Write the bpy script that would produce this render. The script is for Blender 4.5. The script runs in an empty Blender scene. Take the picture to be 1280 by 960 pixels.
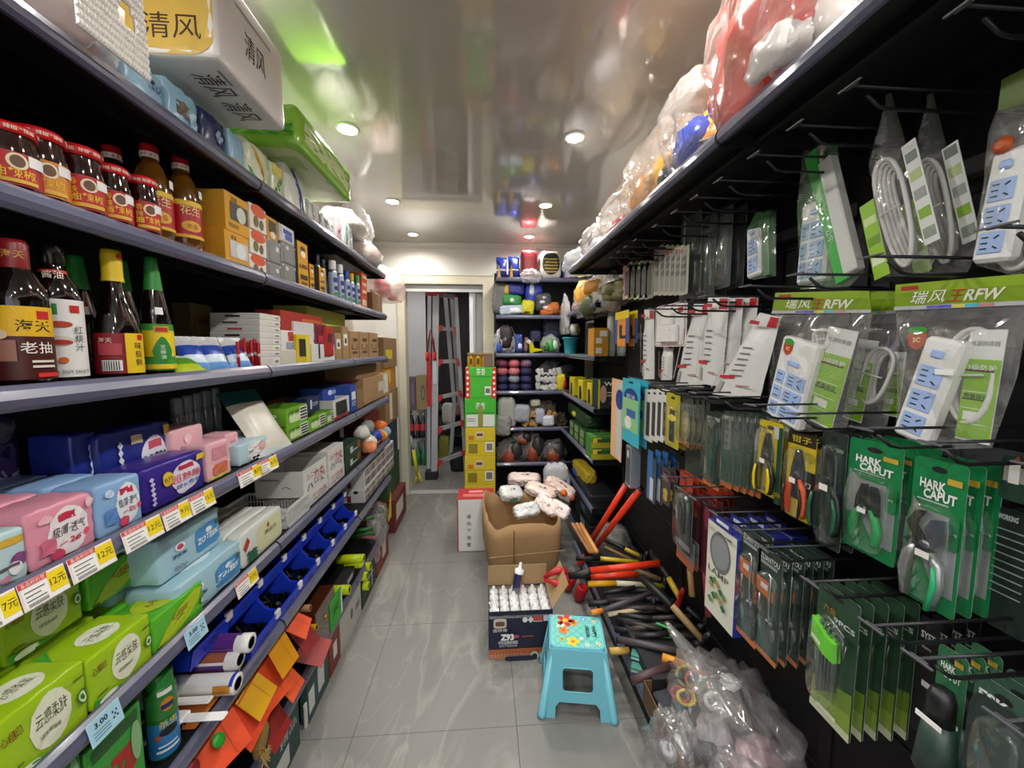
import bpy, math, random
from math import pi, sin, cos, radians as R
from mathutils import Vector, Matrix
random.seed(11)
SC = bpy.context.scene
COL = SC.collection
# ---------------------------------------------------------------- camera, light, exposure
F, H = 495.0, 1.65                       # focal length in pixels of the 1280 wide frame, eye height
PITCH = math.atan(45 / F); YAW = math.atan(35 / F * cos(PITCH))
cam = bpy.data.cameras.new('camera'); cam.sensor_width = 36; cam.lens = 36 * F / 1280; cam.clip_start = .02
cam_o = bpy.data.objects.new('camera', cam); COL.objects.link(cam_o)
cam_o.location = (0, 0, H); cam_o.rotation_euler = (pi / 2 - PITCH, 0, -YAW)
SC.camera = cam_o
SC.view_settings.view_transform = 'Standard'; SC.view_settings.look = 'None'
SC.view_settings.exposure = 0.2; SC.view_settings.gamma = 1; SC.view_settings.use_curve_mapping = False
LAMP_W, DAY = 9.0, 1.25                   # watts of one downlight, brightness of the day through the shop front
w = bpy.data.worlds.new('world'); SC.world = w; w.use_nodes = True
w.node_tree.nodes['Background'].inputs[0].default_value = (.93, .97, 1, 1)
w.node_tree.nodes['Background'].inputs[1].default_value = DAY
SC.cycles.transparent_max_bounces = 32
SC.cycles.max_bounces = 10; SC.cycles.diffuse_bounces = 4; SC.cycles.glossy_bounces = 4
SC.cycles.sample_clamp_indirect = 6
# ---------------------------------------------------------------- measuring helpers: from the photograph to real planes
FW = Vector((sin(YAW) * cos(PITCH), cos(YAW) * cos(PITCH), -sin(PITCH))); RT = Vector((cos(YAW), -sin(YAW), 0)); UP = RT.cross(FW)
def on(ax, val, u, v):
    d = FW * F + RT * (u - 640) + UP * (480 - v); c = Vector((0, 0, H))
    return c + d * ((val - c[ax]) / d[ax])
def Yof(u, X, z):                         # the Y at which a point of the line (X, *, z) shows in column u
    a = (u - 640) / F
    # a*(X*FW.x+Y*FW.y+(z-H)*FW.z) = X*RT.x+Y*RT.y
    return (X * RT.x - a * (X * FW.x + (z - H) * FW.z)) / (a * FW.y - RT.y)
def Zof(v, X, Y):
    b = (480 - v) / F
    n = b * (X * FW.x + Y * FW.y) - (X * UP.x + Y * UP.y)
    return H + n / (UP.z - b * FW.z)
# ---------------------------------------------------------------- materials
MC = {}
def lin(h):
    h = h.lstrip('#')
    if len(h) == 3: h = ''.join(c * 2 for c in h)
    o = []
    for i in (0, 2, 4):
        c = int(h[i:i + 2], 16) / 255
        o.append(c / 12.92 if c <= .04045 else ((c + .055) / 1.055) ** 2.4)
    return (*o, 1)
def M(h, rough=.45, metal=0, coat=0, bump=0, bscale=60, var=0, emit=0, spec=.5, ridged=False):
    k = (h, rough, metal, coat, bump, bscale, var, emit, spec, ridged)
    if k in MC: return MC[k]
    m = bpy.data.materials.new('surface_' + h); m.use_nodes = True; n = m.node_tree; b = n.nodes['Principled BSDF']
    b.inputs['Base Color'].default_value = lin(h); b.inputs['Roughness'].default_value = rough
    b.inputs['Metallic'].default_value = metal; b.inputs['Coat Weight'].default_value = coat
    b.inputs['Coat Roughness'].default_value = .06; b.inputs['Specular IOR Level'].default_value = spec
    if emit:
        b.inputs['Emission Color'].default_value = lin(h); b.inputs['Emission Strength'].default_value = emit
    if bump or var:
        tc = n.nodes.new('ShaderNodeTexCoord'); t = n.nodes.new('ShaderNodeTexNoise'); t.inputs['Scale'].default_value = bscale
        t.inputs['Detail'].default_value = 4 if not ridged else 2
        if ridged: t.noise_type = 'RIDGED_MULTIFRACTAL'
        n.links.new(tc.outputs['Object'], t.inputs['Vector'])
        if bump:
            bp = n.nodes.new('ShaderNodeBump'); bp.inputs['Strength'].default_value = bump; bp.inputs['Distance'].default_value = .01
            n.links.new(t.outputs['Fac'], bp.inputs['Height']); n.links.new(bp.outputs['Normal'], b.inputs['Normal'])
        if var:
            mx = n.nodes.new('ShaderNodeMix'); mx.data_type = 'RGBA'; c = lin(h)
            mx.inputs['A'].default_value = tuple(x * (1 - var) for x in c[:3]) + (1,)
            mx.inputs['B'].default_value = tuple(min(1, x * (1 + var)) for x in c[:3]) + (1,)
            n.links.new(t.outputs['Fac'], mx.inputs['Factor']); n.links.new(mx.outputs['Result'], b.inputs['Base Color'])
    MC[k] = m
    return m
def crinkle(h, s=9): return M(h, .22, coat=.5, bump=.5, bscale=s, ridged=True)
def film(h='ffffff', a=.12, rough=.12, bump=.5, bscale=25, gl=.35):
    """thin clear plastic: mostly see-through, a little body colour, glints on the creases"""
    k = ('film', h, a, rough, bump, bscale, gl)
    if k in MC: return MC[k]
    m = bpy.data.materials.new('film_' + h); m.use_nodes = True; n = m.node_tree; n.nodes.clear()
    N = n.nodes.new; L = n.links.new
    out = N('ShaderNodeOutputMaterial'); tr = N('ShaderNodeBsdfTransparent'); df = N('ShaderNodeBsdfDiffuse'); gs = N('ShaderNodeBsdfGlossy')
    df.inputs[0].default_value = lin(h); gs.inputs['Roughness'].default_value = rough; gs.inputs[0].default_value = (.9, .9, .9, 1)
    m1 = N('ShaderNodeMixShader'); m1.inputs[0].default_value = a; L(tr.outputs[0], m1.inputs[1]); L(df.outputs[0], m1.inputs[2])
    lw = N('ShaderNodeLayerWeight'); lw.inputs[0].default_value = .25
    mu = N('ShaderNodeMath'); mu.operation = 'MULTIPLY_ADD'; mu.inputs[1].default_value = gl; mu.inputs[2].default_value = .04
    L(lw.outputs['Facing'], mu.inputs[0])
    m2 = N('ShaderNodeMixShader'); L(mu.outputs[0], m2.inputs[0]); L(m1.outputs[0], m2.inputs[1]); L(gs.outputs[0], m2.inputs[2])
    L(m2.outputs[0], out.inputs[0])
    if bump:
        tc = N('ShaderNodeTexCoord'); t = N('ShaderNodeTexNoise'); t.noise_type = 'RIDGED_MULTIFRACTAL'; t.inputs['Scale'].default_value = bscale * .35; t.inputs['Detail'].default_value = 2.5
        mp = N('ShaderNodeMapping'); mp.inputs['Rotation'].default_value = (.5, .7, .3); mp.inputs['Scale'].default_value = (1, .45, .8)
        bp = N('ShaderNodeBump'); bp.inputs['Strength'].default_value = bump; bp.inputs['Distance'].default_value = .02
        L(tc.outputs['Object'], mp.inputs[0]); L(mp.outputs[0], t.inputs['Vector']); L(t.outputs['Fac'], bp.inputs['Height'])
        L(bp.outputs['Normal'], gs.inputs['Normal']); L(bp.outputs['Normal'], lw.inputs['Normal'])
    MC[k] = m
    return m
BLACK = M('0d0d10', .55, spec=.3); SLATE = M('585a70', .3, coat=.5); DKMET = M('0f0f12', .5, spec=.35); WIRE = M('2b2c2e', .35, .6)
CHROME = M('c8c8c8', .22, 1); STEEL = M('8d9092', .35, 1); ALU = M('a9aaac', .38, .85); WHITE = M('f2f1ee', .4); KRAFT = M('a5835a', .85, var=.12, bscale=8)
KRAFT2 = M('8a6a47', .85, var=.1, bscale=8); RED = M('c4161c', .35); INK = M('1a1a1c', .6); CLEAR = film(); BLISTER = film('e8ffee', .03, .08, 0, 1, .5)
# ---------------------------------------------------------------- geometry collector
TXT = {}
def glyphs(s, bold=0.0):
    k = (s, bold)
    if k not in TXT:
        c = bpy.data.curves.new('t', 'FONT'); c.body = s; c.resolution_u = 2; cjk = any(ord(ch) > 0x2fff for ch in s); c.offset = bold * .12 if cjk else bold; c.align_x = 'CENTER'; c.align_y = 'CENTER'
        o = bpy.data.objects.new('t', c); COL.objects.link(o); bpy.context.view_layer.update()
        me = bpy.data.meshes.new_from_object(o)
        vs = [(v.co.x, v.co.y) for v in me.vertices]; fs = [tuple(p.vertices) for p in me.polygons]
        if vs:
            cx = (min(v[0] for v in vs) + max(v[0] for v in vs)) / 2; cy = (min(v[1] for v in vs) + max(v[1] for v in vs)) / 2
            vs = [(x - cx, y - cy) for x, y in vs]
        bpy.data.objects.remove(o); bpy.data.curves.remove(c); bpy.data.meshes.remove(me)
        TXT[k] = (vs, fs)
    return TXT[k]
def ellipse(n=20, p=2.0):
    o = []
    for i in range(n):
        a = 2 * pi * i / n; c, s_ = cos(a), sin(a)
        o.append((math.copysign(abs(c) ** (2 / p), c) * .5, math.copysign(abs(s_) ** (2 / p), s_) * .5))
    return o
class G:
    def __init__(s): s.v, s.f, s.m, s.s, s.mats = [], [], [], [], []
    def mi(s, mat):
        if mat not in s.mats: s.mats.append(mat)
        return s.mats.index(mat)
    def add(s, vs, fs, mat, smooth=False, T=None):
        o = len(s.v); i = s.mi(mat)
        if T is not None: vs = [T @ Vector(v) for v in vs]
        s.v += [tuple(v) for v in vs]
        for f in fs: s.f.append(tuple(o + k for k in f)); s.m.append(i); s.s.append(smooth)
        return s
    def box(s, x0, x1, y0, y1, z0, z1, mat, T=None):
        vs = [(x, y, z) for x in (x0, x1) for y in (y0, y1) for z in (z0, z1)]
        return s.add(vs, [(0, 1, 3, 2), (4, 6, 7, 5), (0, 4, 5, 1), (2, 3, 7, 6), (0, 2, 6, 4), (1, 5, 7, 3)], mat, False, T)
    def cbox(s, x0, x1, y0, y1, z0, z1, mat, b=.003, T=None):
        """a box with chamfered edges"""
        lo, hi = (x0, y0, z0), (x1, y1, z1); vs = []; idx = {}
        b = min(b, *(abs(hi[i] - lo[i]) * .45 for i in range(3)))
        for cx in (0, 1):
            for cy in (0, 1):
                for cz in (0, 1):
                    c = (cx, cy, cz)
                    for a in range(3):
                        p = [(hi[i] if c[i] else lo[i]) if i == a else ((hi[i] - b) if c[i] else (lo[i] + b)) for i in range(3)]
                        idx[(c, a)] = len(vs); vs.append(p)
        fs = []
        for a in range(3):
            o = [i for i in range(3) if i != a]
            for e in (0, 1):
                q = []
                for (p, r) in ((0, 0), (1, 0), (1, 1), (0, 1)):
                    c = [0, 0, 0]; c[a] = e; c[o[0]] = p; c[o[1]] = r; q.append(idx[(tuple(c), a)])
                fs.append(tuple(q))
            for p in (0, 1):
                for r in (0, 1):
                    c0 = [0, 0, 0]; c0[o[0]] = p; c0[o[1]] = r; c1 = list(c0); c1[a] = 1; c0, c1 = tuple(c0), tuple(c1)
                    fs.append((idx[(c0, o[0])], idx[(c1, o[0])], idx[(c1, o[1])], idx[(c0, o[1])]))
        for cx in (0, 1):
            for cy in (0, 1):
                for cz in (0, 1): fs.append(tuple(idx[((cx, cy, cz), a)] for a in range(3)))
        return s.add(vs, fs, mat, False, T)
    def prism(s, pts, d0, d1, mat, ax='y', T=None, caps=True, smooth=False):
        """an outline extruded: along y the outline is (x, z), along x it is (y, z), along z it is (x, y)"""
        n = len(pts)
        def P(p, d): return {'y': (p[0], d, p[1]), 'x': (d, p[0], p[1]), 'z': (p[0], p[1], d)}[ax]
        vs = [P(p, d0) for p in pts] + [P(p, d1) for p in pts]
        s.add(vs, [(i, (i + 1) % n, n + (i + 1) % n, n + i) for i in range(n)], mat, smooth, T)
        if caps: s.add(vs, [tuple(range(n)), tuple(range(2 * n - 1, n - 1, -1))], mat, False, T)
        return s
    def lathe(s, prof, mat, seg=16, T=None, a0=0, a1=2 * pi, smooth=True):
        full = abs(a1 - a0 - 2 * pi) < 1e-6; n = seg if full else seg + 1; vs = []
        for r, z in prof:
            for i in range(n):
                a = a0 + (a1 - a0) * i / seg; vs.append((r * cos(a), r * sin(a), z))
        fs = []
        for j in range(len(prof) - 1):
            for i in range(seg):
                k = (i + 1) % n; fs.append((j * n + i, j * n + k, (j + 1) * n + k, (j + 1) * n + i))
        s.add(vs, fs, mat, smooth, T)
        if full:
            for j, rev in ((0, True), (len(prof) - 1, False)):
                if prof[j][0] > 1e-4:
                    q = list(range(j * n, j * n + n)); s.add(vs, [tuple(q[::-1] if rev else q)], mat, False, T)
        return s
    def tube(s, path, r, mat, seg=6, closed=False, T=None, caps=True):
        """a round bar along a path; r is a number or one radius per point"""
        P = [Vector(p) for p in path]; n = len(P); rr = r if isinstance(r, (list, tuple)) else [r] * n; vs = []; prev = None
        for i, p in enumerate(P):
            t = (P[(i + 1) % n] - P[i - 1]) if closed else (P[min(i + 1, n - 1)] - P[max(i - 1, 0)])
            if t.length < 1e-9: t = Vector((0, 0, 1))
            t.normalize()
            if prev is None: a = t.orthogonal().normalized()
            else:
                a = prev - t * prev.dot(t)
                a = a.normalized() if a.length > 1e-6 else t.orthogonal().normalized()
            prev = a; b = t.cross(a)
            for k in range(seg):
                an = 2 * pi * k / seg; vs.append(p + (a * cos(an) + b * sin(an)) * rr[i])
        fs = []
        for i in range(n if closed else n - 1):
            j = (i + 1) % n
            for k in range(seg): fs.append((i * seg + k, i * seg + (k + 1) % seg, j * seg + (k + 1) % seg, j * seg + k))
        if not closed and caps: fs += [tuple(range(seg - 1, -1, -1)), tuple(range((n - 1) * seg, n * seg))]
        return s.add(vs, fs, mat, seg > 4, T)
    def sphere(s, c, r, mat, seg=10, T=None):
        rx, ry, rz = r if isinstance(r, (list, tuple)) else (r, r, r); prof = [(sin(pi * i / (seg // 2 + 1)), -cos(pi * i / (seg // 2 + 1))) for i in range(seg // 2 + 2)]
        Q = Matrix.Translation(c) @ Matrix.Diagonal((rx, ry, rz, 1))
        return s.lathe(prof, mat, seg, (T @ Q) if T is not None else Q)
    def text(s, t, size, mat, T, bold=0.0, wide=None, warp=None):
        """writing in the local xz plane facing -y, centred on T's origin; wide squeezes it to that width"""
        vs, fs = glyphs(t, bold)
        if not vs: return s
        k = 1.0
        if wide:
            ww = max(v[0] for v in vs) - min(v[0] for v in vs); k = min(1.6, wide / (ww * size)) if ww else 1
        pts = [(x * size * k, 0, y * size) for x, y in vs]
        if warp: return s.add([warp(p[0], p[2]) for p in pts], fs, mat)
        return s.add(pts, fs, mat, False, T)
    def flat(s, pts, mat, T=None, warp=None):
        """a printed patch given as an outline in the local xz plane facing -y"""
        if warp: return s.add([warp(x, z) for x, z in pts], [tuple(range(len(pts)))], mat)
        return s.add([(x, 0, z) for x, z in pts], [tuple(range(len(pts)))], mat, False, T)
    def soft(s, w, d, h, mat, r=.15, bulge=.05, wr=0, seed=0, n=7, pinch=0, T=None, sag=0):
        """a soft pack: width x, depth y from 0 back, height z from 0; returns the function that maps a face point to the surface"""
        rnd = random.Random(seed); ph = [rnd.uniform(0, 6.28) for _ in range(9)]; fq = [rnd.uniform(2.5, 6.5) for _ in range(9)]
        def f(x, y, z, off=0):
            q = []
            c = (x, y, z); rr = r
            inn = [max(-1 + rr, min(1 - rr, a)) for a in c]
            dv = [a - b for a, b in zip(c, inn)]; L = math.sqrt(sum(a * a for a in dv))
            if L > 1e-9: c = [b + a / L * rr for a, b in zip(dv, inn)] if L > rr * .999 or True else c
            x2, y2, z2 = x * x, y * y, z * z
            o = [c[0] * (1 + bulge * (1 - y2) * (1 - z2)), c[1] * (1 + bulge * (1 - x2) * (1 - z2)), c[2] * (1 + bulge * (1 - x2) * (1 - y2))]
            if pinch: o[2] *= 1 - pinch * x2 * x2; o[1] *= 1 - pinch * x2 * x2
            if sag: o[2] -= sag * x2 * (1 if z > 0 else .0)
            if wr:
                o[0] += wr * (sin(fq[0] * y * 2 + ph[0]) * sin(fq[1] * z * 2 + ph[1]) + .5 * sin(fq[2] * (y + z) * 3 + ph[2]))
                o[1] += wr * (sin(fq[3] * x * 2 + ph[3]) * sin(fq[4] * z * 2 + ph[4]) + .5 * sin(fq[5] * (x - z) * 3 + ph[5]))
                o[2] += wr * (sin(fq[6] * x * 2 + ph[6]) * sin(fq[7] * y * 2 + ph[7]) + .5 * sin(fq[8] * (x + y) * 3 + ph[8]))
            return Vector((o[0] * w / 2, o[1] * d / 2 + d / 2, o[2] * h / 2 + h / 2))
        half = n // 2
        g = [-1, -1 + r * .45, -1 + r]
        g += [(-1 + r) + (2 - 2 * r) * i / n for i in range(1, n)] + [1 - r, 1 - r * .45, 1]
        m = len(g); vs = []; fs = []
        for ax in range(3):
            for e in (-1, 1):
                o = len(vs)
                for a in g:
                    for b in g:
                        p = [0, 0, 0]; p[ax] = e; p[(ax + 1) % 3] = a; p[(ax + 2) % 3] = b; vs.append(f(*p))
                for i in range(m - 1):
                    for j in range(m - 1):
                        q = (o + i * m + j, o + (i + 1) * m + j, o + (i + 1) * m + j + 1, o + i * m + j + 1)
                        fs.append(q if e > 0 else q[::-1])
        s.add(vs, fs, mat, True, T)
        C = {'f': lambda a, b: (a, -1, b), 'k': lambda a, b: (-a, 1, b), 'l': lambda a, b: (-1, -a, b), 'r': lambda a, b: (1, a, b), 't': lambda a, b: (a, b, 1), 'b': lambda a, b: (a, -b, -1)}
        N = {'f': (0, -1, 0), 'k': (0, 1, 0), 'l': (-1, 0, 0), 'r': (1, 0, 0), 't': (0, 0, 1), 'b': (0, 0, -1)}
        S = {'f': (w, h), 'k': (w, h), 'l': (d, h), 'r': (d, h), 't': (w, d), 'b': (w, d)}
        def face(k, off=.0012):
            def wp(a, b):      # a, b in metres from the face centre
                sw, sh = S[k]; p = f(*C[k](max(-1, min(1, 2 * a / sw)), max(-1, min(1, 2 * b / sh)))) + Vector(N[k]) * off
                return (T @ p) if T is not None else p
            return wp, S[k]
        return face
    def build(s, name, parent=None, **kw):
        me = bpy.data.meshes.new(name); me.from_pydata(s.v, [], s.f)
        for m in s.mats: me.materials.append(m)
        me.polygons.foreach_set('material_index', s.m); me.polygons.foreach_set('use_smooth', s.s); me.update()
        o = bpy.data.objects.new(name, me); COL.objects.link(o)
        if parent is not None: o.parent = parent
        for k, v in kw.items(): o[k] = v
        return o
def tag(o, label, cat, group=None, loc=None, rot=None, kind=None):
    o['label'] = label; o['category'] = cat
    if group: o['group'] = group
    if kind: o['kind'] = kind
    if loc is not None: o.location = loc
    if rot is not None: o.rotation_euler = rot if isinstance(rot, (tuple, list)) else (0, 0, rot)
    return o
def thing(name, label, cat, loc=(0, 0, 0), rot=0, group=None):
    o = bpy.data.objects.new(name, None); o.empty_display_size = .05; COL.objects.link(o)
    return tag(o, label, cat, group, loc, rot)
def dup(o, label=None, loc=None, rot=None, group=None):
    """a copy of a thing together with its parts and sub-parts"""
    c = o.copy(); COL.objects.link(c)
    if label: c['label'] = label
    if group: c['group'] = group
    if loc is not None: c.location = loc
    if rot is not None: c.rotation_euler = rot if isinstance(rot, (tuple, list)) else (0, 0, rot)
    def kids(src, dst):
        for ch in list(src.children):
            d = ch.copy(); COL.objects.link(d); d.parent = dst; kids(ch, d)
    kids(o, c)
    return c
ORD = ['first', 'second', 'third', 'fourth', 'fifth', 'sixth', 'seventh', 'eighth', 'ninth', 'tenth', 'eleventh', 'twelfth', 'thirteenth', 'fourteenth']
LROT, RROT = pi / 2, -pi / 2
def TM(x, y, z, rx=0, ry=0, rz=0): return Matrix.Translation((x, y, z)) @ Matrix.Rotation(rz, 4, 'Z') @ Matrix.Rotation(ry, 4, 'Y') @ Matrix.Rotation(rx, 4, 'X')
# ---------------------------------------------------------------- the room
XL, XR, YB, YF, ZC = -1.17, 1.17, 4.42, -3.2, 2.77
def struct(name, g):
    o = g.build(name); o['kind'] = 'structure'; return o
def floor_mat():
    m = bpy.data.materials.new('grey_marble_tile'); m.use_nodes = True; n = m.node_tree; b = n.nodes['Principled BSDF']; N = n.nodes.new; L = n.links.new
    tc = N('ShaderNodeTexCoord'); t = N('ShaderNodeTexNoise'); t.inputs['Scale'].default_value = 1.6; t.inputs['Detail'].default_value = 8; t.inputs['Distortion'].default_value = .5
    mp = N('ShaderNodeMapping'); mp.inputs['Rotation'].default_value = (0, 0, -.7); mp.inputs['Scale'].default_value = (1.0, .35, 1)
    L(tc.outputs['Object'], mp.inputs[0]); L(mp.outputs[0], t.inputs['Vector'])
    cr = N('ShaderNodeValToRGB'); e = cr.color_ramp.elements
    e[0].position = .3; e[0].color = lin('6a6a66'); e[1].position = .72; e[1].color = lin('8f8e89')
    for p, c in ((.475, '7f7e7a'), (.5, '94928c'), (.512, '82817d')):
        x = cr.color_ramp.elements.new(p); x.color = lin(c)
    L(t.outputs['Fac'], cr.inputs[0])
    v = N('ShaderNodeTexNoise'); v.inputs['Scale'].default_value = 3.2; v.inputs['Detail'].default_value = 6; v.inputs['Distortion'].default_value = .7; L(mp.outputs[0], v.inputs['Vector'])
    c2 = N('ShaderNodeValToRGB'); q = c2.color_ramp.elements; q[0].position = .495; q[0].color = (0, 0, 0, 1); q[1].position = .515; q[1].color = (0, 0, 0, 1); x = q.new(.505); x.color = (.26, .26, .26, 1)
    L(v.outputs['Fac'], c2.inputs[0])
    mx = N('ShaderNodeMix'); mx.data_type = 'RGBA'; L(c2.outputs['Color'], mx.inputs['Factor']); L(cr.outputs['Color'], mx.inputs['A']); mx.inputs['B'].default_value = lin('b4b2ac')
    L(mx.outputs['Result'], b.inputs['Base Color']); b.inputs['Roughness'].default_value = .42
    return m
g = G(); FM = floor_mat(); GROUT = M('55544f', .8)
xs = [-2.66 + .7 * i for i in range(8)]; ys = [-3.18 + .683 * i for i in range(16)]
xs = [.132 + .70 * i for i in range(-4, 4)]; ys = [1.588 + .683 * i for i in range(-8, 9)]
g.box(-2.8, 2.4, -3.9, 7.2, -.05, -.0012, GROUT)
for i in range(len(xs) - 1):
    for j in range(len(ys) - 1):
        g.cbox(xs[i] + .0012, xs[i + 1] - .0012, ys[j] + .0012, ys[j + 1] - .0012, -.01, 0, FM, .0008)
struct('floor', g)
CEIL = M('aaa69f', .09, coat=.6, bump=.05, bscale=1.5, spec=.8)
WALLM = M('d9d6cf', .7); g = G(); g.box(XL, XR, YF, YB, ZC, ZC + .05, CEIL); struct('ceiling', g)
g = G(); g.box(XL - .1, XL, YF, YB, 0, ZC, WALLM); struct('wall_left', g)
g = G(); g.box(XR, XR + .1, YF, YB, 0, ZC, WALLM); struct('wall_right', g)
DX0, DX1, DZ = -.86, .0, 2.345           # the doorway in the rear wall
g = G(); BW = M('dedcd6', .65)
g.box(XL, DX0, YB, YB + .14, 0, ZC, BW); g.box(DX1, XR, YB, YB + .14, 0, ZC, BW); g.box(DX0, DX1, YB, YB + .14, DZ, ZC, BW)
struct('wall_back', g)
g = G(); CR = M('cfccc5', .5)
g.prism([(YB, ZC - .055), (YB - .012, ZC - .055), (YB - .02, ZC - .03), (YB - .045, ZC - .012), (YB - .045, ZC), (YB, ZC)], XL, XR, CR, 'x'); struct('trim_1', g)
# door casing, cream, and the track of the sliding door
g = G(); CS = M('d8d2bd', .5)
for x0, x1 in ((DX0 - .075, DX0 + .008), (DX1 - .008, DX1 + .115)): g.cbox(x0, x1, YB - .025, YB + .15, 0, DZ + .09, CS, .006)
g.cbox(DX0, DX1, YB - .025, YB + .15, DZ - .01, DZ + .09, CS, .006); g.box(DX0 - .07, DX1 + .1, YB - .03, YB - .025, DZ + .083, DZ + .09, CS)
struct('trim_2', g)
g = G(); TRK = M('8f918f', .4, .6)
g.box(DX0, DX1, YB + .02, YB + .13, DZ - .075, DZ - .008, TRK); g.box(DX0, DX1, YB + .012, YB + .02, DZ - .085, DZ - .055, M('c9cac8', .4, .3)); struct('trim_3', g)
# sliding glass door leaf pushed to the right of the opening, with white stile and grey sheet
d = thing('door_1', 'grey sliding door leaf with white stile standing half open in the doorway', 'door', (0, 0, 0)); d['kind'] = 'structure'
g = G(); g.cbox(-.16, -.115, YB + .05, YB + .09, .02, DZ - .06, M('e4e7ea', .35), .004); g.cbox(-.118, -.092, YB + .045, YB + .095, .02, DZ - .06, M('a6abb0', .3, .4), .004); g.build('stile', d)
g = G(); g.box(-.095, DX1 + .0, YB + .06, YB + .08, .02, DZ - .06, M('8f9190', .3)); g.build('sheet', d)
g = G(); g.cbox(DX0, DX1, YB + .0, YB + .1, 0, .012, M('b9b8b3', .4), .004); struct('trim_4', g)
# the back room beyond the doorway
g = G(); RM = M('b8b3b1', .7)
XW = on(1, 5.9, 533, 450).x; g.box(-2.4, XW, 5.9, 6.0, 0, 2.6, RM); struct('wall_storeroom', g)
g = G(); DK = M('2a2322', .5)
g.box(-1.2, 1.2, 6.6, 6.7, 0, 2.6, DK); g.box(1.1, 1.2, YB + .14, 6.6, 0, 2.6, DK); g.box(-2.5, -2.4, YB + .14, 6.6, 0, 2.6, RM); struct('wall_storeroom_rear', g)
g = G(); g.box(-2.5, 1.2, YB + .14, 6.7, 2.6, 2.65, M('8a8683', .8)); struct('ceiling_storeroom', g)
# downlights
def downlight(x, y, label):
    t = thing('downlight', label, 'ceiling light', (x, y, ZC), 0, 'round recessed ceiling downlights')
    g = G(); g.lathe([(.058, -.001), (.058, -.006), (.052, -.011), (.045, -.008), (.043, -.001)], M('f4f3ef', .35), 24); g.build('rim', t)
    g = G(); g.lathe([(.0, -.0042), (.044, -.0042)], M('fff6ea', .4, emit=28), 24); g.build('diffuser', t)
    l = bpy.data.lights.new('lamp', 'SPOT'); l.energy = LAMP_W * (2.4 if y > 4 else 4); l.color = (1, .975, .935); l.spot_size = R(165); l.spot_blend = .6; l.shadow_soft_size = .045
    lo = bpy.data.objects.new('lamp', l); COL.objects.link(lo); lo.location = (x, y, ZC - .016)
    return t
for i, y in enumerate((4.08, 3.2, 2.19, 1.16, .13, -.9, -1.93, -2.9)):
    if i in (0, 1, 2):
        w_ = ['closest to the doorway', 'second from the doorway', 'third from the doorway'][i]
        downlight(-.69, y, f'round lit ceiling downlight {w_} in the row above the grocery shelves')
        downlight(.49 if i else .46, y, f'round lit ceiling downlight {w_} in the row above the tool hooks')
    else:
        for x in (-.69, .49):
            l = bpy.data.lights.new('lamp', 'SPOT'); l.energy = LAMP_W * 4; l.color = (1, .975, .935); l.spot_size = R(165); l.spot_blend = .6; l.shadow_soft_size = .045
            lo = bpy.data.objects.new('lamp', l); COL.objects.link(lo); lo.location = (x, y, ZC - .016)
l = bpy.data.lights.new('storeroom_lamp', 'AREA'); l.energy = 7; l.size = .5; lo = bpy.data.objects.new('storeroom_lamp', l); COL.objects.link(lo); lo.location = (-.9, 5.2, 2.55)
# ---------------------------------------------------------------- shelving
X0 = .74                                  # front line of the grocery shelves at -X0
LZ = [2.172, 1.867, 1.549, 1.236, .915, .618]
def rail_profile(x, s):                   # (x, z) outline of the price rail; s = +1 when the front looks to +x
    return [(x - s * .008, .0), (x, .0), (x + s * .007, .008), (x + s * .009, .02), (x + s * .003, .034), (x - s * .006, .042), (x - s * .012, .042)]
def shelf_board(par, xb, xf, y0, y1, zb, s, rail=True, depth_lip=.03, name='shelf'):
    """a steel shelf between back xb and front xf with a folded underside and its plastic price rail"""
    g = G(); a, b = min(xb, xf), max(xb, xf)
    g.box(a, b, y0, y1, zb + .026, zb + .032, DKMET)
    for xx in (xf - s * .012, xf - s * .09, xb + s * .11, xb + s * .01):
        g.box(min(xx, xx - s * .012), max(xx, xx - s * .012), y0, y1, zb + .004, zb + .026, DKMET)
    for yy in (y0, y1 - .003): g.box(a, b, yy, yy + .003, zb - .006, zb + .03, DKMET)
    o = g.build(name, par)
    if rail:
        g = G(); g.prism([(x, zb + z) for x, z in rail_profile(xf, s)], y0 + .003, y1 - .003, SLATE, 'y'); g.build('price_rail', o)
    return o
def gondola(label, y0, y1, xb, xf, s, zs, ztop, base_xf, base_z, group):
    t = thing('shelving_unit', label, 'shelving', (0, 0, 0), 0, group); g = G(); a, b = (xb - .02, xb) if s > 0 else (xb, xb + .02)
    n = 7
    for i in range(n):
        z0 = .02 + (ztop - .02) * i / n; z1 = .02 + (ztop - .02) * (i + 1) / n; g.cbox(a, b, y0, y1, z0 + .001, z1 - .001, BLACK, .002)
    g.build('back_panel', t)
    for y in (y0 + .01, y1 - .01):
        g = G(); g.box(min(xb - s * .03, xb + s * .006), max(xb - s * .03, xb + s * .006), y - .01, y + .01, 0, ztop + .01, DKMET); g.build('upright', t)
    for z in zs: shelf_board(t, xb, xf, y0 + .002, y1 - .002, z, s)
    g = G(); a, b = min(xb, base_xf), max(xb, base_xf)
    g.box(a, b, y0 + .002, y1 - .002, base_z - .03, base_z - .004, DKMET)
    e = base_xf - s * .05; g.box(min(e, e - s * .01), max(e, e - s * .01), y0 + .002, y1 - .002, 0, base_z - .03, DKMET); o = g.build('base_deck', t)
    g = G(); g.prism([(x, base_z - .035 + z * 1.2) for x, z in rail_profile(base_xf, s)], y0 + .003, y1 - .003, SLATE, 'y'); g.build('deck_rail', o)
    return t
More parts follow.
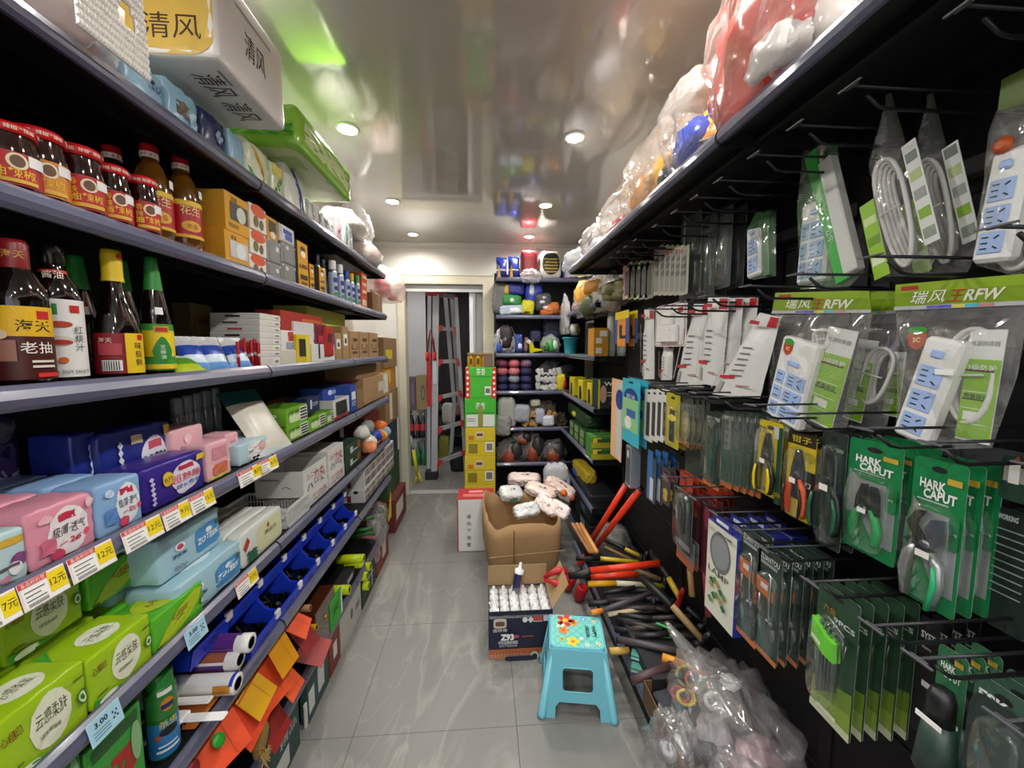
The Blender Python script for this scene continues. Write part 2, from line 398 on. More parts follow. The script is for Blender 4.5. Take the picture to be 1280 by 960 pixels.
for i, (y0, y1) in enumerate(((-.36, .53), (.53, 1.42), (1.42, 2.31), (2.31, 3.1))):
    gondola(['black grocery shelving unit beside the camera end of the aisle', 'black grocery shelving unit holding sauce jars, bottles and green tissue packs', 'black grocery shelving unit holding the blue parts bins', 'black grocery shelving unit at the doorway end of the aisle'][i],
            y0, y1, -1.12, -X0, 1, LZ, 2.3, -.77, .25, 'black shelving units along the grocery wall')
# ---------------------------------------------------------------- builders of goods
from mathutils import noise as NZ
def rings(outline, warp, k=3):
    vs = [warp(0, 0)] if False else []
    n = len(outline); cx = sum(p[0] for p in outline) / n; cz = sum(p[1] for p in outline) / n
    vs.append(warp(cx, cz)); fs = []
    for j in range(1, k + 1):
        for x, z in outline: vs.append(warp(cx + (x - cx) * j / k, cz + (z - cz) * j / k))
    for i in range(n): fs.append((0, 1 + i, 1 + (i + 1) % n))
    for j in range(k - 1):
        for i in range(n): fs.append((1 + j * n + i, 1 + (j + 1) * n + i, 1 + (j + 1) * n + (i + 1) % n, 1 + j * n + (i + 1) % n))
    return vs, fs
def rect_outline(cx, cz, w, h, n=4):
    o = []
    for (a, b), (c, d) in (((-1, -1), (1, -1)), ((1, -1), (1, 1)), ((1, 1), (-1, 1)), ((-1, 1), (-1, -1))):
        for i in range(n): o.append((cx + w / 2 * (a + (c - a) * i / n), cz + h / 2 * (b + (d - b) * i / n)))
    return o
def deco(g, face, items):
    """printing on a pack: (face, kind, cx, cz, sx, sz, colour[, writing, bold])"""
    cnt = {}
    for it in items:
        f, k, cx, cz, sx, sz, col = it[:7]; cnt[f] = cnt.get(f, 0) + 1
        wp, (W_, H_) = face(f, .0007 + .0004 * cnt[f]); mat = M(col, .45) if isinstance(col, str) else col
        cx, cz = cx * W_ / 2, cz * H_ / 2
        if k == 't':
            txt = it[7]; size = sz * H_; bold = it[8] if len(it) > 8 else .02; rot = it[9] if len(it) > 9 else 0
            vs, fs = glyphs(txt, bold)
            if not vs: continue
            ww = max(v[0] for v in vs) - min(v[0] for v in vs); kx = (sx * W_ / (ww * size)) if sx else 1.0
            c_, s_ = cos(rot), sin(rot)
            g.add([wp(cx + x * size * kx * c_ - y * size * s_, cz + x * size * kx * s_ + y * size * c_) for x, y in vs], fs, mat)
        else:
            if k == 'r': o = rect_outline(cx, cz, sx * W_, sz * H_)
            elif k == 'o': o = [(cx + x * sx * W_, cz + z * sz * H_) for x, z in ellipse(20)]
            elif k == 'q': o = [(cx + x * sx * W_, cz + z * sz * H_) for x, z in ellipse(24, 5)]
            elif k == 'd': o = [(cx, cz - sz * H_ / 2), (cx + sx * W_ / 2, cz), (cx, cz + sz * H_ / 2), (cx - sx * W_ / 2, cz)]
            elif k == 'g': o = [(cx + x * sx * W_ / 2, cz + z * sz * H_ / 2) for x, z in it[7]]
            vs, fs = rings(o, wp, 8 if sx > .8 and sz > .6 else 3); g.add(vs, fs, mat)
def pack(name, label, cat, group, loc, rot, w, d, h, col, items=(), r=.12, bulge=.06, wr=.012, seed=0, rough=.35, n=6, crimp=0, wrap=False, **kw):
    """a soft packet of goods in one printed sheet; crimp adds the pressed seams at its ends"""
    g = G(); mat = M(col, rough, bump=.12, bscale=35) if isinstance(col, str) else col
    face = g.soft(w, d, h, mat, r, bulge, wr, seed, n, **kw); deco(g, face, items)
    if crimp:
        for s in (-1, 1): g.prism([(s * w * .49, h * .1), (s * (w * .5 + crimp), h * .04), (s * (w * .5 + crimp), h * .96), (s * w * .49, h * .9)], d * .48, d * .52, mat)
    return tag(g.build(name), label, cat, group, loc, rot)
def carton(name, label, cat, group, loc, rot, w, d, h, col, items=(), b=.002, tape=None, rough=.6, seam=True, flaps=None):
    """a stiff box, front at y=0; items are printing on the faces"""
    g = G(); mat = M(col, rough) if isinstance(col, str) else col
    if not flaps:
        g.cbox(-w / 2, w / 2, 0, d, 0, h, mat, b)
        if seam: g.box(-w / 2 + b, w / 2 - b, d / 2 - .0012, d / 2 + .0012, h - .0004, h + .0004, M('3a2d1c', .9)); 
    else:
        t_ = .004; g.box(-w / 2, w / 2, 0, t_, 0, h, mat); g.box(-w / 2, w / 2, d - t_, d, 0, h, mat); g.box(-w / 2, -w / 2 + t_, t_, d - t_, 0, h, mat); g.box(w / 2 - t_, w / 2, t_, d - t_, 0, h, mat); g.box(-w / 2, w / 2, t_, d - t_, 0, t_, mat)
    if tape: g.box(-w / 2 + b, w / 2 - b, d / 2 - tape / 2, d / 2 + tape / 2, h, h + .0008, M('c9b27c', .25))
    def face(k, off=.001):
        def wp(a, z):
            return Vector({'f': (a, -off, h / 2 + z), 'l': (-w / 2 - off, d / 2 - a, h / 2 + z), 'r': (w / 2 + off, d / 2 + a, h / 2 + z), 't': (a, d / 2 + z, h + off), 'k': (-a, d + off, h / 2 + z)}[k])
        return wp, {'f': (w, h), 'l': (d, h), 'r': (d, h), 't': (w, d), 'k': (w, h)}[k]
    deco(g, face, items)
    o = tag(g.build(name), label, cat, group, loc, rot)
    if flaps:
        inner = M(flaps.get('col', '8a6c48'), .85)
        for side, ang, L_ in flaps['list']:
            q = G()
            if side == 'f': T = TM(0, 0, h, -ang); q.box(-w / 2, w / 2, 0, .003, 0, L_, inner, T)
            elif side == 'k': T = TM(0, d, h, ang); q.box(-w / 2, w / 2, -.003, 0, 0, L_, inner, T)
            elif side == 'l': T = TM(-w / 2, 0, h, 0, ang); q.box(0, .003, .003, d - .003, 0, L_, inner, T)
            else: T = TM(w / 2, 0, h, 0, -ang); q.box(-.003, 0, .003, d - .003, 0, L_, inner, T)
            q.build('flap', o)
    return o
def vessel(name, label, cat, group, loc, rot, body, parts, seg=18):
    """a bottle, jar or can: body = (profile, material); parts = (name, profile, material, printing, a0, a1)"""
    t = thing(name, label, cat, loc, rot, group)
    g = G(); g.lathe(body[0], body[1], seg); g.build('body', t)
    for p in parts:
        nm, prof, mat = p[:3]; g = G(); a0, a1 = (p[4], p[5]) if len(p) > 5 else (0, 2 * pi)
        g.lathe(prof, mat, seg if len(p) <= 5 else 14, None, a0, a1)
        if len(p) > 3 and p[3]:
            r0 = max(q[0] for q in prof); z0 = min(q[1] for q in prof); z1 = max(q[1] for q in prof)
            for i, it in enumerate(p[3]):
                k, a, zc, sx, sz, col = it[:6]; rr = r0 + .0005 + .0003 * i; zz = z0 + (z1 - z0) * zc
                wp = lambda x, y, rr=rr, a=a, zz=zz: Vector((rr * sin(a + x / rr), -rr * cos(a + x / rr), zz + y))
                if k == 't':
                    vs, fs = glyphs(it[6], it[7] if len(it) > 7 else .02); 
                    vert = len(it) > 8 and it[8]
                    if vert:
                        L_ = it[6]
                        for j, ch in enumerate(L_):
                            v2, f2 = glyphs(ch, .02); g.add([wp(x * sz, y * sz + ((len(L_) - 1) / 2 - j) * sz * 1.05) for x, y in v2], f2, M(col, .5))
                    else: g.add([wp(x * sz, y * sz) for x, y in vs], fs, M(col, .5))
                else:
                    o = rect_outline(0, 0, sx, sz, 10) if k == 'r' else [(x * sx, y * sz) for x, y in ellipse(18)]
                    if k == 'drop': o = [(sx * .5 * cos(q_) * (1 - .45 * max(0, sin(q_))), sz * .5 * (sin(q_) if sin(q_) < .2 else sin(q_) * 1.25)) for q_ in [2 * pi * i_ / 20 for i_ in range(20)]]
                    vs, fs = rings(o, wp, 7 if sx > .03 else 3); g.add(vs, fs, M(col, .5))
        g.build(nm, t)
    return t
def blob(g, rx, ry, rz, mat, seed=0, amp=.25, freq=1.6, T=None, seg=22, flat=.75, ridge=True, neck=0):
    """a crumpled bag or lump: a displaced ball whose underside is flattened to z = 0"""
    fl = mat.name.startswith('film'); seg = max(seg, 44) if fl else seg; n = seg; m = seg // 2; vs = []; fs = []; o = Vector((seed * 3.17, seed * 1.71, seed * 7.3))
    for j in range(m + 1):
        th = pi * j / m
        for i in range(n):
            a = 2 * pi * i / n; p = Vector((sin(th) * cos(a), sin(th) * sin(a), -cos(th)))
            q = p * freq + o
            dsp = NZ.noise(q) * .6 + (.5 - abs(NZ.noise(q * 2.1))) * (.8 if ridge else 0) + (.3 - abs(NZ.noise(q * 4.7))) * (.4 if ridge else .1)
            if fl: dsp += (.25 - abs(NZ.noise(q * 6.3))) * .55
            if j in (0, m): dsp = .1
            k = 1 + amp * dsp
            if neck and p.z > .55: k *= 1 - neck * (p.z - .55) / .45
            p = p * k
            if neck and p.z > .5: p.z *= 1 + neck * .5
            z = max(p.z, -flat); vs.append((p.x * rx, p.y * ry, (z + flat) * rz))
    for j in range(m):
        for i in range(n): fs.append((j * n + i, j * n + (i + 1) % n, (j + 1) * n + (i + 1) % n, (j + 1) * n + i))
    g.add(vs, fs, mat, True, T)
def bagged(name, label, cat, group, loc, rot, w, d, h, core, wrapm=None, seed=1, lumps=None, amp=.3, part='contents'):
    """a plastic bag with its contents: the film is the bag, the lumps are what shows through"""
    t = thing(name, label, cat, loc, rot, group)
    for i, (cx, cy, cz, rx, ry, rz, mat) in enumerate(lumps or [(0, d / 2, .004, w * .42, d * .42, h * .5, core)]):
        g = G(); blob(g, rx, ry, rz, M(mat, .5) if isinstance(mat, str) else mat, seed + i, .22, 1.8, TM(cx, cy, cz), 18); g.build(part, t)
    g = G(); blob(g, w / 2, d / 2, h / 1.75, wrapm or CLEAR, seed + 20, amp, 2.4, TM(0, d / 2, 0), 26, neck=.25); g.build('bag', t)
    return t
def geom(u0, u1, vt, z, X):
    y0, y1 = Yof(u0, X, z), Yof(u1, X, z); ym = (y0 + y1) / 2
    return ym, abs(y1 - y0), Zof(vt, X, ym) - z
def PL(name, label, cat, grp, u0, u1, vt, z, X, d, col, items=(), fn=pack, gap=.003, **kw):
    """goods on the grocery shelves: u0..u1 = columns of the front face, vt = row of its top edge, X = its front"""
    ym, w, h = geom(u0, u1, vt, z, X)
    return fn(name, label, cat, grp, (X, ym, z), LROT, w - gap, d, h - .001, col, items, **kw)
D = [z + .033 for z in LZ]                # top of each deck
def row(o, n, dx, dz, labels):
    """n copies of a pack one behind the other"""
    out = []
    for i in range(n): out.append(dup(o, labels[i], (o.location.x + dx * (i + 1), o.location.y, o.location.z + dz * (i + 1))))
    return out
# ---------------------------------------------------------------- second grocery shelf from the top: jars, oil, boxes
GLD = M('2a100a', .06, coat=.8); 
def jar(u, vt, r, X, style, label):
    z = D[1]; y = Yof(u, X, z); h = Zof(vt, X, y) - z
    body = [(r * .8, 0), (r * .97, .004), (r, .012), (r, h * .62), (r * .94, h * .72), (r * .88, h * .8), (r * .86, h * .87)]
    lab = [(r + .0006, h * .16), (r + .0006, h * .60)]
    wine, orange = 'b3161f', 'd8801c'
    base = M({'red': wine, 'or': orange}[style], .4)
    pr = [('r', 0, .5, r * 1.5, h * .4, 'd88a24' if style == 'or' else 'c01a22'), ('o', .1, .72, .026, .026, 'f2e2c0'), ('o', .1, .72, .018, .02, '6b4a33'), ('t', 0, .36, 0, .017, 'f2c230', '油辣椒', .03), ('r', 0, .12, r * 1.5, h * .05, 'e2b23a'), ('r', .75, .8, .026, .018, 'f4f2f0')]
    if style == 'red': pr += [('t', -.55, .55, 0, .014, 'f4d24a', '香辣脆', .03, True)]
    lid = [(r * .93, h * .86), (r * .97, h * .865), (r * .97, h * .955), (r * .92, h * .985), (r * .86, h), (0, h * .992)]
    ring = [('t', a, .45, 0, .008, 'f6e6d0', '辣椒', .02) for a in (-1.2, -.6, 0, .6, 1.2)]
    return vessel('sauce_jar', label, 'jar', 'chilli sauce jars on the shelf under the paper packs', (X, y, z), LROT - .6, (body, GLD), [('label', lab, base, pr), ('lid', lid, M('c9151d', .35), ring)])
jar(16, 158, .037, -.80, 'red', 'red lidded chilli sauce jar with a red seal strip at the camera end')
jar(56, 165, .036, -.81, 'or', 'red lidded chilli sauce jar with an orange label')
jar(106, 186, .035, -.81, 'red', 'large red labelled chilli sauce jar beside the orange labelled jar')
jar(146, 209, .029, -.80, 'red', 'small red labelled chilli sauce jar, second from the oil bottles')
jar(183, 223, .029, -.80, 'red', 'small red labelled chilli sauce jar touching the oil bottles')
def oil(u, vt, X, label, lab):
    z = D[1]; y = Yof(u, X, z); h = Zof(vt, X, y) - z; r = .041
    oilm = M('5f3a0c', .1, coat=.7) if lab else M('3a240c', .1, coat=.7)
    body = [(r * .8, 0), (r, .006), (r, h * .1), (r * .95, h * .13), (r, h * .17), (r, h * .58), (r * .93, h * .66), (r * .7, h * .77), (r * .42, h * .86), (r * .38, h * .9)]
    cap = [(r * .45, h * .89), (r * .46, h * .985), (r * .4, h), (0, h)]
    parts = [('cap', cap, M('b5121a', .35), None), ('cap_band', [(r * .475, h * .875), (r * .475, h * .925)], M('eae4da', .4), [('t', a, .5, 0, .008, 'c01a22', '金龙', .02) for a in (-1, 0, 1)])]
    if lab:
        parts.append(('label', [(r + .0006, h * .2), (r + .0006, h * .56)], M('b3161f', .4), [('r', 0, .93, .1, h * .05, 'e8c238'), ('r', 0, .05, .1, h * .03, 'e8c238'), ('t', 0, .74, 0, .026, 'f6e2a0', '花生', .03), ('o', 0, .32, .05, .03, 'e0b030'), ('t', 0, .32, 0, .015, 'b3161f', '浓香', .03), ('r', .8, 1.25, .02, .02, 'f4f2f0')]))
    return vessel('oil_bottle', label, 'bottle', 'cooking oil bottles beside the sauce jars', (X, y, z), LROT - .55, (body, oilm), parts)
oil(150, 184, -.93, 'dark cooking oil bottle half hidden behind the small sauce jars', False)
oil(196, 182, -.86, 'amber cooking oil bottle with a red label behind the last sauce jar', True)
oil(234, 197, -.85, 'brown cooking oil bottle with a red and gold label beside the stacked yellow boxes', True)
YE = 'dda12a'
def ybox(z, vt, l, win):
    it = [('f', 't', -.3, .7, 0, .13, '2c2416', '茶具', .02), ('f', 'r', .1, .1, .75, .45, '3b3a30' if win else 'cfd0cc'), ('f', 'o', .25, .05, .4, .42, 'c9d2c4' if win else 'e9ebe8'), ('f', 't', -.4, -.66, .4, .13, '4a3512', '精美杯', .01)]
    return PL('gift_box', l, 'box', 'yellow boxes beside the oil bottles', 283, 313, vt, z, -.79, .1, YE, it, carton, b=.002)
b1 = ybox(D[1], 292, 'lower yellow gift box with a silver window beside the oil bottle', False); hb = b1.dimensions.z if b1.dimensions.z else .09
def top_of(o): return o.location.z + max(v.co.z for v in o.data.vertices) if o.data else o.location.z
ybox(top_of(b1), 245, 'upper yellow gift box with a dark window stacked beside the oil bottle', True)
zz = D[1]
for i, vt in enumerate((320, 290, 258)):
    o = PL('tea_box', f'white and orange box, {["bottom", "middle", "top"][i]} of the stack of three', 'box', 'white and orange boxes stacked in threes', 313, 334, vt, zz, -.79, .1, 'ece7dc',
           [('f', 'o', 0, .6, .9, .5, 'd9541e'), ('f', 'o', -.35, -.3, .3, .45, '7a6a2a'), ('f', 'o', .3, -.4, .25, .4, '6b5a20')], carton); zz = top_of(o)
zz = D[1]
for i, vt in enumerate((329, 300)):
    o = PL('storage_box', f'clear grey lidded storage box, {["lower", "upper"][i]} one next to the orange boxes', 'box', 'clear grey storage boxes', 335, 352, vt, zz, -.79, .09, M('9a9c98', .15, coat=.6), [('f', 'r', 0, .82, .96, .12, 'b9bbb8'), ('f', 'q', 0, .1, .8, .9, '8a8c88'), ('f', 'r', .4, .3, .2, .2, 'e6e6e4')], carton, seam=False, b=.005); zz = top_of(o)
PL('gift_box', 'small yellow box with dark pictures on top of the clear storage boxes', 'box', None, 334, 348, 272, zz, -.80, .08, YE, [('f', 'r', 0, .2, .7, .5, '4a3a1c'), ('f', 'o', 0, -.5, .5, .3, 'f2e8d0')], carton)
zz = D[1]
for i, vt in enumerate((331, 306)):
    o = PL('storage_box', f'clear grey lidded storage box, {["lower", "upper"][i]} one below the blue labelled box', 'box', 'clear grey storage boxes', 353, 371, vt, zz, -.79, .09, M('9a9c98', .15, coat=.6), [('f', 'r', 0, .82, .96, .12, 'b9bbb8'), ('f', 'q', 0, .1, .8, .9, '8a8c88'), ('f', 'o', -.3, .6, .2, .2, 'd6d6d4')], carton, seam=False, b=.005); zz = top_of(o)
PL('storage_box', 'clear storage box with a blue and white label on top of the others', 'box', None, 350, 369, 283, zz, -.79, .09, M('b9bbb6', .15, coat=.6), [('f', 'r', 0, .1, .8, .8, 'dfe3e8'), ('f', 'r', 0, .3, .6, .25, '3a55a8'), ('f', 'r', .1, -.3, .5, .3, '4a62b0')], carton, seam=False, b=.004)
def bulbbox(u0, u1, vt, l, X=-.78):
    return PL('bulb_box', l, 'box', 'tall yellow boxes of lamp bulbs', u0, u1, vt, D[1], X, .06, 'dfa018', [('f', 'o', 0, .72, .5, .1, '2a2212'), ('f', 'o', 0, .5, .5, .14, 'fff3d8'), ('f', 't', 0, .0, .8, .1, '2a2212', 'LED', .03), ('f', 'r', 0, -.45, .7, .1, '2a2212'), ('f', 'r', 0, -.7, .6, .06, '7a5a10'), ('l', 'r', 0, 0, 1, 1, '4b463c')], carton)
bulbbox(374, 387, 303, 'tallest yellow bulb box with a dark side, next to the clear storage boxes')
bulbbox(388, 394, 330, 'short yellow bulb box right behind the tall one', -.775)
bulbbox(400, 407, 334, 'small yellow bulb box in front of the black capped cans', -.775)
def can(u, vt, z, X, r, cap, l, col='b9c3e2', grp='aerosol cans on the second shelf', nm='spray_can', pr=True):
    y = Yof(u, X, z); h = Zof(vt, X, y) - z
    body = [(r * .9, 0), (r, .004), (r, h * .72), (r * .8, h * .79), (r * .5, h * .8)]
    t = vessel(nm, l, 'spray can', grp, (X, y, z), LROT - .5, (body, M('bfc2c6', .25, .8)), [('label', [(r + .0005, h * .02), (r + .0005, h * .70)], M(col, .35), [('r', 0, .72, r * 1.2, h * .12, '2b3a86'), ('o', .1, .42, r * 1.2, h * .12, '20306e'), ('o', 0, .2, r * 1.2, h * .1, '3aa24a')] if pr else None), ('cap', [(r * .82, h * .74), (r * .86, h * .78), (r * .86, h * .95), (r * .78, h), (0, h)], M(cap, .35), None)], 14)
    return t
can(398, 318, D[1], -.84, .016, '141414', 'black capped clear can standing behind the small yellow bulb box', 'c9c6bd', pr=False)
can(405, 322, D[1], -.86, .016, '141414', 'black capped can behind the first white capped spray can', 'c9c6bd', pr=False)
can(417, 326, D[1], -.79, .022, 'eeeeec', 'white capped spray can with blue and green print, closest to the yellow boxes')
can(426, 331, D[1], -.79, .02, 'eeeeec', 'white capped spray can next to the blue capped one')
can(434, 339, D[1], -.785, .018, '2a4fb0', 'blue capped spray can')
can(440, 342, D[1], -.785, .018, 'e8b418', 'yellow capped spray can')
can(447, 344, D[1], -.785, .018, '2f9a5a', 'green capped spray can')
zz = D[1]
for i in range(4):
    o = PL('orange_box', f'small orange box, {ORD[i]} from the bottom of the stack beside the spray cans', 'box', 'small orange boxes beside the spray cans', 452, 459, 372 - 9 * i - 3, zz, -.785, .1, 'd2571f', [('f', 'r', 0, 0, .7, .4, 'f0cdb0'), ('l', 'r', 0, .1, .6, .5, 'a8411a')], carton, seam=False); zz = top_of(o)
PL('carton_box', 'small open brown carton at the doorway end of the second shelf', 'box', None, 466, 478, 368, D[1], -.79, .12, KRAFT2, [('l', 'r', 0, .1, .4, .6, 'cfc6b2')], carton, flaps={'list': [('f', .9, .03), ('k', .6, .03)], 'col': '8a6c48'})
# ---------------------------------------------------------------- third shelf: soy sauce, sachets, small boxes
SOY = M('120806', .06, coat=.9)
def soy(u, vt, X, r, label, kind, X2=None):
    z = D[2]; y = Yof(u, X, z); h = Zof(vt, X, y) - z
    sh = {'a': [(r * .85, 0), (r, .006), (r, h * .60), (r * .92, h * .68), (r * .6, h * .77), (r * .42, h * .83), (r * .38, h * .88)],
          'v': [(r * .9, 0), (r * 1.06, .006), (r * 1.02, h * .3), (r * .9, h * .45), (r * .55, h * .62), (r * .4, h * .72), (r * .36, h * .84)],
          'g': [(r * .9, 0), (r, .006), (r * .97, h * .42), (r * .8, h * .58), (r * .55, h * .76), (r * .45, h * .84)]}
    parts = []
    if kind == 'dark':
        b = sh['a']; cap = [(r * .48, h * .80), (r * .5, h * .97), (r * .42, h), (0, h)]
        parts = [('cap', cap, M('7c1418', .35), [('t', -.2, .5, 0, .014, 'd6a65a', '海天', .02)]), ('label', [(r + .0006, h * .06), (r + .0006, h * .55)], M('4a120e', .45),
                 [('r', .0, .80, r * 2.4, h * .2, 'e8b418'), ('r', .6, .89, .018, .014, 'c4161c'), ('t', .25, .74, 0, .022, '1a1208', '海天', .03), ('t', .3, .44, 0, .021, 'f6efe6', '老抽', .03), ('o', -.8, .62, .02, .016, 'e9c9a8'), ('r', -.8, .4, .036, h * .14, '9c6a58'), ('r', .6, .06, .03, .007, 'e02a22'), ('r', .45, .25, .03, .004, 'e6d8c8'), ('r', .45, .18, .03, .004, 'e6d8c8')])]
    elif kind == 'white':
        b = sh['a']; cap = [(r * .46, h * .845), (r * .5, h * .86), (r * .5, h * .98), (r * .44, h), (0, h)]
        parts = [('cap', cap, M('14100e', .2), None), ('neck_label', [(r * .66, h * .735), (r * .5, h * .81)], M('b3161f', .4), [('t', -.2, .5, 0, .015, 'f6e6d0', '酱油', .03)]), ('label', [(r + .0006, h * .05), (r + .0006, h * .6)], M('eceae6', .45),
                 [('r', -.45, .87, .022, .02, '2f8a3a'), ('r', .5, .88, .016, .014, 'c4161c'), ('o', -.1, .68, .034, .012, 'b8441c'), ('o', -.15, .47, .04, .018, 'd8d0c6'), ('o', -.15, .45, .034, .01, 'b83020'), ('o', -.5, .25, .014, .012, 'd86a20'), ('o', -.1, .22, .014, .012, 'd86a20'), ('t', .55, .5, 0, .016, '1c1a18', '红烧汁', .01, True), ('t', .05, .07, 0, .008, '44403c', 'DARK SOY SAUCE', .01)])]
    elif kind == 'flav':
        b = sh['v']; cap = [(r * .5, h * .76), (r * .46, h * .8), (r * .46, h * .95), (r * .42, h), (0, h)]
        parts = [('cap', cap, M('e0c020', .35), [('r', .5, .8, .012, .008, 'c4161c')]), ('label', [(r * 1.065, h * .05), (r * 1.03, h * .36)], M('8c1620', .45),
                 [('r', .55, .5, r * 1.15, h * .31, 'ecc41c'), ('r', .75, .9, .014, .012, 'c4161c'), ('t', .6, .48, 0, .017, '2a1a0a', '味极鲜', .01, True), ('t', -.75, .82, 0, .012, 'f2dccb', '海天', .02), ('r', -.6, .6, .04, h * .09, 'b5404a'), ('r', -.55, .2, .034, h * .08, 'f2f0ec')] + [('r', -.55 + .09 * (i - 4), .2, .0016, h * .07, '141414') for i in range(8)])]
    else:
        b = sh['g']; cap = [(r * .62, h * .70), (r * .5, h * .84), (r * .42, h * .96), (r * .38, h), (0, h)]
        parts = [('cap', cap, M('2f8a3a', .35), None)]
        if kind == 'green': parts.append(('label', [(r * 1.005 + .001, h * .05), (r * .99 + .001, h * .44)], M('3f9a34', .45), [('r', 0, .58, r * 2.6, h * .22, 'ecd01c'), ('r', 0, .88, .03, .016, 'd8a020'), ('r', 0, .88, .024, .010, 'b83020'), ('drop', 0, .42, .04, .055, '2f8a3a'), ('t', 0, .4, 0, .011, 'f2f6e0', '芝麻油', .02, True), ('r', 0, .08, r * 2.6, h * .04, 'e8cc1c')]))
        parts.append(('price_sticker', [(r * .87, h * .52), (r * .80, h * .58)], M('f2f0ee', .5), None, -pi / 2 - .3, -pi / 2 + .3))
    return vessel('sauce_bottle', label, 'bottle', 'sauce bottles on the third shelf', (X, y, z), LROT - .62, (b, SOY), parts)
soy(35, 300, -.79, .036, 'dark soy sauce bottle with maroon cap and a yellow and brown label', 'dark')
soy(80, 304, -.815, .036, 'soy sauce bottle with black cap and a white label showing dishes', 'white')
soy(152, 313, -.80, .038, 'long necked sauce bottle with yellow cap and a red and yellow label', 'flav')
soy(200, 322, -.80, .031, 'green capped sesame oil bottle with a yellow label and green drop', 'green')
soy(163, 325, -.93, .031, 'green capped bottle hidden behind the yellow capped one', 'plain')
soy(108, 320, -.96, .036, 'dark bottle deep in the shelf behind the white labelled soy bottle', 'plain')
def pouch(name, label, cat, grp, loc, rot, w, h, th, bands, seed=0, top='dcdcd8', lean=0, ear=.02):
    """a flat sachet standing or leaning; bands = (from, to, colour) up its height"""
    g = G(); nx, nz = 8, 14; vs = []; fs = []; ms = []
    for sgn in (-1, 1):
        o = len(vs)
        for j in range(nz + 1):
            v = j / nz
            for i in range(nx + 1):
                u = i / nx * 2 - 1; th_ = th * (1 - u ** 4) * (sin(pi * min(1, v * 1.15)) ** .6 if v * 1.15 < 1 else 0) * .5
                rip = .003 * NZ.noise(Vector((u * 2 + seed, v * 4, sgn)))
                vs.append((u * w / 2 * (1 - .05 * sin(pi * v)), sgn * (th_) + rip, v * h))
        for j in range(nz):
            vm = (j + .5) / nz; c = top
            for a, b, cc in bands:
                if a <= vm < b: c = cc
            mat = M(c, .3, bump=.1, bscale=40)
            for i in range(nx):
                q = (o + j * (nx + 1) + i, o + j * (nx + 1) + i + 1, o + (j + 1) * (nx + 1) + i + 1, o + (j + 1) * (nx + 1) + i)
                fs.append((q if sgn < 0 else q[::-1], mat))
    T = Matrix.Rotation(lean, 4, 'X')
    for f, mat in fs:
        pass
    base = len(g.v); g.v += [tuple(T @ Vector(v)) for v in vs]
    for f, mat in fs: g.f.append(f); g.m.append(g.mi(mat)); g.s.append(True)
    return tag(g.build(name), label, cat, grp, loc, rot)
z = D[2]
for i, (u, vt, X) in enumerate(((236, 396, -.84), (262, 402, -.82), (292, 404, -.80))):
    y = Yof(u, X, z); pouch('salt_pouch', f'silver, blue and white sachet leaning back, {["beside the green capped bottle", "middle one of three", "beside the red pens"][i]}', 'sachet', 'silver and blue sachets on the third shelf', (X + .03, y, z), LROT - .35, .075, .115, .03, [(0, .42, 'cfe2f4'), (0, .2, '6aa0e0'), (.42, .68, '2448a8')], i, 'c9cacb', -.5)
y = Yof(250, -.77, z); pouch('snack_pouch', 'green and yellow sachet lying in front of the silver sachets', 'sachet', None, (-.765, y - .03, z + .004), (R(-68), 0, LROT - .35), .085, .12, .035, [(0, 1, 'b5c92a'), (.25, .5, '5a9a2a'), (.5, .62, 'e8e8da')], 9, 'd6d22c', 0)
zz = z
for i in range(8):
    o = PL('flat_box', f'flat white box, {ORD[i]} from the bottom of the stack behind the red pens', 'box', 'flat white boxes stacked behind the pens', 325, 351, 446 - 7.6 * i, zz, -.79, .17, 'd9d6cf', [('f', 'r', .55, 0, .4, .7, 'e6e3dc'), ('f', 'r', .6, 0, .2, .3, '8f8a86'), ('l', 'r', -.2 + .1 * (i % 3), 0, .3, .3, ['55504c', '2d2b2a', 'c05a5a'][i % 3])], carton, seam=False); zz = top_of(o)
for i in range(3):
    o = PL('flat_box', f'grey white box, {ORD[i]} from the bottom of the stack deep in the third shelf', 'box', 'grey white boxes deep in the third shelf', 290, 318, 422 - 12 * i, z + .07 + .018 * i, -.93, .12, 'cfccc6', [('f', 'r', .2, 0, .4, .4, '77736e')], carton, seam=False, gap=.004)
PL('carton_box', 'small brown box standing deep behind the sachets', 'box', None, 243, 270, 380, z, -1.0, .06, '5a4a26', [('f', 'r', 0, 0, .6, .4, '75623a')], carton)
for i in range(7):
    u = 299 + 4.2 * i; X = -.775 - .012 * (i % 2); y = Yof(u, X, z); t = thing('pen', f'red capped ballpoint pen in the standing bundle, {ORD[i]} from the sachets', 'pen', (X, y, z), random.uniform(0, 6), 'red pens standing in a bundle')
    h = .088 + .006 * (i % 3); g = G(); g.lathe([(.002, 0), (.0048, .002), (.0048, h * .45)], M('b5202a', .3), 8); g.build('barrel', t)
    g = G(); g.lathe([(.0046, h * .45), (.0046, h * .55)], M('dcd4d2', .3), 8); g.build('grip', t)
    g = G(); g.lathe([(.0052, h * .55), (.0052, h * .96), (.004, h), (0, h)], M('b8222c', .3), 8); g.box(.004, .0065, -.001, .001, h * .6, h * .95, M('b8222c', .3)); g.build('cap', t)
PL('sanitizer_pack', 'white packet with red corner beside the flat white boxes', 'packet', None, 353, 371, 413, z + .045, -.80, .07, 'e6e4df', [('f', 'r', .2, .5, .4, .4, 'b82c34'), ('f', 'r', .1, -.3, .6, .3, '93a0b8')], wr=.02)
PL('flat_box', 'pale box under the white packet with red corner', 'box', None, 351, 373, 437, z, -.79, .1, 'cdc8ba', [], carton)
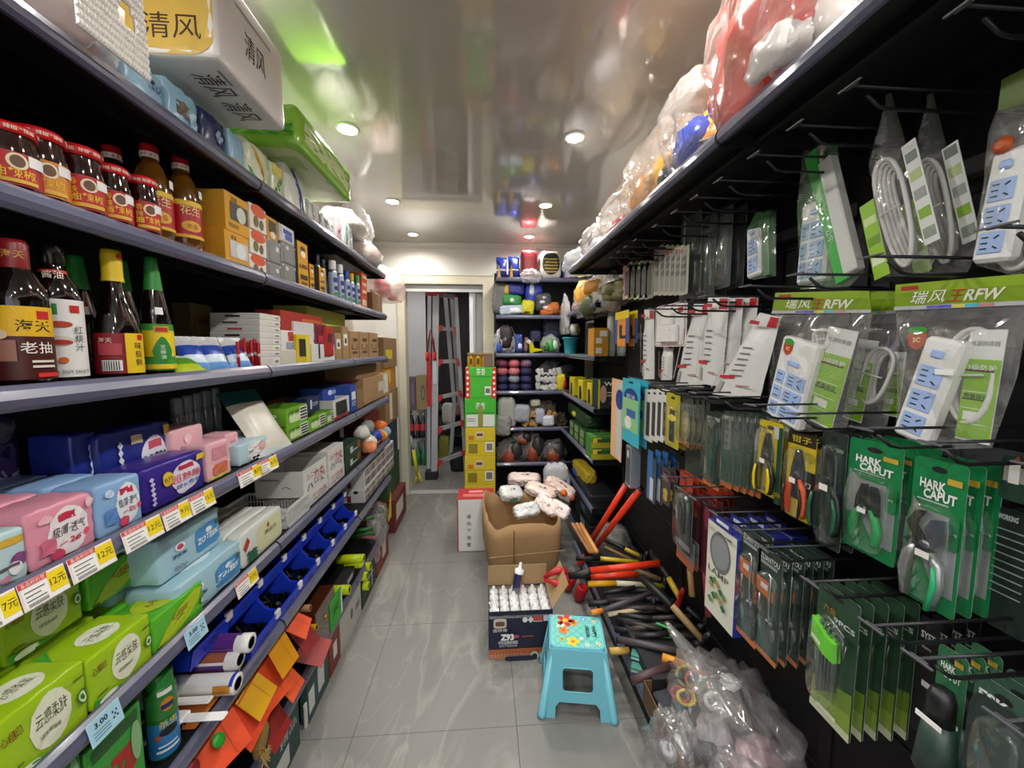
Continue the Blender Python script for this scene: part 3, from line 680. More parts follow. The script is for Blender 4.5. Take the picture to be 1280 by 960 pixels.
PL('battery_card', 'yellow and black box standing beside the pale packet', 'box', None, 372, 389, 418, z, -.785, .06, 'd8c01c', [('f', 'r', -.2, .1, .5, .6, '2a2a24'), ('f', 'r', .55, 0, .3, .9, 'e8d84a')], carton)
PL('flat_box', 'white box with an open slot under the red packets', 'box', None, 390, 419, 430, z, -.785, .09, 'dcd9d4', [('f', 'r', -.4, .2, .06, .8, '222')], carton, seam=False)
PL('flat_box', 'white box below the long red box', 'box', None, 368, 396, 403, z + .075, -.80, .09, 'd4d2d2', [], carton, seam=False, gap=.01)
PL('long_box', 'long red and orange box lying on top of the white boxes', 'box', None, 352, 404, 392, z + .115, -.81, .1, 'a82a1e', [('f', 'r', .4, 0, .5, .6, 'c9602a')], carton, seam=False)
PL('toy_packet', 'dark red packet under the long red box', 'packet', None, 396, 410, 405, z + .07, -.79, .07, '7a2032', [('f', 'r', 0, -.3, .7, .3, 'b83a4a')], wr=.03)
PL('tool_packet', 'orange brown packet on the white slotted box', 'packet', None, 392, 409, 421, z + .04, -.80, .06, '9a5a2a', [], wr=.05)
PL('toy_packet', 'red packet hanging beside the blue and green bundle', 'packet', None, 408, 418, 408, z + .03, -.775, .05, 'b0221e', [('f', 'r', 0, .2, .5, .3, '2a2a3a')], wr=.04)
bagged('toy_bundle', 'blue, green and black bundle of packets on the third shelf', 'packet', None, (-.80, Yof(418, -.80, z), z + .045), LROT, .12, .1, .085, '20409a', None, 4, [(-.02, .04, 0, .045, .05, .05, '20409a'), (.02, .05, .02, .035, .04, .04, '2a7a4a'), (.03, .03, 0, .03, .03, .03, '16161c')])
PL('folder_sheet', 'yellow green sheet lying across the top of the third shelf stack', 'sheet', None, 385, 432, 388, z + .150, -.86, .16, 'bfc552', [], carton, seam=False)
for i, (u0, u1, vt) in enumerate(((420, 428, 416), (429, 437, 408))):
    PL('carton_box', f'narrow brown carton with a white label, {ORD[i]} from the blue bundle', 'box', 'narrow brown cartons on the third shelf', u0, u1, vt, z, -.785, .12, KRAFT, [('f', 'r', -.1, .2, .6, .35, 'eceae4'), ('f', 'r', -.1, .15, .3, .15, '333')], carton)
for i in range(3):
    PL('carton_box', f'brown carton with black symbols, {ORD[i]} of three ending the third shelf', 'box', 'brown cartons with symbols', 438 + 12 * i, 449 + 12 * i, 414 + i * 1.0, z, -.785, .14, KRAFT, [('f', 'r', .2, .4, .5, .12, '5a4326'), ('f', 't', .0, -.1, .6, .25, '4a3822', '凵', .03), ('f', 'r', .1, -.5, .5, .08, '5a4326')], carton)
bagged('trinket_bag', 'clear bag with blue and red trinkets on the brown cartons', 'bag', None, (-.80, Yof(458, -.8, z + .1), z + .097), LROT, .16, .1, .05, '3a4a9a', None, 7, [(-.03, .05, 0, .03, .03, .02, '3a4a9a'), (.04, .05, 0, .03, .03, .02, 'a8304a')])
# ---------------------------------------------------------------- fourth shelf: pads, wipes, boxes
z = D[3]
SEG = lambda n, fn: [fn(i) for i in range(n)]
def padpack(name, label, grp, u0, u1, vt, X, d, col, pr, seed, zz=None):
    return PL(name, label, 'packet', grp, u0, u1, vt, zz if zz is not None else z, X, d, col, pr, wr=.018, bulge=.05, seed=seed, r=.14, rough=.28)
PINK, SKY, NAVY, PURP = 'e79aae', '8fb6e0', '1f2f86', '3a2a8c'
pk = [('f', 'o', .12, -.05, .62, .86, 'f6eef0'), ('f', 'r', .1, .48, .26, .13, 'c9304e'), ('f', 't', .12, .02, .5, .2, '3c2a3a', '极薄·透气', .015), ('f', 't', .12, -.42, .34, .14, 'c9304e', '— 245', .03), ('f', 'o', .62, -.35, .09, .12, 'e8556c'), ('f', 'o', -.3, -.72, .2, .2, 'd8466a'), ('f', 'o', -.55, .6, .2, .14, 'f2bcc8'), ('f', 'r', -.55, -.35, .2, .26, 'd9708c'), ('f', 'o', .78, .68, .12, .2, 'f4ccd4')]
o = padpack('pad_packet', 'pink packet of thin pads between the pale cyan and light blue packets', 'pink packets of pads in a deep row', 38, 122, 627, -.765, .085, PINK, pk, 1)
row(o, 2, -.092, .0, ['pink packet of pads directly behind the front pink one', 'third pink packet of pads back from the shelf edge'])
bk = [('f', 'o', .3, -.02, .55, .82, 'eef2f8'), ('f', 'r', .26, .5, .3, .13, 'c9304e'), ('f', 't', .3, .05, .44, .18, '2c2e44', '极薄·透气', .015), ('f', 't', .3, -.32, .3, .12, 'c9304e', '— 275', .03), ('f', 'o', .78, -.3, .1, .12, 'e8556c'), ('f', 'o', .05, -.68, .22, .2, 'd8466a'), ('f', 'o', -.5, .6, .2, .16, 'cfe0f4'), ('f', 'r', -.5, -.3, .24, .3, '5f8ccc')]
o = padpack('pad_packet', 'light blue packet of thin pads at the front edge, between the pink and purple packets', 'light blue packets of pads in a deep row', 123, 180, 599, -.765, .085, SKY, bk, 2)
row(o, 3, -.092, .0, ['light blue packet of pads directly behind the front blue one', 'third light blue packet of pads back from the shelf edge', 'fourth light blue packet of pads, deepest of its row'])
padpack('pad_packet', 'pale cyan packet with a gold corner at the camera end of the pad row', None, -30, 38, 668, -.765, .08, 'bfdcdf', [('f', 'r', .55, .6, .7, .14, 'd8b03c'), ('f', 'o', .65, -.15, .4, .26, '8a4a80'), ('f', 'o', .45, -.45, .3, .26, 'f2f2f2'), ('f', 'r', .1, -.3, .5, .06, '6a5a6a'), ('f', 'o', .0, -.7, .2, .12, 'e08aa0')], 3)
padpack('pad_packet', 'deep purple night pad packet with a white cloud and gold badge', None, 180, 258, 573, -.775, .09, PURP, [('f', 'o', .3, .0, .5, .74, 'e6e2ec'), ('f', 'o', .15, -.5, .22, .3, 'eeeaf2'), ('f', 'r', .3, .48, .26, .11, 'c9304e'), ('f', 't', .28, .0, .5, .22, 'd84a6e', '超熟睡', .05), ('f', 't', .32, -.38, .4, .12, '2f66c8', '超长夜用', .03), ('f', 'o', -.32, .2, .17, .34, 'e8c23c'), ('f', 't', -.32, .2, .14, .14, '6a4a10', '8片', .03), ('f', 'r', .86, .72, .2, .14, 'e0bc3a')] + [('f', 'd', -.78, .45 - .22 * i, .07, .12, 'cfc8e8') for i in range(6)], 4)
nv = [('f', 'o', .42, -.05, .42, .7, 'e9ebf2'), ('f', 'o', .1, -.55, .2, .3, 'eef0f6'), ('f', 'r', .45, .4, .2, .12, 'd0506a'), ('f', 't', .44, .0, .36, .18, '2c3470', '100%', .03), ('f', 'o', .78, -.25, .07, .22, 'b57a50'), ('f', 'r', -.1, .66, .16, .12, 'd8c8a0'), ('f', 'r', .9, .75, .16, .16, 'e0bc3a')] + [('f', 'd', -.55, .6 - .2 * i, .07, .12, 'dfe3f4') for i in range(7)]
padpack('pad_packet', 'navy packet of cotton pads with a white cloud, behind the purple packet', 'navy packets of pads', 131, 218, 533, -.885, .09, NAVY, nv, 5)
padpack('pad_packet', 'navy packet of cotton pads showing only its end, beside the dark purple bag', 'navy packets of pads', 97, 130, 541, -.905, .09, NAVY, [('f', 'd', .3, .6 - .2 * i, .15, .12, 'dfe3f4') for i in range(7)], 6)
pp = [('f', 'r', .1, .05, .5, .5, 'd88a9c'), ('f', 'o', .55, .55, .2, .2, 'f4c6d0'), ('f', 'o', .0, -.55, .3, .26, 'c9506e')]
padpack('pad_packet', 'pale pink packet behind the deep purple packet', 'pale pink packets beside the panda wipes', 218, 258, 533, -.87, .08, 'efb8c2', [('f', 'r', .3, .2, .2, .14, 'c9304e'), ('f', 't', .3, -.1, .5, .14, '6a4a5a', '纯棉', .02), ('f', 'o', .65, -.5, .12, .2, 'c9506e'), ('f', 'o', -.1, .55, .22, .2, 'f7d4da')], 7)
padpack('pad_packet', 'pale pink packet standing at the front edge beside the purple packet', 'pale pink packets beside the panda wipes', 260, 290, 551, -.78, .07, 'efb8bf', [('f', 'r', .0, -.25, .9, .03, 'f7dfe2'), ('f', 'r', .0, .4, .6, .32, 'd8909c'), ('f', 'q', .0, -.45, .6, .3, 'e07a5a'), ('f', 'r', -.1, -.88, .8, .1, 'd6d66a')], 8)
padpack('pad_packet', 'pale pink packet between the front pink one and the panda wipes', 'pale pink packets beside the panda wipes', 284, 300, 541, -.83, .08, 'efb4bf', pp, 9)
o = PL('wipes_packet', 'light blue wipes packet with a panda print at the front edge', 'packet', 'panda wipes packets', 300, 343, 548, z, -.785, .1, 'bcd9e3', [('f', 'q', -.2, .1, .4, .7, 'f0e8e6'), ('f', 't', -.45, .1, .12, .12, '222', '熊猫', .02), ('f', 'r', .2, .2, .2, .4, 'e6b0b4'), ('f', 't', .65, .1, .3, .12, '2a2a2a', '绵柔', .02), ('f', 'o', -.2, -.7, .28, .2, 'f2f2ee'), ('f', 'o', -.1, -.7, .1, .14, '1e1e1e'), ('f', 'o', -.32, -.68, .1, .14, '1e1e1e'), ('f', 'o', .75, -.65, .2, .16, '1e1e1e')], wr=.03, seed=5)
row(o, 1, -.11, .012, ['light blue wipes packet behind the panda print one'])
X = -.93; ym = Yof(22, X, z); h = Zof(520, X, ym) - z
pack('night_pad_bag', 'large dark purple bag of night pads deep in the shelf behind the pink packets', 'bag', None, (-1.0, ym - .03, z), LROT, .24, .08, h, '2b2044', [('f', 'r', .0, .1, .9, .35, '4a3a72'), ('f', 't', .25, -.3, .9, .34, 'c7b2d8', '萌睡裤', .06), ('f', 'r', -.2, .22, .4, .14, 'b8506e'), ('f', 'o', .5, .65, .4, .2, '4e4c58'), ('f', 'r', 0, -.8, .95, .3, '6a4a7e')], r=.25, bulge=.12, wr=.03, rough=.25)
for i in range(5):
    u = 226 + 11.5 * i; X = -1.0; y = Yof(u, X, z); h = Zof(497 - 3 * i, X, y) - z; r = .021
    vessel('lotion_bottle', f'grey wrapped bottle, {ORD[i]} from the camera end of its row behind the pink packets', 'bottle', 'grey wrapped bottles on the fourth shelf', (X, y, z), LROT, ([(r * .8, 0), (r, .005), (r, h * .7), (r * .7, h * .78)], M('6f757c', .2, coat=.5)), [('cap', [(r * .8, h * .74), (r * .82, h * .97), (r * .7, h), (0, h)], M('7d848b', .25), None)], 12)
X = -.83; y = Yof(322, X, z)
pouch('tissue_bag', 'tall cream bag with a teal top and round emblem leaning beside the green boxes', 'bag', None, (X + .07, y, z), LROT - .25, .17, Zof(478, X - .12, y) - z + .015, .05, [(0, .09, 'cfd8d8'), (.09, .78, 'd8d3c4'), (.78, 1, '1f5a5c')], 12, '1f5a5c', -.62)
gt = [('f', 'q', -.25, -.2, .5, .5, 'd7e6b4'), ('f', 't', -.3, .35, .5, .3, '3f7a22', '绿茶', .03), ('f', 'r', .62, .0, .4, .8, 'eef2e4'), ('l', 'o', -.3, .2, .16, .2, 'd6e8b8'), ('l', 'o', .3, .2, .16, .2, 'd6e8b8')] + [('f', 'r', .62, .55 - .36 * i, .34, .12, '444a3c') for i in range(4)]
def gbox(u0, u1, vt, zz, l, flap=None): return PL('green_carton', l, 'box', 'bright green cartons on the fourth shelf', u0, u1, vt, zz, -.79, .13, '74ad2c', gt, carton, flaps=flap, seam=not flap)
a = gbox(359, 385, 529, z, 'bright green carton at the bottom of the stack beside the cream bag')
gbox(358, 384, 507, top_of(a), 'open bright green carton on top of the stack beside the cream bag', {'list': [], 'col': '9a7a4e'})
gbox(386, 407, 518, z, 'bright green carton, second from the cream bag, in the middle of its row', {'list': [], 'col': '9a7a4e'})
gbox(408, 417, 513, z, 'bright green carton next to the white barcode box', {'list': [], 'col': '9a7a4e'})
PL('blade_box', 'navy box with white writing standing behind the green cartons', 'box', None, 384, 400, 496, z + .07, -.83, .1, '1d2850', [('f', 'r', -.4, .1, .12, .6, 'd8dce8'), ('f', 't', .2, .1, .5, .3, 'd8dce8', '刀片', .02)], carton)
PL('box_orange', 'orange box end deep behind the open green carton', 'box', None, 362, 384, 498, z + .07, -.93, .1, 'b5622e', [], carton)
o = PL('white_carton', 'open white box with black bar codes and a red base beside the green cartons', 'box', None, 417, 437, 497, z, -.79, .16, 'd6d5d2', [('f', 'r', 0, -.85, 1, .12, 'a8303a')] + [('f', 'r', -.5 + .3 * (i % 4), .45 - .4 * (i // 4), .2, .28, '2c2c30') for i in range(12)], carton, flaps={'list': [], 'col': 'c9c7c2'})
zz = z
for i, vt in enumerate((497, 481)):
    o = PL('blue_box', f'blue box with a white title bar, {["lower", "upper"][i]} one behind the white barcode box', 'box', 'blue boxes behind the barcode box', 404, 440, vt, zz, -.87, .12, '2a4aa6', [('f', 'r', .05, .15, .7, .3, '9db0de'), ('f', 'o', -.6, .2, .12, .4, 'dfe6f6'), ('r', 'r', 0, 0, .4, .6, 'd0d6ea')], carton); zz = top_of(o)
PL('blue_box', 'blue and white box standing between the barcode box and the brown cartons', 'box', None, 439, 446, 481, z, -.785, .1, '2c4a9c', [('f', 'r', 0, .2, .7, .3, 'dfe3ee'), ('f', 't', 0, -.4, .7, .2, 'e8ecf6', '灯', .03)], carton)
PL('red_box', 'small pink and white box standing behind the blue boxes', 'box', None, 438, 446, 471, z, -.87, .08, 'c05068', [('f', 'r', 0, -.3, .7, .5, 'e6dfe2')], carton)
PL('carton_box', 'small brown carton in front of the large brown one on the fourth shelf', 'box', None, 447, 455, 487, z, -.785, .1, KRAFT2, [], carton)
o = PL('carton_box', 'large brown carton with a white strip label at the end of the fourth shelf', 'box', None, 455, 487, 469, z, -.80, .22, KRAFT, [('f', 'r', .65, .1, .2, .85, 'dcd9d0'), ('f', 'r', .3, .0, .3, .4, 'c8c2b2')], carton, tape=.03)
PL('carton_box', 'flat brown carton lying on the large one of the fourth shelf', 'box', None, 446, 476, 455, top_of(o), -.82, .2, KRAFT2, [], carton)
# ---------------------------------------------------------------- fifth shelf: tissue packs, wipes, baskets, boxes
z = D[4]; LIME, LEAF = 'a6cc1e', '5cb82a'
tp = [('f', 'o', .1, .02, .48, .82, 'eef0d4'), ('f', 't', .1, .2, .36, .24, '3c4a2c', '云感柔肤', .01), ('f', 't', .02, -.3, .24, .08, '3a4430', '3层加厚抽纸', .015), ('f', 't', -.72, .42, .2, .17, '8a2a22', '心相印', .03), ('f', 'r', -.7, -.55, .16, .03, '5a7a1c'), ('f', 'r', .78, .55, .14, .03, '5a7a1c'), ('f', 'o', .82, -.1, .12, .26, '2f7a2a'), ('f', 'o', .82, -.1, .09, .2, 'dfe8b0'), ('f', 'o', .82, -.1, .05, .1, '2f7a2a'), ('f', 'g', 0, 0, 1, 1, '3f9a34', [(-.98, -.97), (.3, -.97), (-.5, -.72), (-.98, -.6)]), ('f', 'o', -.55, -.84, .3, .16, 'eef4e0'), ('t', 'o', .05, -.1, .5, .6, 'f0f2dc'), ('t', 't', .05, -.1, .34, .2, '5a6a44', '云感柔肤', .01), ('t', 'g', 0, 0, 1, 1, '4aa838', [(-.98, .2), (-.6, .9), (-.98, .95)])]
lp = [('f', 'o', .1, 0, .8, 1.3, LIME) if False else ('f', 'g', 0, 0, 1, 1, 'b4cc22', [(-.9, -.8), (-.6, -.1), (-.1, .5), (.6, .85), (.9, .75), (.75, .1), (.3, -.5), (-.3, -.85)]), ('f', 't', -.05, .25, .3, .2, '9a2a22', '心相印', .03), ('f', 'r', -.05, -.02, .16, .04, '6a8a20'), ('f', 'o', .9, -.2, .1, .24, '2a4a22'), ('f', 'o', .9, -.2, .07, .16, 'e4e8c8'), ('f', 'r', -.86, -.82, .1, .06, '243a1c'), ('t', 'o', 0, 0, .7, .8, 'b4cc22'), ('t', 't', -.1, 0, .3, .2, '8a3a22', '心相印', .03)]
def tissue(u0, u1, vt, X, l, kind, zz, seed): return PL('tissue_packet', l, 'tissue packet', 'green soft tissue packets', u0, u1, vt, zz, X, .105, LIME if kind == 'a' else LEAF, tp if kind == 'a' else lp, wr=.012, bulge=.03, r=.1, seed=seed, rough=.25)
A = tissue(0, 113, 862, -.758, 'lime tissue packet at the front edge, at the camera end of the bottom row', 'a', z, 1)
B = tissue(114, 192, 793, -.758, 'lime tissue packet at the front edge, second in the bottom row', 'a', z, 2)
Cc = tissue(193, 256, 748, -.758, 'leaf green tissue packet at the front edge beside the blue wipes', 'b', z, 3)
hA = top_of(A) - z
N_ = tissue(-150, -2, 960, -.758, 'lime tissue packet at the very edge of the photo in the bottom row', 'a', z, 8) if False else None
for o, nm in ((A, 'first'), (B, 'second'), (Cc, 'third')):
    bb = dup(o, f'{nm} tissue packet of the hidden back row, supporting the upper packets', (o.location.x - .115, o.location.y, o.location.z)); ty = (bb,)
    up = dup(o, {'first': 'lime tissue packet on the upper layer at the camera end', 'second': 'lime tissue packet on the upper layer, second from the camera end', 'third': 'leaf green tissue packet on the upper layer above the front one'}[nm], (o.location.x - .108, o.location.y - {'first': .035, 'second': .03, 'third': .02}[nm], z + hA + .002))
    dup(o, {'first': 'lime tissue packet lying on the upper layer behind another, camera end', 'second': 'lime tissue packet lying deep on the upper layer, second along', 'third': 'leaf green tissue packet lying deep on the upper layer'}[nm], (o.location.x - .22, o.location.y - .03, z + hA + .002))
    dup(o, {'first': 'lime tissue packet on the third layer under the shelf, camera end', 'second': 'lime tissue packet on the third layer under the shelf, second along', 'third': 'leaf green tissue packet on the third layer under the shelf'}[nm], (o.location.x - .2, o.location.y - .03, z + 2 * hA + .006)) if hA * 3 < .29 else None
    dup(o, f'{nm} lime or green tissue packet against the back panel, holding the top layer', (o.location.x - .23, o.location.y, z))
wb = [('f', 'q', .5, -.1, .46, .6, '4a92cc'), ('f', 't', .5, -.15, .4, .2, 'f0f4f8', 'ZOTEEK', .03), ('f', 'o', .5, .18, .12, .14, 'f0f4f8'), ('f', 'o', -.45, .25, .14, .2, 'e8eef2'), ('f', 'o', -.45, .25, .09, .12, 'c0485a'), ('f', 't', -.45, -.12, .22, .12, '2a4a7a', '75%', .03), ('f', 'o', .84, .3, .07, .12, '5a5a3a'), ('t', 'o', 0, 0, .5, .6, 'd6e8ee'), ('f', 't', -.45, -.7, .2, .14, '7a8a96', '80p', .02)]
o = PL('wipes_packet', 'light blue wipes packet with a blue panel, lower one beside the leaf green tissue', 'packet', 'light blue wipes with a blue panel', 222, 303, 702, z, -.765, .12, 'a9cfdc', wb, wr=.02, seed=3)
PL('wipes_packet', 'light blue wipes packet with a blue panel, upper one under the price tags', 'packet', 'light blue wipes with a blue panel', 200, 277, 652, top_of(o) + .004, -.80, .12, 'a9cfdc', wb, wr=.02, seed=4)
dup(o, 'light blue wipes packet supporting the upper one at the back', (o.location.x - .13, o.location.y - .02, z))
fl = [('f', 'q', .3, 0, .62, .8, 'dcdcae'), ('f', 'd', -.75, .35, .1, .3, 'c0302c'), ('f', 'd', -.85, .15, .12, .3, 'b8402c'), ('f', 'd', .2, .45, .07, .2, 'c0402c'), ('f', 't', .3, .1, .3, .14, '6a6a4a', '棉柔巾', .02)] + [('f', 'd', -.75 + .09 * (i % 4), -.3 - .2 * (i // 4) - .05 * (i % 2), .09, .16, '2f6a4a') for i in range(12)]
o = PL('wipes_packet', 'white packet with red flowers and green leaves at the front edge', 'packet', 'white floral packets standing in a deep row', 303, 354, 648, z, -.765, .045, 'dfe2da', fl, wr=.015, r=.2, seed=6)
row(o, 5, -.048, 0, [f'white floral packet, {ORD[i + 1]} back from the front one' for i in range(5)])
def basket(label, u0, u1, vt, X, d, zz):
    ym, w_, h = geom(u0, u1, vt, zz, X); t = thing('basket', label, 'basket', (X, ym, zz), LROT); m = M('d5d6d2', .4); w_ -= .004
    g = G(); g.box(-w_ / 2 + .004, w_ / 2 - .004, .004, d - .004, 0, .003, m); g.build('floor_grid', t)
    for nm, T, L_ in (('front_wall', TM(0, .002, 0), w_), ('back_wall', TM(0, d - .002, 0), w_), ('end_wall', TM(-w_ / 2 + .002, d / 2, 0, 0, 0, pi / 2), d), ('end_wall', TM(w_ / 2 - .002, d / 2, 0, 0, 0, pi / 2), d)):
        g = G(); g.box(-L_ / 2, L_ / 2, -.002, .002, 0, h * .12, m, T); g.box(-L_ / 2, L_ / 2, -.004, .004, h * .88, h, m, T); g.box(-L_ / 2, L_ / 2, -.0015, .0015, h * .46, h * .52, m, T)
        n = max(5, int(L_ / .013))
        for i in range(n + 1): x = -L_ / 2 + .0015 + (L_ - .003) * i / n; g.box(x - .0016, x + .0016, -.0015, .0015, h * .1, h * .9, m, T)
        g.build(nm, t)
    return t
basket('white slotted plastic basket between the floral packets and the white boxes', 360, 388, 625, -.765, .26, z)
gg = G(); random.seed(3)
for i in range(60): gg.cbox(-.045, .045, -.004, .004, 0, .006, M('7c7a74', .4), .001, TM(random.uniform(-.03, .05), random.uniform(-.05, .1), random.uniform(0, .05), random.uniform(-.5, .5), random.uniform(-.6, .6), random.uniform(0, 3)))
ym = Yof(374, -.86, z)
tag(gg.build('small_parts'), 'loose grey parts filling the white basket', 'small parts', None, (-.88, ym, z + .012), LROT, 'stuff')
kb = [('f', 't', -.5, .35, .3, .24, 'b02a2e', 'ユニ', .02), ('f', 't', .3, .15, .5, .5, 'a8303a', '力丸', .01), ('f', 't', -.25, -.45, .5, .34, '2a3a7a', 'ハー', .02), ('f', 't', .5, -.5, .2, .2, '3a4a8a', '人', .02), ('l', 't', .3, -.2, .2, .2, '2a3a5a', 'へ', .02), ('l', 'r', -.4, .4, .4, .05, '8a8a90')]
def kbox(u0, u1, vt, zz, l, fl=None): return PL('white_carton', l, 'box', 'white boxes with red and blue letters', u0, u1, vt, zz, -.775, .2, 'd4d2cd', kb, carton, flaps=fl, seam=not fl)
a = kbox(388, 411, 607, z, 'white box with red letters, lower one of the pair behind the basket')
kbox(380, 409, 579, top_of(a), 'open white box with red letters on top of the pair behind the basket', {'list': [('k', 1.2, .05)], 'col': '6a4a30'})
a = kbox(412, 431, 586, z, 'white box with red letters, lower one beside the dark green boxes')
kbox(411, 430, 558, top_of(a), 'white box with red letters, upper one beside the dark green boxes')
zz = z
for i in range(3):
    o = PL('green_box', f'dark green box with white marks, {["bottom", "middle", "top"][i]} of the stack of three', 'box', 'dark green boxes stacked in threes', 432, 452, 583 - 15 * i, zz, -.775, .16, '1f3a2a', [('f', 'r', -.3, .1, .16, .5, 'b8c4b8'), ('f', 'r', .1, -.2, .4, .12, 'b8c4b8'), ('f', 'r', .6, .2, .2, .6, '8a4a2a'), ('l', 'r', 0, .4, .5, .1, '8aa090'), ('l', 'r', 0, .0, .5, .1, '8aa090')], carton, seam=False); zz = top_of(o)
rc = random.Random(5)
for i, (u, v, c, l) in enumerate(((452, 541, 'd6d4cc', 'white'), (460, 552, 'e6ddcc', 'cream'), (468, 545, '2a49a0', 'blue'), (475, 533, 'e0701e', 'orange'), (474, 552, 'd86a1e', 'orange'), (480, 540, '8fa0b8', 'grey blue'), (466, 562, 'e8c890', 'cream'), (476, 562, 'e4d060', 'yellow'), (461, 572, 'e08a5a', 'peach'), (480, 566, 'e8e8e4', 'white'), (458, 534, '8a8c88', 'grey'))):
    P = on(0, -.81 + .015 * (i % 3), u, v); g = G(); blob(g, .05, .05, .045, M(c, .5), i + 3, .35, 1.6, None, 14)
    tag(g.build('toy_ball'), f'{l} crumpled toy packet in the heap by the doorway, ' + ['nearest the green boxes', 'in the middle', 'under the blue one', 'topmost', 'below the blue one', 'at the back edge', 'at the bottom', 'beside the shelf end', 'lowest by the green boxes', 'at the shelf end', 'deep behind'][i], 'toy packet', 'toy packets heaped on the fifth shelf', (P.x, P.y, max(z, P.z - .035)), LROT)
PL('red_carton', 'dark red carton standing deep behind the toy heap', 'box', None, 455, 487, 513, z, -.92, .15, '6a1f22', [], carton)
# ---------------------------------------------------------------- sixth shelf: blue parts bins, mosaic boxes, rolls, brushes, cans
z = D[5]; BIN = M('1f3fd0', .35); BIN2 = M('1a34b4', .4); PART = M('0d0d10', .35, .5)
def make_bin(label, w_, h, d):
    t = thing('parts_bin', label, 'storage bin', (0, 0, 0), LROT, 'blue open fronted parts bins'); k = .0025
    g = G(); g.box(-w_ / 2, w_ / 2, 0, d, 0, k, BIN)
    for s in (-1, 1):
        x = s * (w_ / 2 - k / 2); g.prism([(0, 0), (d, 0), (d, h), (d * .38, h), (d * .2, h * .62), (-.012, h * .55)], x - k / 2, x + k / 2, BIN, 'x')
        g.box(x - .004, x + .004, d * .36, d, h - .004, h, BIN)
    g.box(-w_ / 2, w_ / 2, d - k, d, 0, h, BIN); g.prism([(0, 0), (k, 0), (-.009, h * .56), (-.0125, h * .56)], -w_ / 2, w_ / 2, BIN, 'x'); g.box(-w_ / 2, w_ / 2, -.014, -.008, h * .53, h * .57, BIN)
    g.build('tray', t)
    g = G(); g.cbox(w_ * .34, w_ * .50, -.017, -.006, h * .40, h * .66, M('e6ddda', .4), .002); g.build('label_clip', t)
    g = G(); g.text('1.5元', h * .26, INK, TM(-w_ * .05, -.0085, h * .32, -.21), .02); g.build('handwriting', t)
    g = G(); q = random.Random(2)
    for i in range(34):
        T = TM(q.uniform(-w_ * .36, w_ * .36), q.uniform(d * .08, d * .8), q.uniform(h * .16, h * .28), q.uniform(-1, 1), q.uniform(-1, 1), q.uniform(0, 3)); g.lathe([(.0045, -.014), (.0045, .008), (.008, .008), (.008, .013)], PART, 6, T, smooth=False)
    g.box(-w_ * .46, w_ * .46, .006, d - .006, h * .05, h * .18, PART); g.build('screws', t)
    return t
YA = [Yof(u, -.755, z + .04) for u in (262, 309, 348.6, 374.7, 397.4, 415.7, 431, 444)]
pitch = (YA[7] - YA[2]) / 5
print('bin pitch', [round(a, 3) for a in YA], pitch)
bin0 = make_bin('blue bin, lower row, first from the rolls at the camera end', pitch - .004, .105, .17)
yl = YA[7] - pitch * .42
for r_, (x, zz, n, yo) in enumerate(((-.752, z, 6, -.035), (-.815, z + .108, 7, -.02))):
    for i in range(n):
        k = (n - 1 - i); lab = f'blue bin, {["lower", "upper"][r_]} row, {ORD[k]} from the white mosaic boxes'
        loc = (x, yl - i * pitch + yo, zz)
        if r_ == 0 and i == 0: bin0.location = loc; bin0['label'] = 'blue bin, lower row, first from the white mosaic boxes'
        else: dup(bin0, f'blue bin, {["lower", "upper"][r_]} row, {ORD[i]} from the white mosaic boxes', loc)
mo = [('l', 'o', .5, .6, .14, .24, '1c1c20'), ('l', 'r', .1, -.4, .12, .5, '7a2a22'), ('l', 'r', -.4, .1, .1, .6, '2a2426')] + [('f', 'r', -.8 + .32 * (i % 6), .45 - .85 * (i // 6), .12, .34, ['8f8a86', '6f6a68', 'a39e9a'][i % 3]) for i in range(12)]
zz = z
for i in range(2):
    ym, w_, h = geom(456, 492, 588 - 26 * i if i == 0 else 566, zz, -.775)
    for j in range(3):
        wj = w_ / 3; o = carton('white_carton', f'white box of grey pictures, {["lower", "upper"][i]} layer, {ORD[j]} from the blue bins', 'box', 'white boxes with grey pictures', (-.775, ym + (j - 1) * wj, zz), LROT, wj - .003, .22, h, 'd2d0ce', mo, seam=False)
    zz += h + .001
# rolls of film and foil, lying with their ends towards the aisle
def roll(label, u, v, r, L_, col, band, X=.68, nm='foil_roll'):
    P = on(2, X, u, v); t = thing(nm, label, 'roll', (P.x, P.y, P.z), LROT, 'rolls lying at the camera end of the sixth shelf'); T = Matrix.Rotation(-pi / 2, 4, 'X')
    g = G(); g.lathe([(r, 0), (r, .03), (r * 1.01, .031), (r * 1.01, L_)], M(col, .3), 18, T)
    for i, (a, b, c, w_) in enumerate(band): g.lathe([(r * 1.015 + .0004 * i, a * L_), (r * 1.015 + .0004 * i, b * L_)], M(c, .3), 12, T, w_[0], w_[1])
    g.build('wrapper', t)
    g = G(); g.lathe([(r * .62, -.001), (r * .98, -.001), (r, .004)], M('e4e2dc', .5), 18, T); g.lathe([(.0, .01), (r * .62, .01), (r * .62, -.001)], M('8a8478', .7), 18, T); g.build('end_ring', t)
    return t
FULL = (0, 2 * pi)
roll('purple and white foil roll with brown food pictures, topmost of the rolls', 314, 803, .027, .26, 'e6e2e2', [(.1, 1, '5a2a7a', (2.6, 5.2)), (.12, .4, 'b06a4a', (1.2, 2.4)), (.04, .14, 'e8e6e4', (2.8, 4.6))], X=.75)
roll('purple and white foil roll with brown food pictures, middle one of the rolls', 300, 824, .027, .26, 'e6e2e2', [(.1, 1, '5a2a7a', (2.2, 3.3)), (.12, .5, 'a05a42', (3.6, 5.0)), (.55, .9, '3a3a66', (3.6, 5.0)), (.04, .12, 'e8e6e4', (2, 5))], X=.715)
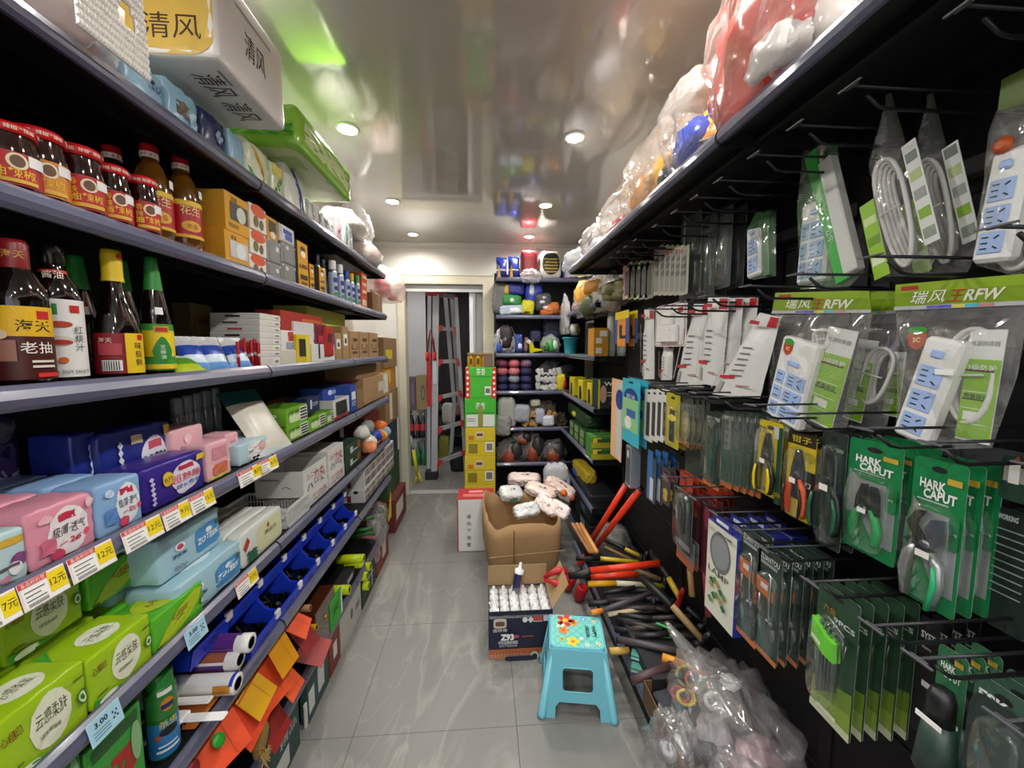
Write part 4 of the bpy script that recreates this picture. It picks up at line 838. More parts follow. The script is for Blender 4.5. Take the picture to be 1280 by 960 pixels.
roll('white foil roll tucked behind the larger white roll', 296, 838, .018, .26, 'e8e4e2', [(.1, .5, 'a8604a', (3.4, 5.0))])
roll('white roll with an orange side and a blue end mark', 297, 854, .028, .26, 'd9d9d6', [(.15, 1, 'e8e6e0', (2.4, 3.6)), (.02, .2, 'c9862a', (2.9, 3.7)), (0, .04, '2a3aa0', (3.6, 5.6))])
P = on(0, -.76, 262, 884)
g = G(); g.prism([(-.05, 0), (.05, 0), (.05, .001), (-.05, .001)], 0, .2, M('c8742a', .35), 'y'); tag(g.build('brush_card'), 'orange backing card under the white brushes', 'card', None, (-.765, P.y, z + .001), LROT)
for i, (u, v) in enumerate(((262, 873), (280, 893))):
    P = on(2, z + .03, u, v); t = thing('brush', f'white handled brush with black bristles, {["beside the white roll", "at the camera end"][i]}', 'brush', (P.x + .005, P.y, z + .022), LROT, 'white handled brushes')
    g = G(); g.cbox(-.013, .013, 0, .12, 0, .009, M('eceae6', .3), .004, TM(0, 0, 0)); g.cbox(-.022, .022, .1, .19, 0, .012, M('eceae6', .3), .006); g.build('handle', t)
    g = G(); 
    for a in range(9):
        for b in range(4): g.tube([(-.016 + .0107 * b, .11 + .009 * a, .002), (-.018 + .012 * b, .11 + .0092 * a, -.02)], .0022, INK, 4)
    g.build('bristles', t)
P = on(2, z, 252, 918); t = thing('nail_brush', 'white nail brush with black bristles standing beside the green spray can', 'brush', (-.80, P.y, z), LROT)
g = G(); g.prism([(x * .05, .02 + y * .03) for x, y in ellipse(18, 3)], 0, .012, M('e9e7e3', .3), 'z', TM(0, .05, .0)); g.build('base', t)
g = G()
for a in range(8):
    for b in range(4): g.tube([(-.017 + .005 * a, .058 + .008 * b, .01), (-.019 + .0055 * a, .056 + .009 * b, .034)], .0018, INK, 4)
g.build('bristles', t)
y = Yof(203, -.80, z + .08); h = Zof(838, -.8, y) - z; r = .031
vessel('insect_spray', 'green and blue insect spray can standing at the camera end of the sixth shelf', 'spray can', None, (-.80, y, z), LROT - .6, ([(r * .92, 0), (r, .005), (r, h * .8), (r * .9, h * .84), (r * .8, h * .85)], M('2f7a34', .2, .2)), [('label', [(r + .0005, h * .03), (r + .0005, h * .45)], M('2f7ab8', .3), [('o', .1, .72, .04, .022, '1c1c1c'), ('t', .1, .95, 0, .02, 'e0d02a', '杀虫', .05), ('r', 0, .2, .05, .006, 'e8eef4'), ('r', 0, .34, .04, .004, 'e8eef4'), ('o', -.6, .62, .014, .012, 'b8503a')]), ('badge', [(r + .0004, h * .5), (r + .0004, h * .8)], M('2f7a34', .3), [('o', .1, .5, .028, .034, 'c8801e'), ('r', .1, .45, .026, .012, '24305e'), ('r', .0, 1.02, .03, .012, 'e8e8e4')]), ('cap', [(r * .86, h * .84), (r * .88, h * .98), (r * .8, h), (0, h)], M('2f8a3a', .3), None)])
gi = [('f', 't', .1, .1, .6, .36, 'b02a26', '178', .06), ('f', 'o', -.6, -.1, .2, .5, 'a9c89a'), ('f', 'r', .1, -.4, .5, .16, 'e6efdc'), ('f', 'o', .7, .3, .2, .4, '8ab880'), ('f', 'r', .0, .8, .8, .12, '2a5a2a'), ('t', 'r', 0, 0, .8, .6, '5aa848')]
o = PL('insect_box', 'green insect powder box with red letters, front one beside the spray can', 'box', 'green insect powder boxes', 118, 186, 905, z, -.765, .05, '3f9a3a', gi, carton, seam=False)
dup(o, 'green insect powder box with red letters, second one back', (o.location.x - .055, o.location.y, z))
o2 = PL('insect_box', 'green insect powder box at the camera end, half out of the photo', 'box', 'green insect powder boxes', 40, 116, 945, z, -.765, .05, '3f9a3a', gi, carton, seam=False)
for k in range(3):
    dup(o, f'dark insect box, {ORD[k]} of the stack behind the green ones', (o.location.x - .115, o.location.y - .1, z + .0 + .09 * k)) if k < 1 else None
# ---------------------------------------------------------------- price tags in the rails
def ptag(u0, u1, v, zs, kind, label, price='12元', X=None, tilt=-.2):
    zc = zs + .02; Xr = -X0 + .0125; y0, y1 = Yof(u0, Xr, zc), Yof(u1, Xr, zc); w_ = abs(y1 - y0); h = .046
    g = G(); T = TM(0, 0, 0, tilt)
    if kind == 'red':
        g.cbox(-w_ / 2, w_ / 2, 0, .0015, -h / 2, h / 2, M('f0dcd8', .4), .0005, T)
        g.flat([(-w_ * .5, h * .5), (-w_ * .5, h * .3), (w_ * .1, h * .3), (w_ * .1, h * .5)], M('d84a48', .4), T @ TM(0, -.0004, 0))
        g.flat([(-w_ * .46, -h * .46), (w_ * .46, -h * .46), (w_ * .46, h * .26), (-w_ * .46, h * .26)], M('f4f2ee', .4), T @ TM(0, -.0003, 0))
        g.flat([(w_ * .08, -h * .3), (w_ * .48, -h * .3), (w_ * .48, h * .42), (w_ * .08, h * .42)], M('f0d41e', .4), T @ TM(0, -.0006, 0))
        g.text(price, h * .36, INK, T @ TM(w_ * .28, -.0009, h * .06), .01, w_ * .34)
        g.text('商品标价签', h * .15, M('f6e8e4', .5), T @ TM(-w_ * .2, -.0009, h * .4), .01, w_ * .5)
        for k in range(3): g.flat([(-w_ * .42, h * (.14 - .16 * k)), (-w_ * .42, h * (.10 - .16 * k)), (w_ * (.0 - .1 * (k % 2)), h * (.10 - .16 * k)), (w_ * (.0 - .1 * (k % 2)), h * (.14 - .16 * k))], M('5a5652', .6), T @ TM(0, -.0007, 0))
        for k in range(14): g.flat([(-w_ * (.4 - .03 * k), -h * .42), (-w_ * (.385 - .03 * k) , -h * .42), (-w_ * (.385 - .03 * k), -h * .30), (-w_ * (.4 - .03 * k), -h * .30)], M('2a2828', .6), T @ TM(0, -.0007, 0))
    else:
        g.cbox(-w_ / 2, w_ / 2, 0, .0015, -h / 2, h / 2, M('a9d3e6', .4), .0005, T)
        g.text(price, h * .3, INK, T @ TM(-w_ * .12, -.0006, h * .22), .02, w_ * .4)
        for k in range(3): g.flat([(-w_ * .4, -h * (.02 + .13 * k)), (-w_ * .4, -h * (.06 + .13 * k)), (w_ * .1, -h * (.06 + .13 * k)), (w_ * .1, -h * (.02 + .13 * k))], M('5a7a8c', .6), T @ TM(0, -.0006, 0))
        for k in range(9):
            x, zz = w_ * (.2 + .06 * (k % 3)), h * (.1 - .12 * (k // 3))
            if k % 2 == 0: g.flat([(x, zz), (x + w_ * .05, zz), (x + w_ * .05, zz + h * .09), (x, zz + h * .09)], M('2c3a44', .6), T @ TM(0, -.0006, 0))
    return tag(g.build('price_tag'), label, 'price tag', 'price tags in the shelf rails', (Xr, (y0 + y1) / 2, zc), LROT)
for i, (a, b) in enumerate(((-32, 24), (26, 84), (88, 143), (155, 203), (205, 238), (239, 268), (299, 328), (323, 347))):
    ptag(a, b, 0, LZ[3], 'red', f'yellow cornered price tag, {ORD[i]} from the camera end of the rail below the pads', ['7元', '12元', '12元', '12元', '9元', '15元', '8元', '6元'][i])
ptag(296, 322, 0, LZ[4], 'red', 'single red and yellow price tag on the rail below the floral packets', '7元')
ptag(112, 152, 0, LZ[4], 'blue', 'pale blue price tag reading 3.00, closer to the camera on the tissue rail', '3.00')
ptag(233, 258, 0, LZ[4], 'blue', 'pale blue price tag below the blue wipes', '3.00')
# ---------------------------------------------------------------- bottom deck of the grocery shelves
z = .25
def tilted(name, label, cat, grp, u, v, X, w, h, th, col, ang=0, lean=0, yaw=0, items=(), kind='sheet', rough=.45):
    P = on(0, X, u, v); g = G(); g.cbox(-w / 2, w / 2, 0, th, -h / 2, h / 2, M(col, rough), .001)
    def face(k, off=.001): return (lambda a, b: Vector((a, -off, b))), (w, h)
    deco(g, face, [it for it in items])
    return tag(g.build(name), label, cat, grp, (P.x, P.y, max(P.z, z + .02)), (lean, ang, LROT + yaw))
FO = 'red and orange paper envelopes spilling off the lowest shelf'
ed = [('f', 'r', 0, .8, 1, .04, 'a8321a'), ('f', 'r', .3, 0, .01, .9, 'b23a1e')]
for i, (u, v, w_, h, c, ang, lean, yaw, l) in enumerate((
    (272, 922, .15, .15, 'e4502a', .15, -.7, -.2, 'large orange paper envelope leaning out at the camera end beside the coir brush'),
    (308, 893, .14, .15, 'e2492a', .0, -.6, .1, 'orange paper envelope leaning out behind the coir brush'),
    (322, 868, .13, .10, 'd8a012', .0, -.75, .1, 'mustard yellow paper envelope lying over the orange ones'),
    (338, 848, .12, .16, 'e5522a', .15, -.6, -.1, 'orange paper envelope standing beside the mustard one'),
    (356, 845, .12, .16, 'e65a2c', .15, -.7, .1, 'orange paper envelope in front of the dark red folder'),
    (352, 812, .12, .15, 'd9930f', .1, -.5, 0, 'amber yellow paper envelope wedged upright'),
    (392, 812, .16, .12, 'a8433f', .0, -1.2, .1, 'dull red booklet lying open near the brown box'),
    (380, 792, .13, .13, '8f2a2e', .2, -.7, 0, 'dark red folder behind the dull red booklet'),
    (374, 780, .11, .09, 'ea5526', -.1, -.9, .2, 'small orange envelope at the far end of the heap'),
    (340, 900, .12, .16, 'a02a26', 0, -.5, 0, 'dark red envelope under the coir brush'))):
    tilted('paper_envelope', l, 'envelope', FO, u, v, -.755 + .004 * (i % 3), w_, h, .004, c, ang, lean, yaw, ed)
P = on(0, -.74, 326, 925); t = thing('coir_brush', 'oval brown coir brush among the orange envelopes', 'brush', P, (.2, .3, LROT + .3))
g = G(); rr = random.Random(4)
for i in range(260):
    a = rr.uniform(0, 2 * pi); r_ = rr.uniform(.3, 1); p = Vector((cos(a) * .024 * r_, sin(a) * .024, sin(a) * .06 * r_)); q = p * 1.35 + Vector((rr.uniform(-.004, .004), rr.uniform(-.01, .01), rr.uniform(-.004, .004))); g.tube([p, q], .0011, M('b59452', .8), 3, caps=False)
g.sphere((0, 0, 0), (.022, .022, .056), M('8a6c34', .9), 12); g.build('bristles', t)
g = G(); g.cbox(-.004, .004, -.024, -.01, -.03, .03, M('241c14', .5), .002); g.build('core', t)
for i, (u, v, c, l) in enumerate(((273, 925, '2fa02a', 'green round sticker roll on the large orange envelope'), (240, 960, '8a1a20', 'dark red round tin at the camera end of the lowest shelf'))):
    P = on(0, -.745, u, v); g = G(); g.lathe([(.0, -.004), (.018, -.004), (.019, 0), (.018, .004), (0, .004)], M(c, .4), 18, Matrix.Rotation(.9, 4, 'X')); tag(g.build('tape_roll'), l, 'roll', None, P, LROT)
P = on(0, -.755, 388, 760); g = G(); g.lathe([(.014, 0), (.014, .07), (.01, .072), (.01, .0)], M('c58f6a', .6), 14, TM(0, 0, 0, -pi / 2)); tag(g.build('roll'), 'short tan paper roll above the orange envelopes', 'roll', None, P, LROT)
P = on(0, -.755, 396, 784); g = G(); g.lathe([(.014, 0), (.014, .07), (.01, .072), (.01, .0)], M('d8a51e', .5), 14, TM(0, 0, 0, -pi / 2)); tag(g.build('roll'), 'short yellow roll beside the brown clear box', 'roll', None, P, LROT)
# clear brown box
ym = (Yof(398, -.76, z) + Yof(421, -.76, z)) / 2; wb_ = abs(Yof(398, -.76, z) - Yof(421, -.76, z)); hb_ = Zof(748, -.76, ym) - z
t = thing('tinted_box', 'clear brown plastic box with a round brass catch beside the green card', 'box', (-.765, ym, z), LROT)
g = G(); g.cbox(-wb_ / 2, wb_ / 2, 0, .15, 0, hb_, M('4a2412', .12, coat=.7), .003); g.build('body', t)
g = G(); g.lathe([(.012, 0), (.010, .006), (0, .008)], M('b08a3a', .3, .7), 14, TM(0, 0, hb_ * .55, pi / 2)); g.build('catch', t)
PL('green_card', 'bright green card with black Chinese writing standing in front of the yellow handles', 'card', None, 414, 428, 744, z, -.76, .01, '39a52c', [('f', 't', -.1, .1, .6, .3, '14240f', '灭', .02), ('f', 'r', .9, 0, .15, .9, 'd8e8d2')], carton, seam=False)
YEL = M('c8dc14', .35)
def stick(name, label, cat, grp, u, v, X, r, L_, mat, tip=None, dy=.0, dz=.02, endm=None):
    """a handle lying in the shelf with its end at pixel (u, v)"""
    P = on(0, X, u, v); t = thing(name, label, cat, P, LROT, grp)
    g = G(); g.tube([(0, .004, 0), (dy * .5, L_ * .5, dz * .5), (dy, L_, dz)], r, mat, 14); g.lathe([(r * .92, 0), (r, .004)], mat, 14, TM(0, .0, 0, -pi / 2)); g.build('handle', t)
    g = G(); g.lathe([(0, 0.001), (r * .6, 0.001), (r * .62, -.001), (r * .96, 0)], endm or mat, 14, TM(0, 0, 0, -pi / 2)); g.build('end_cap', t)
    return t
for i, (u, v, r) in enumerate(((455, 698, .027), (463, 708, .027), (459, 720, .027), (461, 732, .027), (437, 737, .027))):
    stick('mallet', f'bright yellow round handle, {["topmost", "second from the top", "third from the top", "fourth from the top", "lowest, set back"][i]} of the bundle on the lowest shelf', 'tool handle', 'yellow handles on the lowest shelf', u, v, -.745 if i < 4 else -.765, r, .16, YEL, dy=-.01, dz=.004)
for i, (u, v) in enumerate(((468, 647), (467, 660), (469, 666))):
    stick('hand_saw', f'green handle with an orange end, {ORD[i]} from the top at the doorway end', 'tool handle', 'green handles with orange ends', u, v, -.765, .012, .16, M('1f6a2a', .4), dy=-.02, dz=-.01, endm=M('e2601e', .4))
for i, (u, v) in enumerate(((470, 672), (478, 676), (474, 690))):
    stick('hand_tool', f'faded pink handle, {ORD[i]} from the top beneath the green ones', 'tool handle', 'pink and red handles on the lowest shelf', u, v, -.765, .011, .14, M(['a86a62', 'b8584c', 'a0303a'][i], .45), dy=-.01)
bagged('tool_bag', 'crumpled clear bag standing on the floor edge beside the red handles', 'bag', None, (-.735, Yof(482, -.735, .3), .20), LROT, .17, .13, .24, '6a6660', None, 5, [(0, .06, .02, .05, .04, .08, '6f706c')])
bagged('tool_bag', 'crumpled clear bag of red handled tools on the deck end', 'bag', None, (-.755, Yof(474, -.755, .24), .13), LROT, .13, .1, .12, 'a02a36', None, 9, [(0, .05, 0, .04, .03, .03, 'a8303c'), (.02, .04, .02, .02, .03, .04, '7a2028')])
PL('hand_tool', 'dark grip with grey label beside the yellow handles', 'tool handle', None, 430, 444, 718, z, -.80, .06, '26262a', [('f', 'r', .1, .2, .5, .4, 'b8b8b6')], carton, seam=False)
bagged('tool_bag', 'heap of black and yellow tools wrapped in film near the yellow sheet', 'bag', None, (-.79, Yof(483, -.79, .4), z), LROT, .22, .15, .16, '1c1c1e', None, 13, [(0, .07, .04, .06, .05, .05, '161618'), (.04, .06, .02, .04, .04, .06, 'a89a1c'), (-.05, .05, .04, .03, .03, .04, '1c1c20')])
P = on(0, -.78, 486, 600); g = G(); g.prism([(-.05, -.1), (.06, -.1), (.06, .11), (.03, .06)], 0, .004, M('c2b81e', .5), 'y'); tag(g.build('yellow_sheet'), 'yellow pointed card sheet standing at the end of the shelf unit', 'card', None, (P.x, P.y, z + .1), LROT)
# cartons pushed under the deck
for i, (u0, u1, vt, c, l, it) in enumerate((
    (333, 376, 885, '2f4a48', 'teal carton with white label under the deck, closest to the camera', [('f', 'r', -.1, -.4, .4, .4, 'c9ccc8'), ('f', 't', .3, .4, .5, .2, 'b8c2be', '精品', .02)]),
    (386, 412, 850, '34504c', 'teal carton with a large white panel under the deck', [('f', 'r', .2, .1, .3, .6, 'c9ccc8'), ('f', 'r', -.7, -.1, .25, .5, 'd4d6d2')]),
    (413, 426, 805, '7a3426', 'red brown carton with a white label under the deck', [('f', 'r', 0, 0, .35, .4, 'd8d4cc')]),
    (427, 452, 763, 'b8b5ae', 'pale grey carton under the deck beside the red brown one', [('f', 'o', 0, .1, .12, .3, '5a5a58'), ('f', 'r', .6, .0, .2, .2, '77736e')]),
    (453, 470, 735, '1f3a2c', 'dark green carton with white lines under the deck', [('f', 'r', .1, .2, .5, .04, 'c8d2c8'), ('f', 'r', .4, -.1, .04, .7, 'c8d2c8')]),
    (471, 486, 700, '7a2a26', 'red carton under the deck at its doorway end', [('f', 'r', .2, .1, .3, .5, 'c8b8b0')]))):
    ym, w_, h = geom(u0, u1, vt, 0.001, -.777); carton('carton_box', l, 'box', 'cartons under the lowest deck', (-.777, ym, .001), LROT, w_ - .004, .035, .205, c, it, seam=False)
g = G(); g.cbox(-.012, .012, 0, .01, 0, .11, M('d8d4cc', .4), .002); P = Yof(380, -.79, .12); tag(g.build('white_stick'), 'white plastic strip standing between the two teal cartons', 'strip', None, (-.78, P, .001), LROT)
# cartons stacked beyond the end of the shelving, beside the doorway
zz = .001
for i, (h, c, x, d_, l, it) in enumerate(((.30, '6a2a24', -.80, .3, 'dark red and white carton at the bottom of the stack beside the doorway', [('f', 'r', -.2, .1, .6, .5, 'cfc8c2')]), (.33, '2c4a2c', -.86, .3, 'dark green carton, second from the floor beside the doorway', []), (.33, '23364a', -.87, .3, 'dark blue green carton, third from the floor beside the doorway', []), (.30, KRAFT2, -.86, .28, 'brown carton with a white strip, fourth from the floor beside the doorway', [('f', 'r', -.2, 0, .2, .8, 'd8d4c8')]), (.2, 'b57a2a', -.87, .26, 'orange brown carton, fifth from the floor beside the doorway', [('f', 'r', -.3, .2, .4, .6, 'd8c02a')]), (.27, KRAFT2, -.86, .27, 'topmost brown carton with a yellow label beside the doorway', [('f', 'r', -.3, -.1, .5, .3, 'd8c82a')]))):
    o = carton('carton_box', l, 'box', 'cartons stacked beside the doorway', (x, 3.72 + .02 * (i % 2), zz), LROT, .5, d_, h, c, it); zz += h + .002
# ---------------------------------------------------------------- paper packs and bags on top of the grocery shelving
z = D[0]
tx = [('f', 't', .2, .1, .5, .4, '4a6a9a', '清风', .01), ('l', 't', .0, .1, .4, .4, '2a4a8a', '清风', .02)]
def toppack(u0, u1, vt, c, l, it=(), X=-.775, d=.2, grp='packs on top of the grocery shelving', **kw): return PL('paper_packet', l, 'paper packet', grp, u0, u1, vt, z, X, d, c, it, **{**dict(wr=.03, bulge=.06, r=.16, rough=.25, seed=u0), **kw})
p1 = toppack(152, 207, 78, '9cc4dc', 'light blue tissue packet on top of the shelving, behind the bubble sheet', [('f', 't', .5, .2, .4, .3, '2f4f8a', '清风', .02)])
p2 = toppack(209, 250, 110, '8fb9cf', 'light blue tissue packet with a brown print, under the gold and white bale', [('f', 'r', -.1, .0, .4, .3, '6a5a4a'), ('f', 'o', .5, -.2, .3, .4, 'b8d6e2')])
p3 = toppack(252, 284, 143, '1f2752', 'navy tissue packet under the gold and white bale', [('f', 'o', .3, 0, .3, .4, '8a96b8')])
p4 = toppack(286, 306, 166, '8fb4cc', 'light blue and yellow packet next to the navy one on top of the shelving', [('f', 'r', 0, -.7, 1, .25, 'b8982a')])
# the gold ended bale
zb = D[0] + .158; Xo = -.65; ya, yb = Yof(272, Xo, zb), Yof(358, Xo, zb)
g = G(); w_ = yb - ya; WP = M('e6e3de', .3, bump=.1, bscale=25); GO = M('cfae52', .35, bump=.15, bscale=20)
face = g.soft(w_, .27, .24, WP, .1, .012, .002, 3, 7)
qq = 'y'
deco(g, face, [('l', 'q', 0, 0, .97, .98, GO), ('l', 't', .25, -.45, .5, .26, '3a2a1a', '清风', .0), ('l', 'q', .3, .45, .22, .24, 'd8402e'), ('l', 't', .3, .45, .14, .14, 'f2d8b0', '原木', .03), ('b', 't', -.35, .45, .28, .3, '3c3428', '清风', .0), ('b', 't', .35, .45, .28, .3, '3c3428', '清风', .0), ('b', 'r', -.55, .78, .18, .02, '8a8478'), ('f', 't', .0, .0, .3, .3, '3c3428', '清风', .0), ('f', 'r', 0, .6, .5, .03, 'a8a49a')])
tag(g.build('tissue_bale'), 'large gold and white tissue bale overhanging the blue packets', 'tissue bale', None, (Xo, (ya + yb) / 2, zb), LROT)
# perforated foam sheet hanging over the rail
g = G(); FOAM = M('f4f1ea', .5)
def foamp(s_, t_):                         # s along the shelf, t down
    return Vector((s_, -.002 - .012 * sin(t_ * 3), -t_))
ya, yb = Yof(72, -.715, 2.3), Yof(170, -.715, 2.3); L_ = yb - ya; nx, nz = 24, 18; hh = .27
holes = ((.70, .10), (.71, .235))
for j in range(nz):
    for i in range(nx):
        s0, s1 = i / nx * L_, (i + 1) / nx * L_; t0, t1 = j / nz * hh, (j + 1) / nz * hh; cx, cz = (s0 + s1) / 2 / L_, (t0 + t1) / 2
        if any(((cx - a) * L_ / .022) ** 2 + ((cz - b + .06) / .022) ** 2 < 1 for a, b in holes): continue
        b_ = Vector((0, -.004, 0)); m_ = (foamp(s0, t0) + foamp(s1, t1)) / 2 + b_
        q = [foamp(s0, t0), foamp(s1, t0), foamp(s1, t1), foamp(s0, t1)]; k_ = [m_ + (a - (foamp(s0, t0) + foamp(s1, t1)) / 2) * .45 for a in q]
        g.add(q + k_, [(3, 2, 6, 7), (2, 1, 5, 6), (1, 0, 4, 5), (0, 3, 7, 4), (7, 6, 5, 4)], FOAM)
        g.add([a + Vector((0, .003, 0)) for a in q], [(0, 1, 2, 3)], FOAM)
tag(g.build('foam_sheet'), 'white perforated foam sheet with two round holes hanging over the top rail', 'foam sheet', None, (-.705, ya, 2.475), LROT)
g = G(); blob(g, .16, .14, .14, film('fff8f2', .62, .1, .8, 18), 3, .3, 2, None, 26); o = tag(g.build('bubble_bag'), 'bulging clear bag with white and pink contents at the camera end of the top shelf', 'bag', None, (-.86, Yof(40, -.8, 2.3), z), LROT)
g = G(); blob(g, .12, .1, .09, M('d9b4ae', .5), 8, .3, 2); g.build('contents', o)
toppack(20, 75, 20, 'd9d4c6', 'cream plastic pack between the clear bag and the foam sheet', X=-.80, d=.14)
# detergent and other bags further along
LE = [('f', 'g', 0, 0, 1, 1, 'd9a31e', [(-.5, .8), (.2, .2), (.5, -.8), (.0, -.6)]), ('f', 'g', 0, 0, 1, 1, '3f9a34', [(-.9, -.9), (.3, -.95), (.1, -.7), (-.9, -.3)])]
toppack(308, 338, 182, 'd8e0c4', 'clear pouch of yellow and white goods with green leaves on top of the shelving', LE, X=-.775, wr=.05)
toppack(339, 356, 205, 'cfd8b0', 'pale green leafy packet beside the yellow and white pouch', [('f', 'g', 0, 0, 1, 1, '3c8c2c', [(-.8, -.8), (.2, -.4), (.7, .5), (-.1, .0)]), ('f', 'r', 0, .6, .7, .3, 'e8d25a')], X=-.775, wr=.04)
toppack(357, 384, 212, 'dfe4dc', 'white packet with a curved blue band on top of the shelving', [('f', 'g', 0, 0, 1, 1, '24408c', [(-.2, 1), (.35, .2), (.75, -.9), (.3, -.9), (.0, .1), (-.5, .95)])], X=-.775, wr=.04)
for i, u in enumerate((386, 394, 402, 410)): toppack(u, u + 8, 252 + 8 * i, 'dcdedb', f'folded white plastic bag bundle, {ORD[i]} from the blue banded packet', [('f', 'r', .1, 0, .12, .8, 'aab0ae')], X=-.775, d=.18, grp='folded white bag bundles on top of the shelving', wr=.06, n=4)
toppack(419, 428, 272, 'd8c6cc', 'white bag bundle with a pink stripe on top of the shelving', [('f', 'r', 0, 0, .35, .9, 'c05a7a')], X=-.775, wr=.04, n=4)
toppack(429, 442, 279, 'd4d9d6', 'white bag bundle with green stripes on top of the shelving', [('f', 'r', -.4, 0, .1, .8, '4a8a72'), ('f', 'r', .3, 0, .08, .8, '8a8a8a')], X=-.775, wr=.04, n=4)
# green film wrapped bale
zb = D[0] + .17; Xo = -.66; ya, yb = Yof(372, Xo, zb), Yof(440, Xo, zb); GR = M('8cc83e', .2, bump=.35, bscale=6, ridged=True)
g = G(); face = g.soft(yb - ya, .24, .14, GR, .12, .03, .02, 5, 7)
deco(g, face, [('b', 'q', 0, 0, .94, .9, 'c2d0a0'), ('b', 'r', -.5, 0, .2, .6, '9ab86a'), ('f', 'r', .0, 0, .8, .5, 'd2e6a8'), ('r', 'q', .2, -.2, .6, .5, 'e8ece0'), ('l', 'r', 0, -.3, .9, .3, '4fae2a')])
tag(g.build('tissue_bale'), 'bright green film wrapped tissue bale near the ceiling, resting on the white packets', 'tissue bale', None, (Xo, (ya + yb) / 2, zb), LROT)
RW = crinkle('e2d2cc', 10)
def sack(label, u, v, X, rx, ry, rz, mat, seed, z_=None, nm='plastic_bag', amp=.3, grp=None, inner=None):
    y = Yof(u, X, z if z_ is None else z_); g = G(); blob(g, rx, ry, rz, crinkle(mat, 10) if isinstance(mat, str) else mat, seed, amp, 2.0, None, 22)
    o = tag(g.build(nm), label, 'bag', grp, (X, y, z if z_ is None else z_), LROT)
    if inner:
        for k, (c, cx, cy, cz, r_) in enumerate(inner): q = G(); blob(q, r_, r_, r_ * .8, M(c, .45), seed + k + 5, .25, 1.6, TM(cx, cy, cz), 14); q.build('contents', o)
    return o
sack('white bag bundle with red edges on top of the shelving near its doorway end', 452, 0, -.82, .17, .12, .09, RW, 4)
sack('crumpled white sack lying on the striped bundles under the ceiling', 430, 0, -.86, .2, .12, .09, 'dcd8d0', 8, D[0] + .12)
sack('clear crumpled bag close to the ceiling behind the green bale', 443, 0, -.93, .16, .12, .14, film('ffffff', .22), 12, D[0] + .2)
rb = film('f4dcd6', .5, .15, .7, 30)
o = sack('white and red plastic bag hanging over the end of the top shelf', 478, 0, -.83, .2, .16, .16, rb, 15, 2.03, inner=[('b8303a', -.08, -.04, .04, .05), ('a82a34', .1, -.06, .02, .04), ('c8606a', .0, 0, .1, .06), ('e8d8d2', .05, .02, .04, .08)])
# ================================================================ the tool wall: pegboard units, hooks and hung goods
XP, XT = 1.03, .605                        # face of the pegboard, front edge of the top shelf
for i, (y0, y1) in enumerate(((-.75, .14), (.14, 1.03), (1.03, 1.92), (1.92, 2.81))):
    t = gondola(['black pegboard unit beside the camera', 'black pegboard unit with power strips and green tool cards', 'black pegboard unit with pliers and hex bit cards', 'black pegboard unit with saw blades and mesh cards, next to the corner shelves'][i],
            y0, y1, XP, XT, -1, [2.172], 2.3, .66, .2, 'black pegboard units along the tool wall')
    g = G()
    for z in (2.0, 1.7, 1.4, 1.09): g.box(XP - .012, XP, y0 + .03, y1 - .03, z, z + .012, DKMET); g.box(XP - .003, XP, y0 + .03, y1 - .03, z + .012, z + .05, M('4a4a4c', .5))
    g.build('slotted_bar', t)
def RP(u, v, X): p = on(0, X, u, v); return p.y, p.z
HK = G(); 
def hook(u, row, label, X=.66, plate=True):
    zt, zl = ((2.116, 2.08), (1.805, 1.775), (1.51, 1.475), (1.178, 1.142))[row]; y = Yof(u, X, zt); L_ = XP - X
    g = G(); g.tube([(L_, 0, 0), (0, 0, 0)], .0028, WIRE, 6)
    if plate: g.box(-.004, .0, -.012, .012, -.002, .002, M('4d4d50', .3, .3)); g.box(-.008, -.004, -.022, .022, -.0012, .0012, M('5c5c62', .3, .2))
    dz = zl - zt
    g.tube([(L_, 0, dz), (.07, 0, dz), (.052, 0, dz + .004), (.028, 0, dz + .022)], .0034, WIRE, 6)
    g.box(L_ - .006, L_, -.018, .018, dz - .012, .012, WIRE)
    return tag(g.build('display_hook'), label, 'hook', 'double wire display hooks on the pegboard', (X, y, zt), 0)
RW_ = ['top', 'second', 'third', 'fourth']
for r_, us in enumerate(((1300, 1208, 1066, 997, 945, 900, 870, 845, 820, 795, 783, 774, 764), (1250, 1092, 997, 934, 880, 850, 830, 812), (1300, 1160, 1080, 992, 940, 895, 868, 845, 828, 812), (1260, 1150, 1092, 1015, 955, 925, 894, 868, 850, 832))):
    for i, u in enumerate(us): hook(u, r_, f'black double wire hook, {ORD[i]} from the camera end of the {RW_[r_]} hook row')
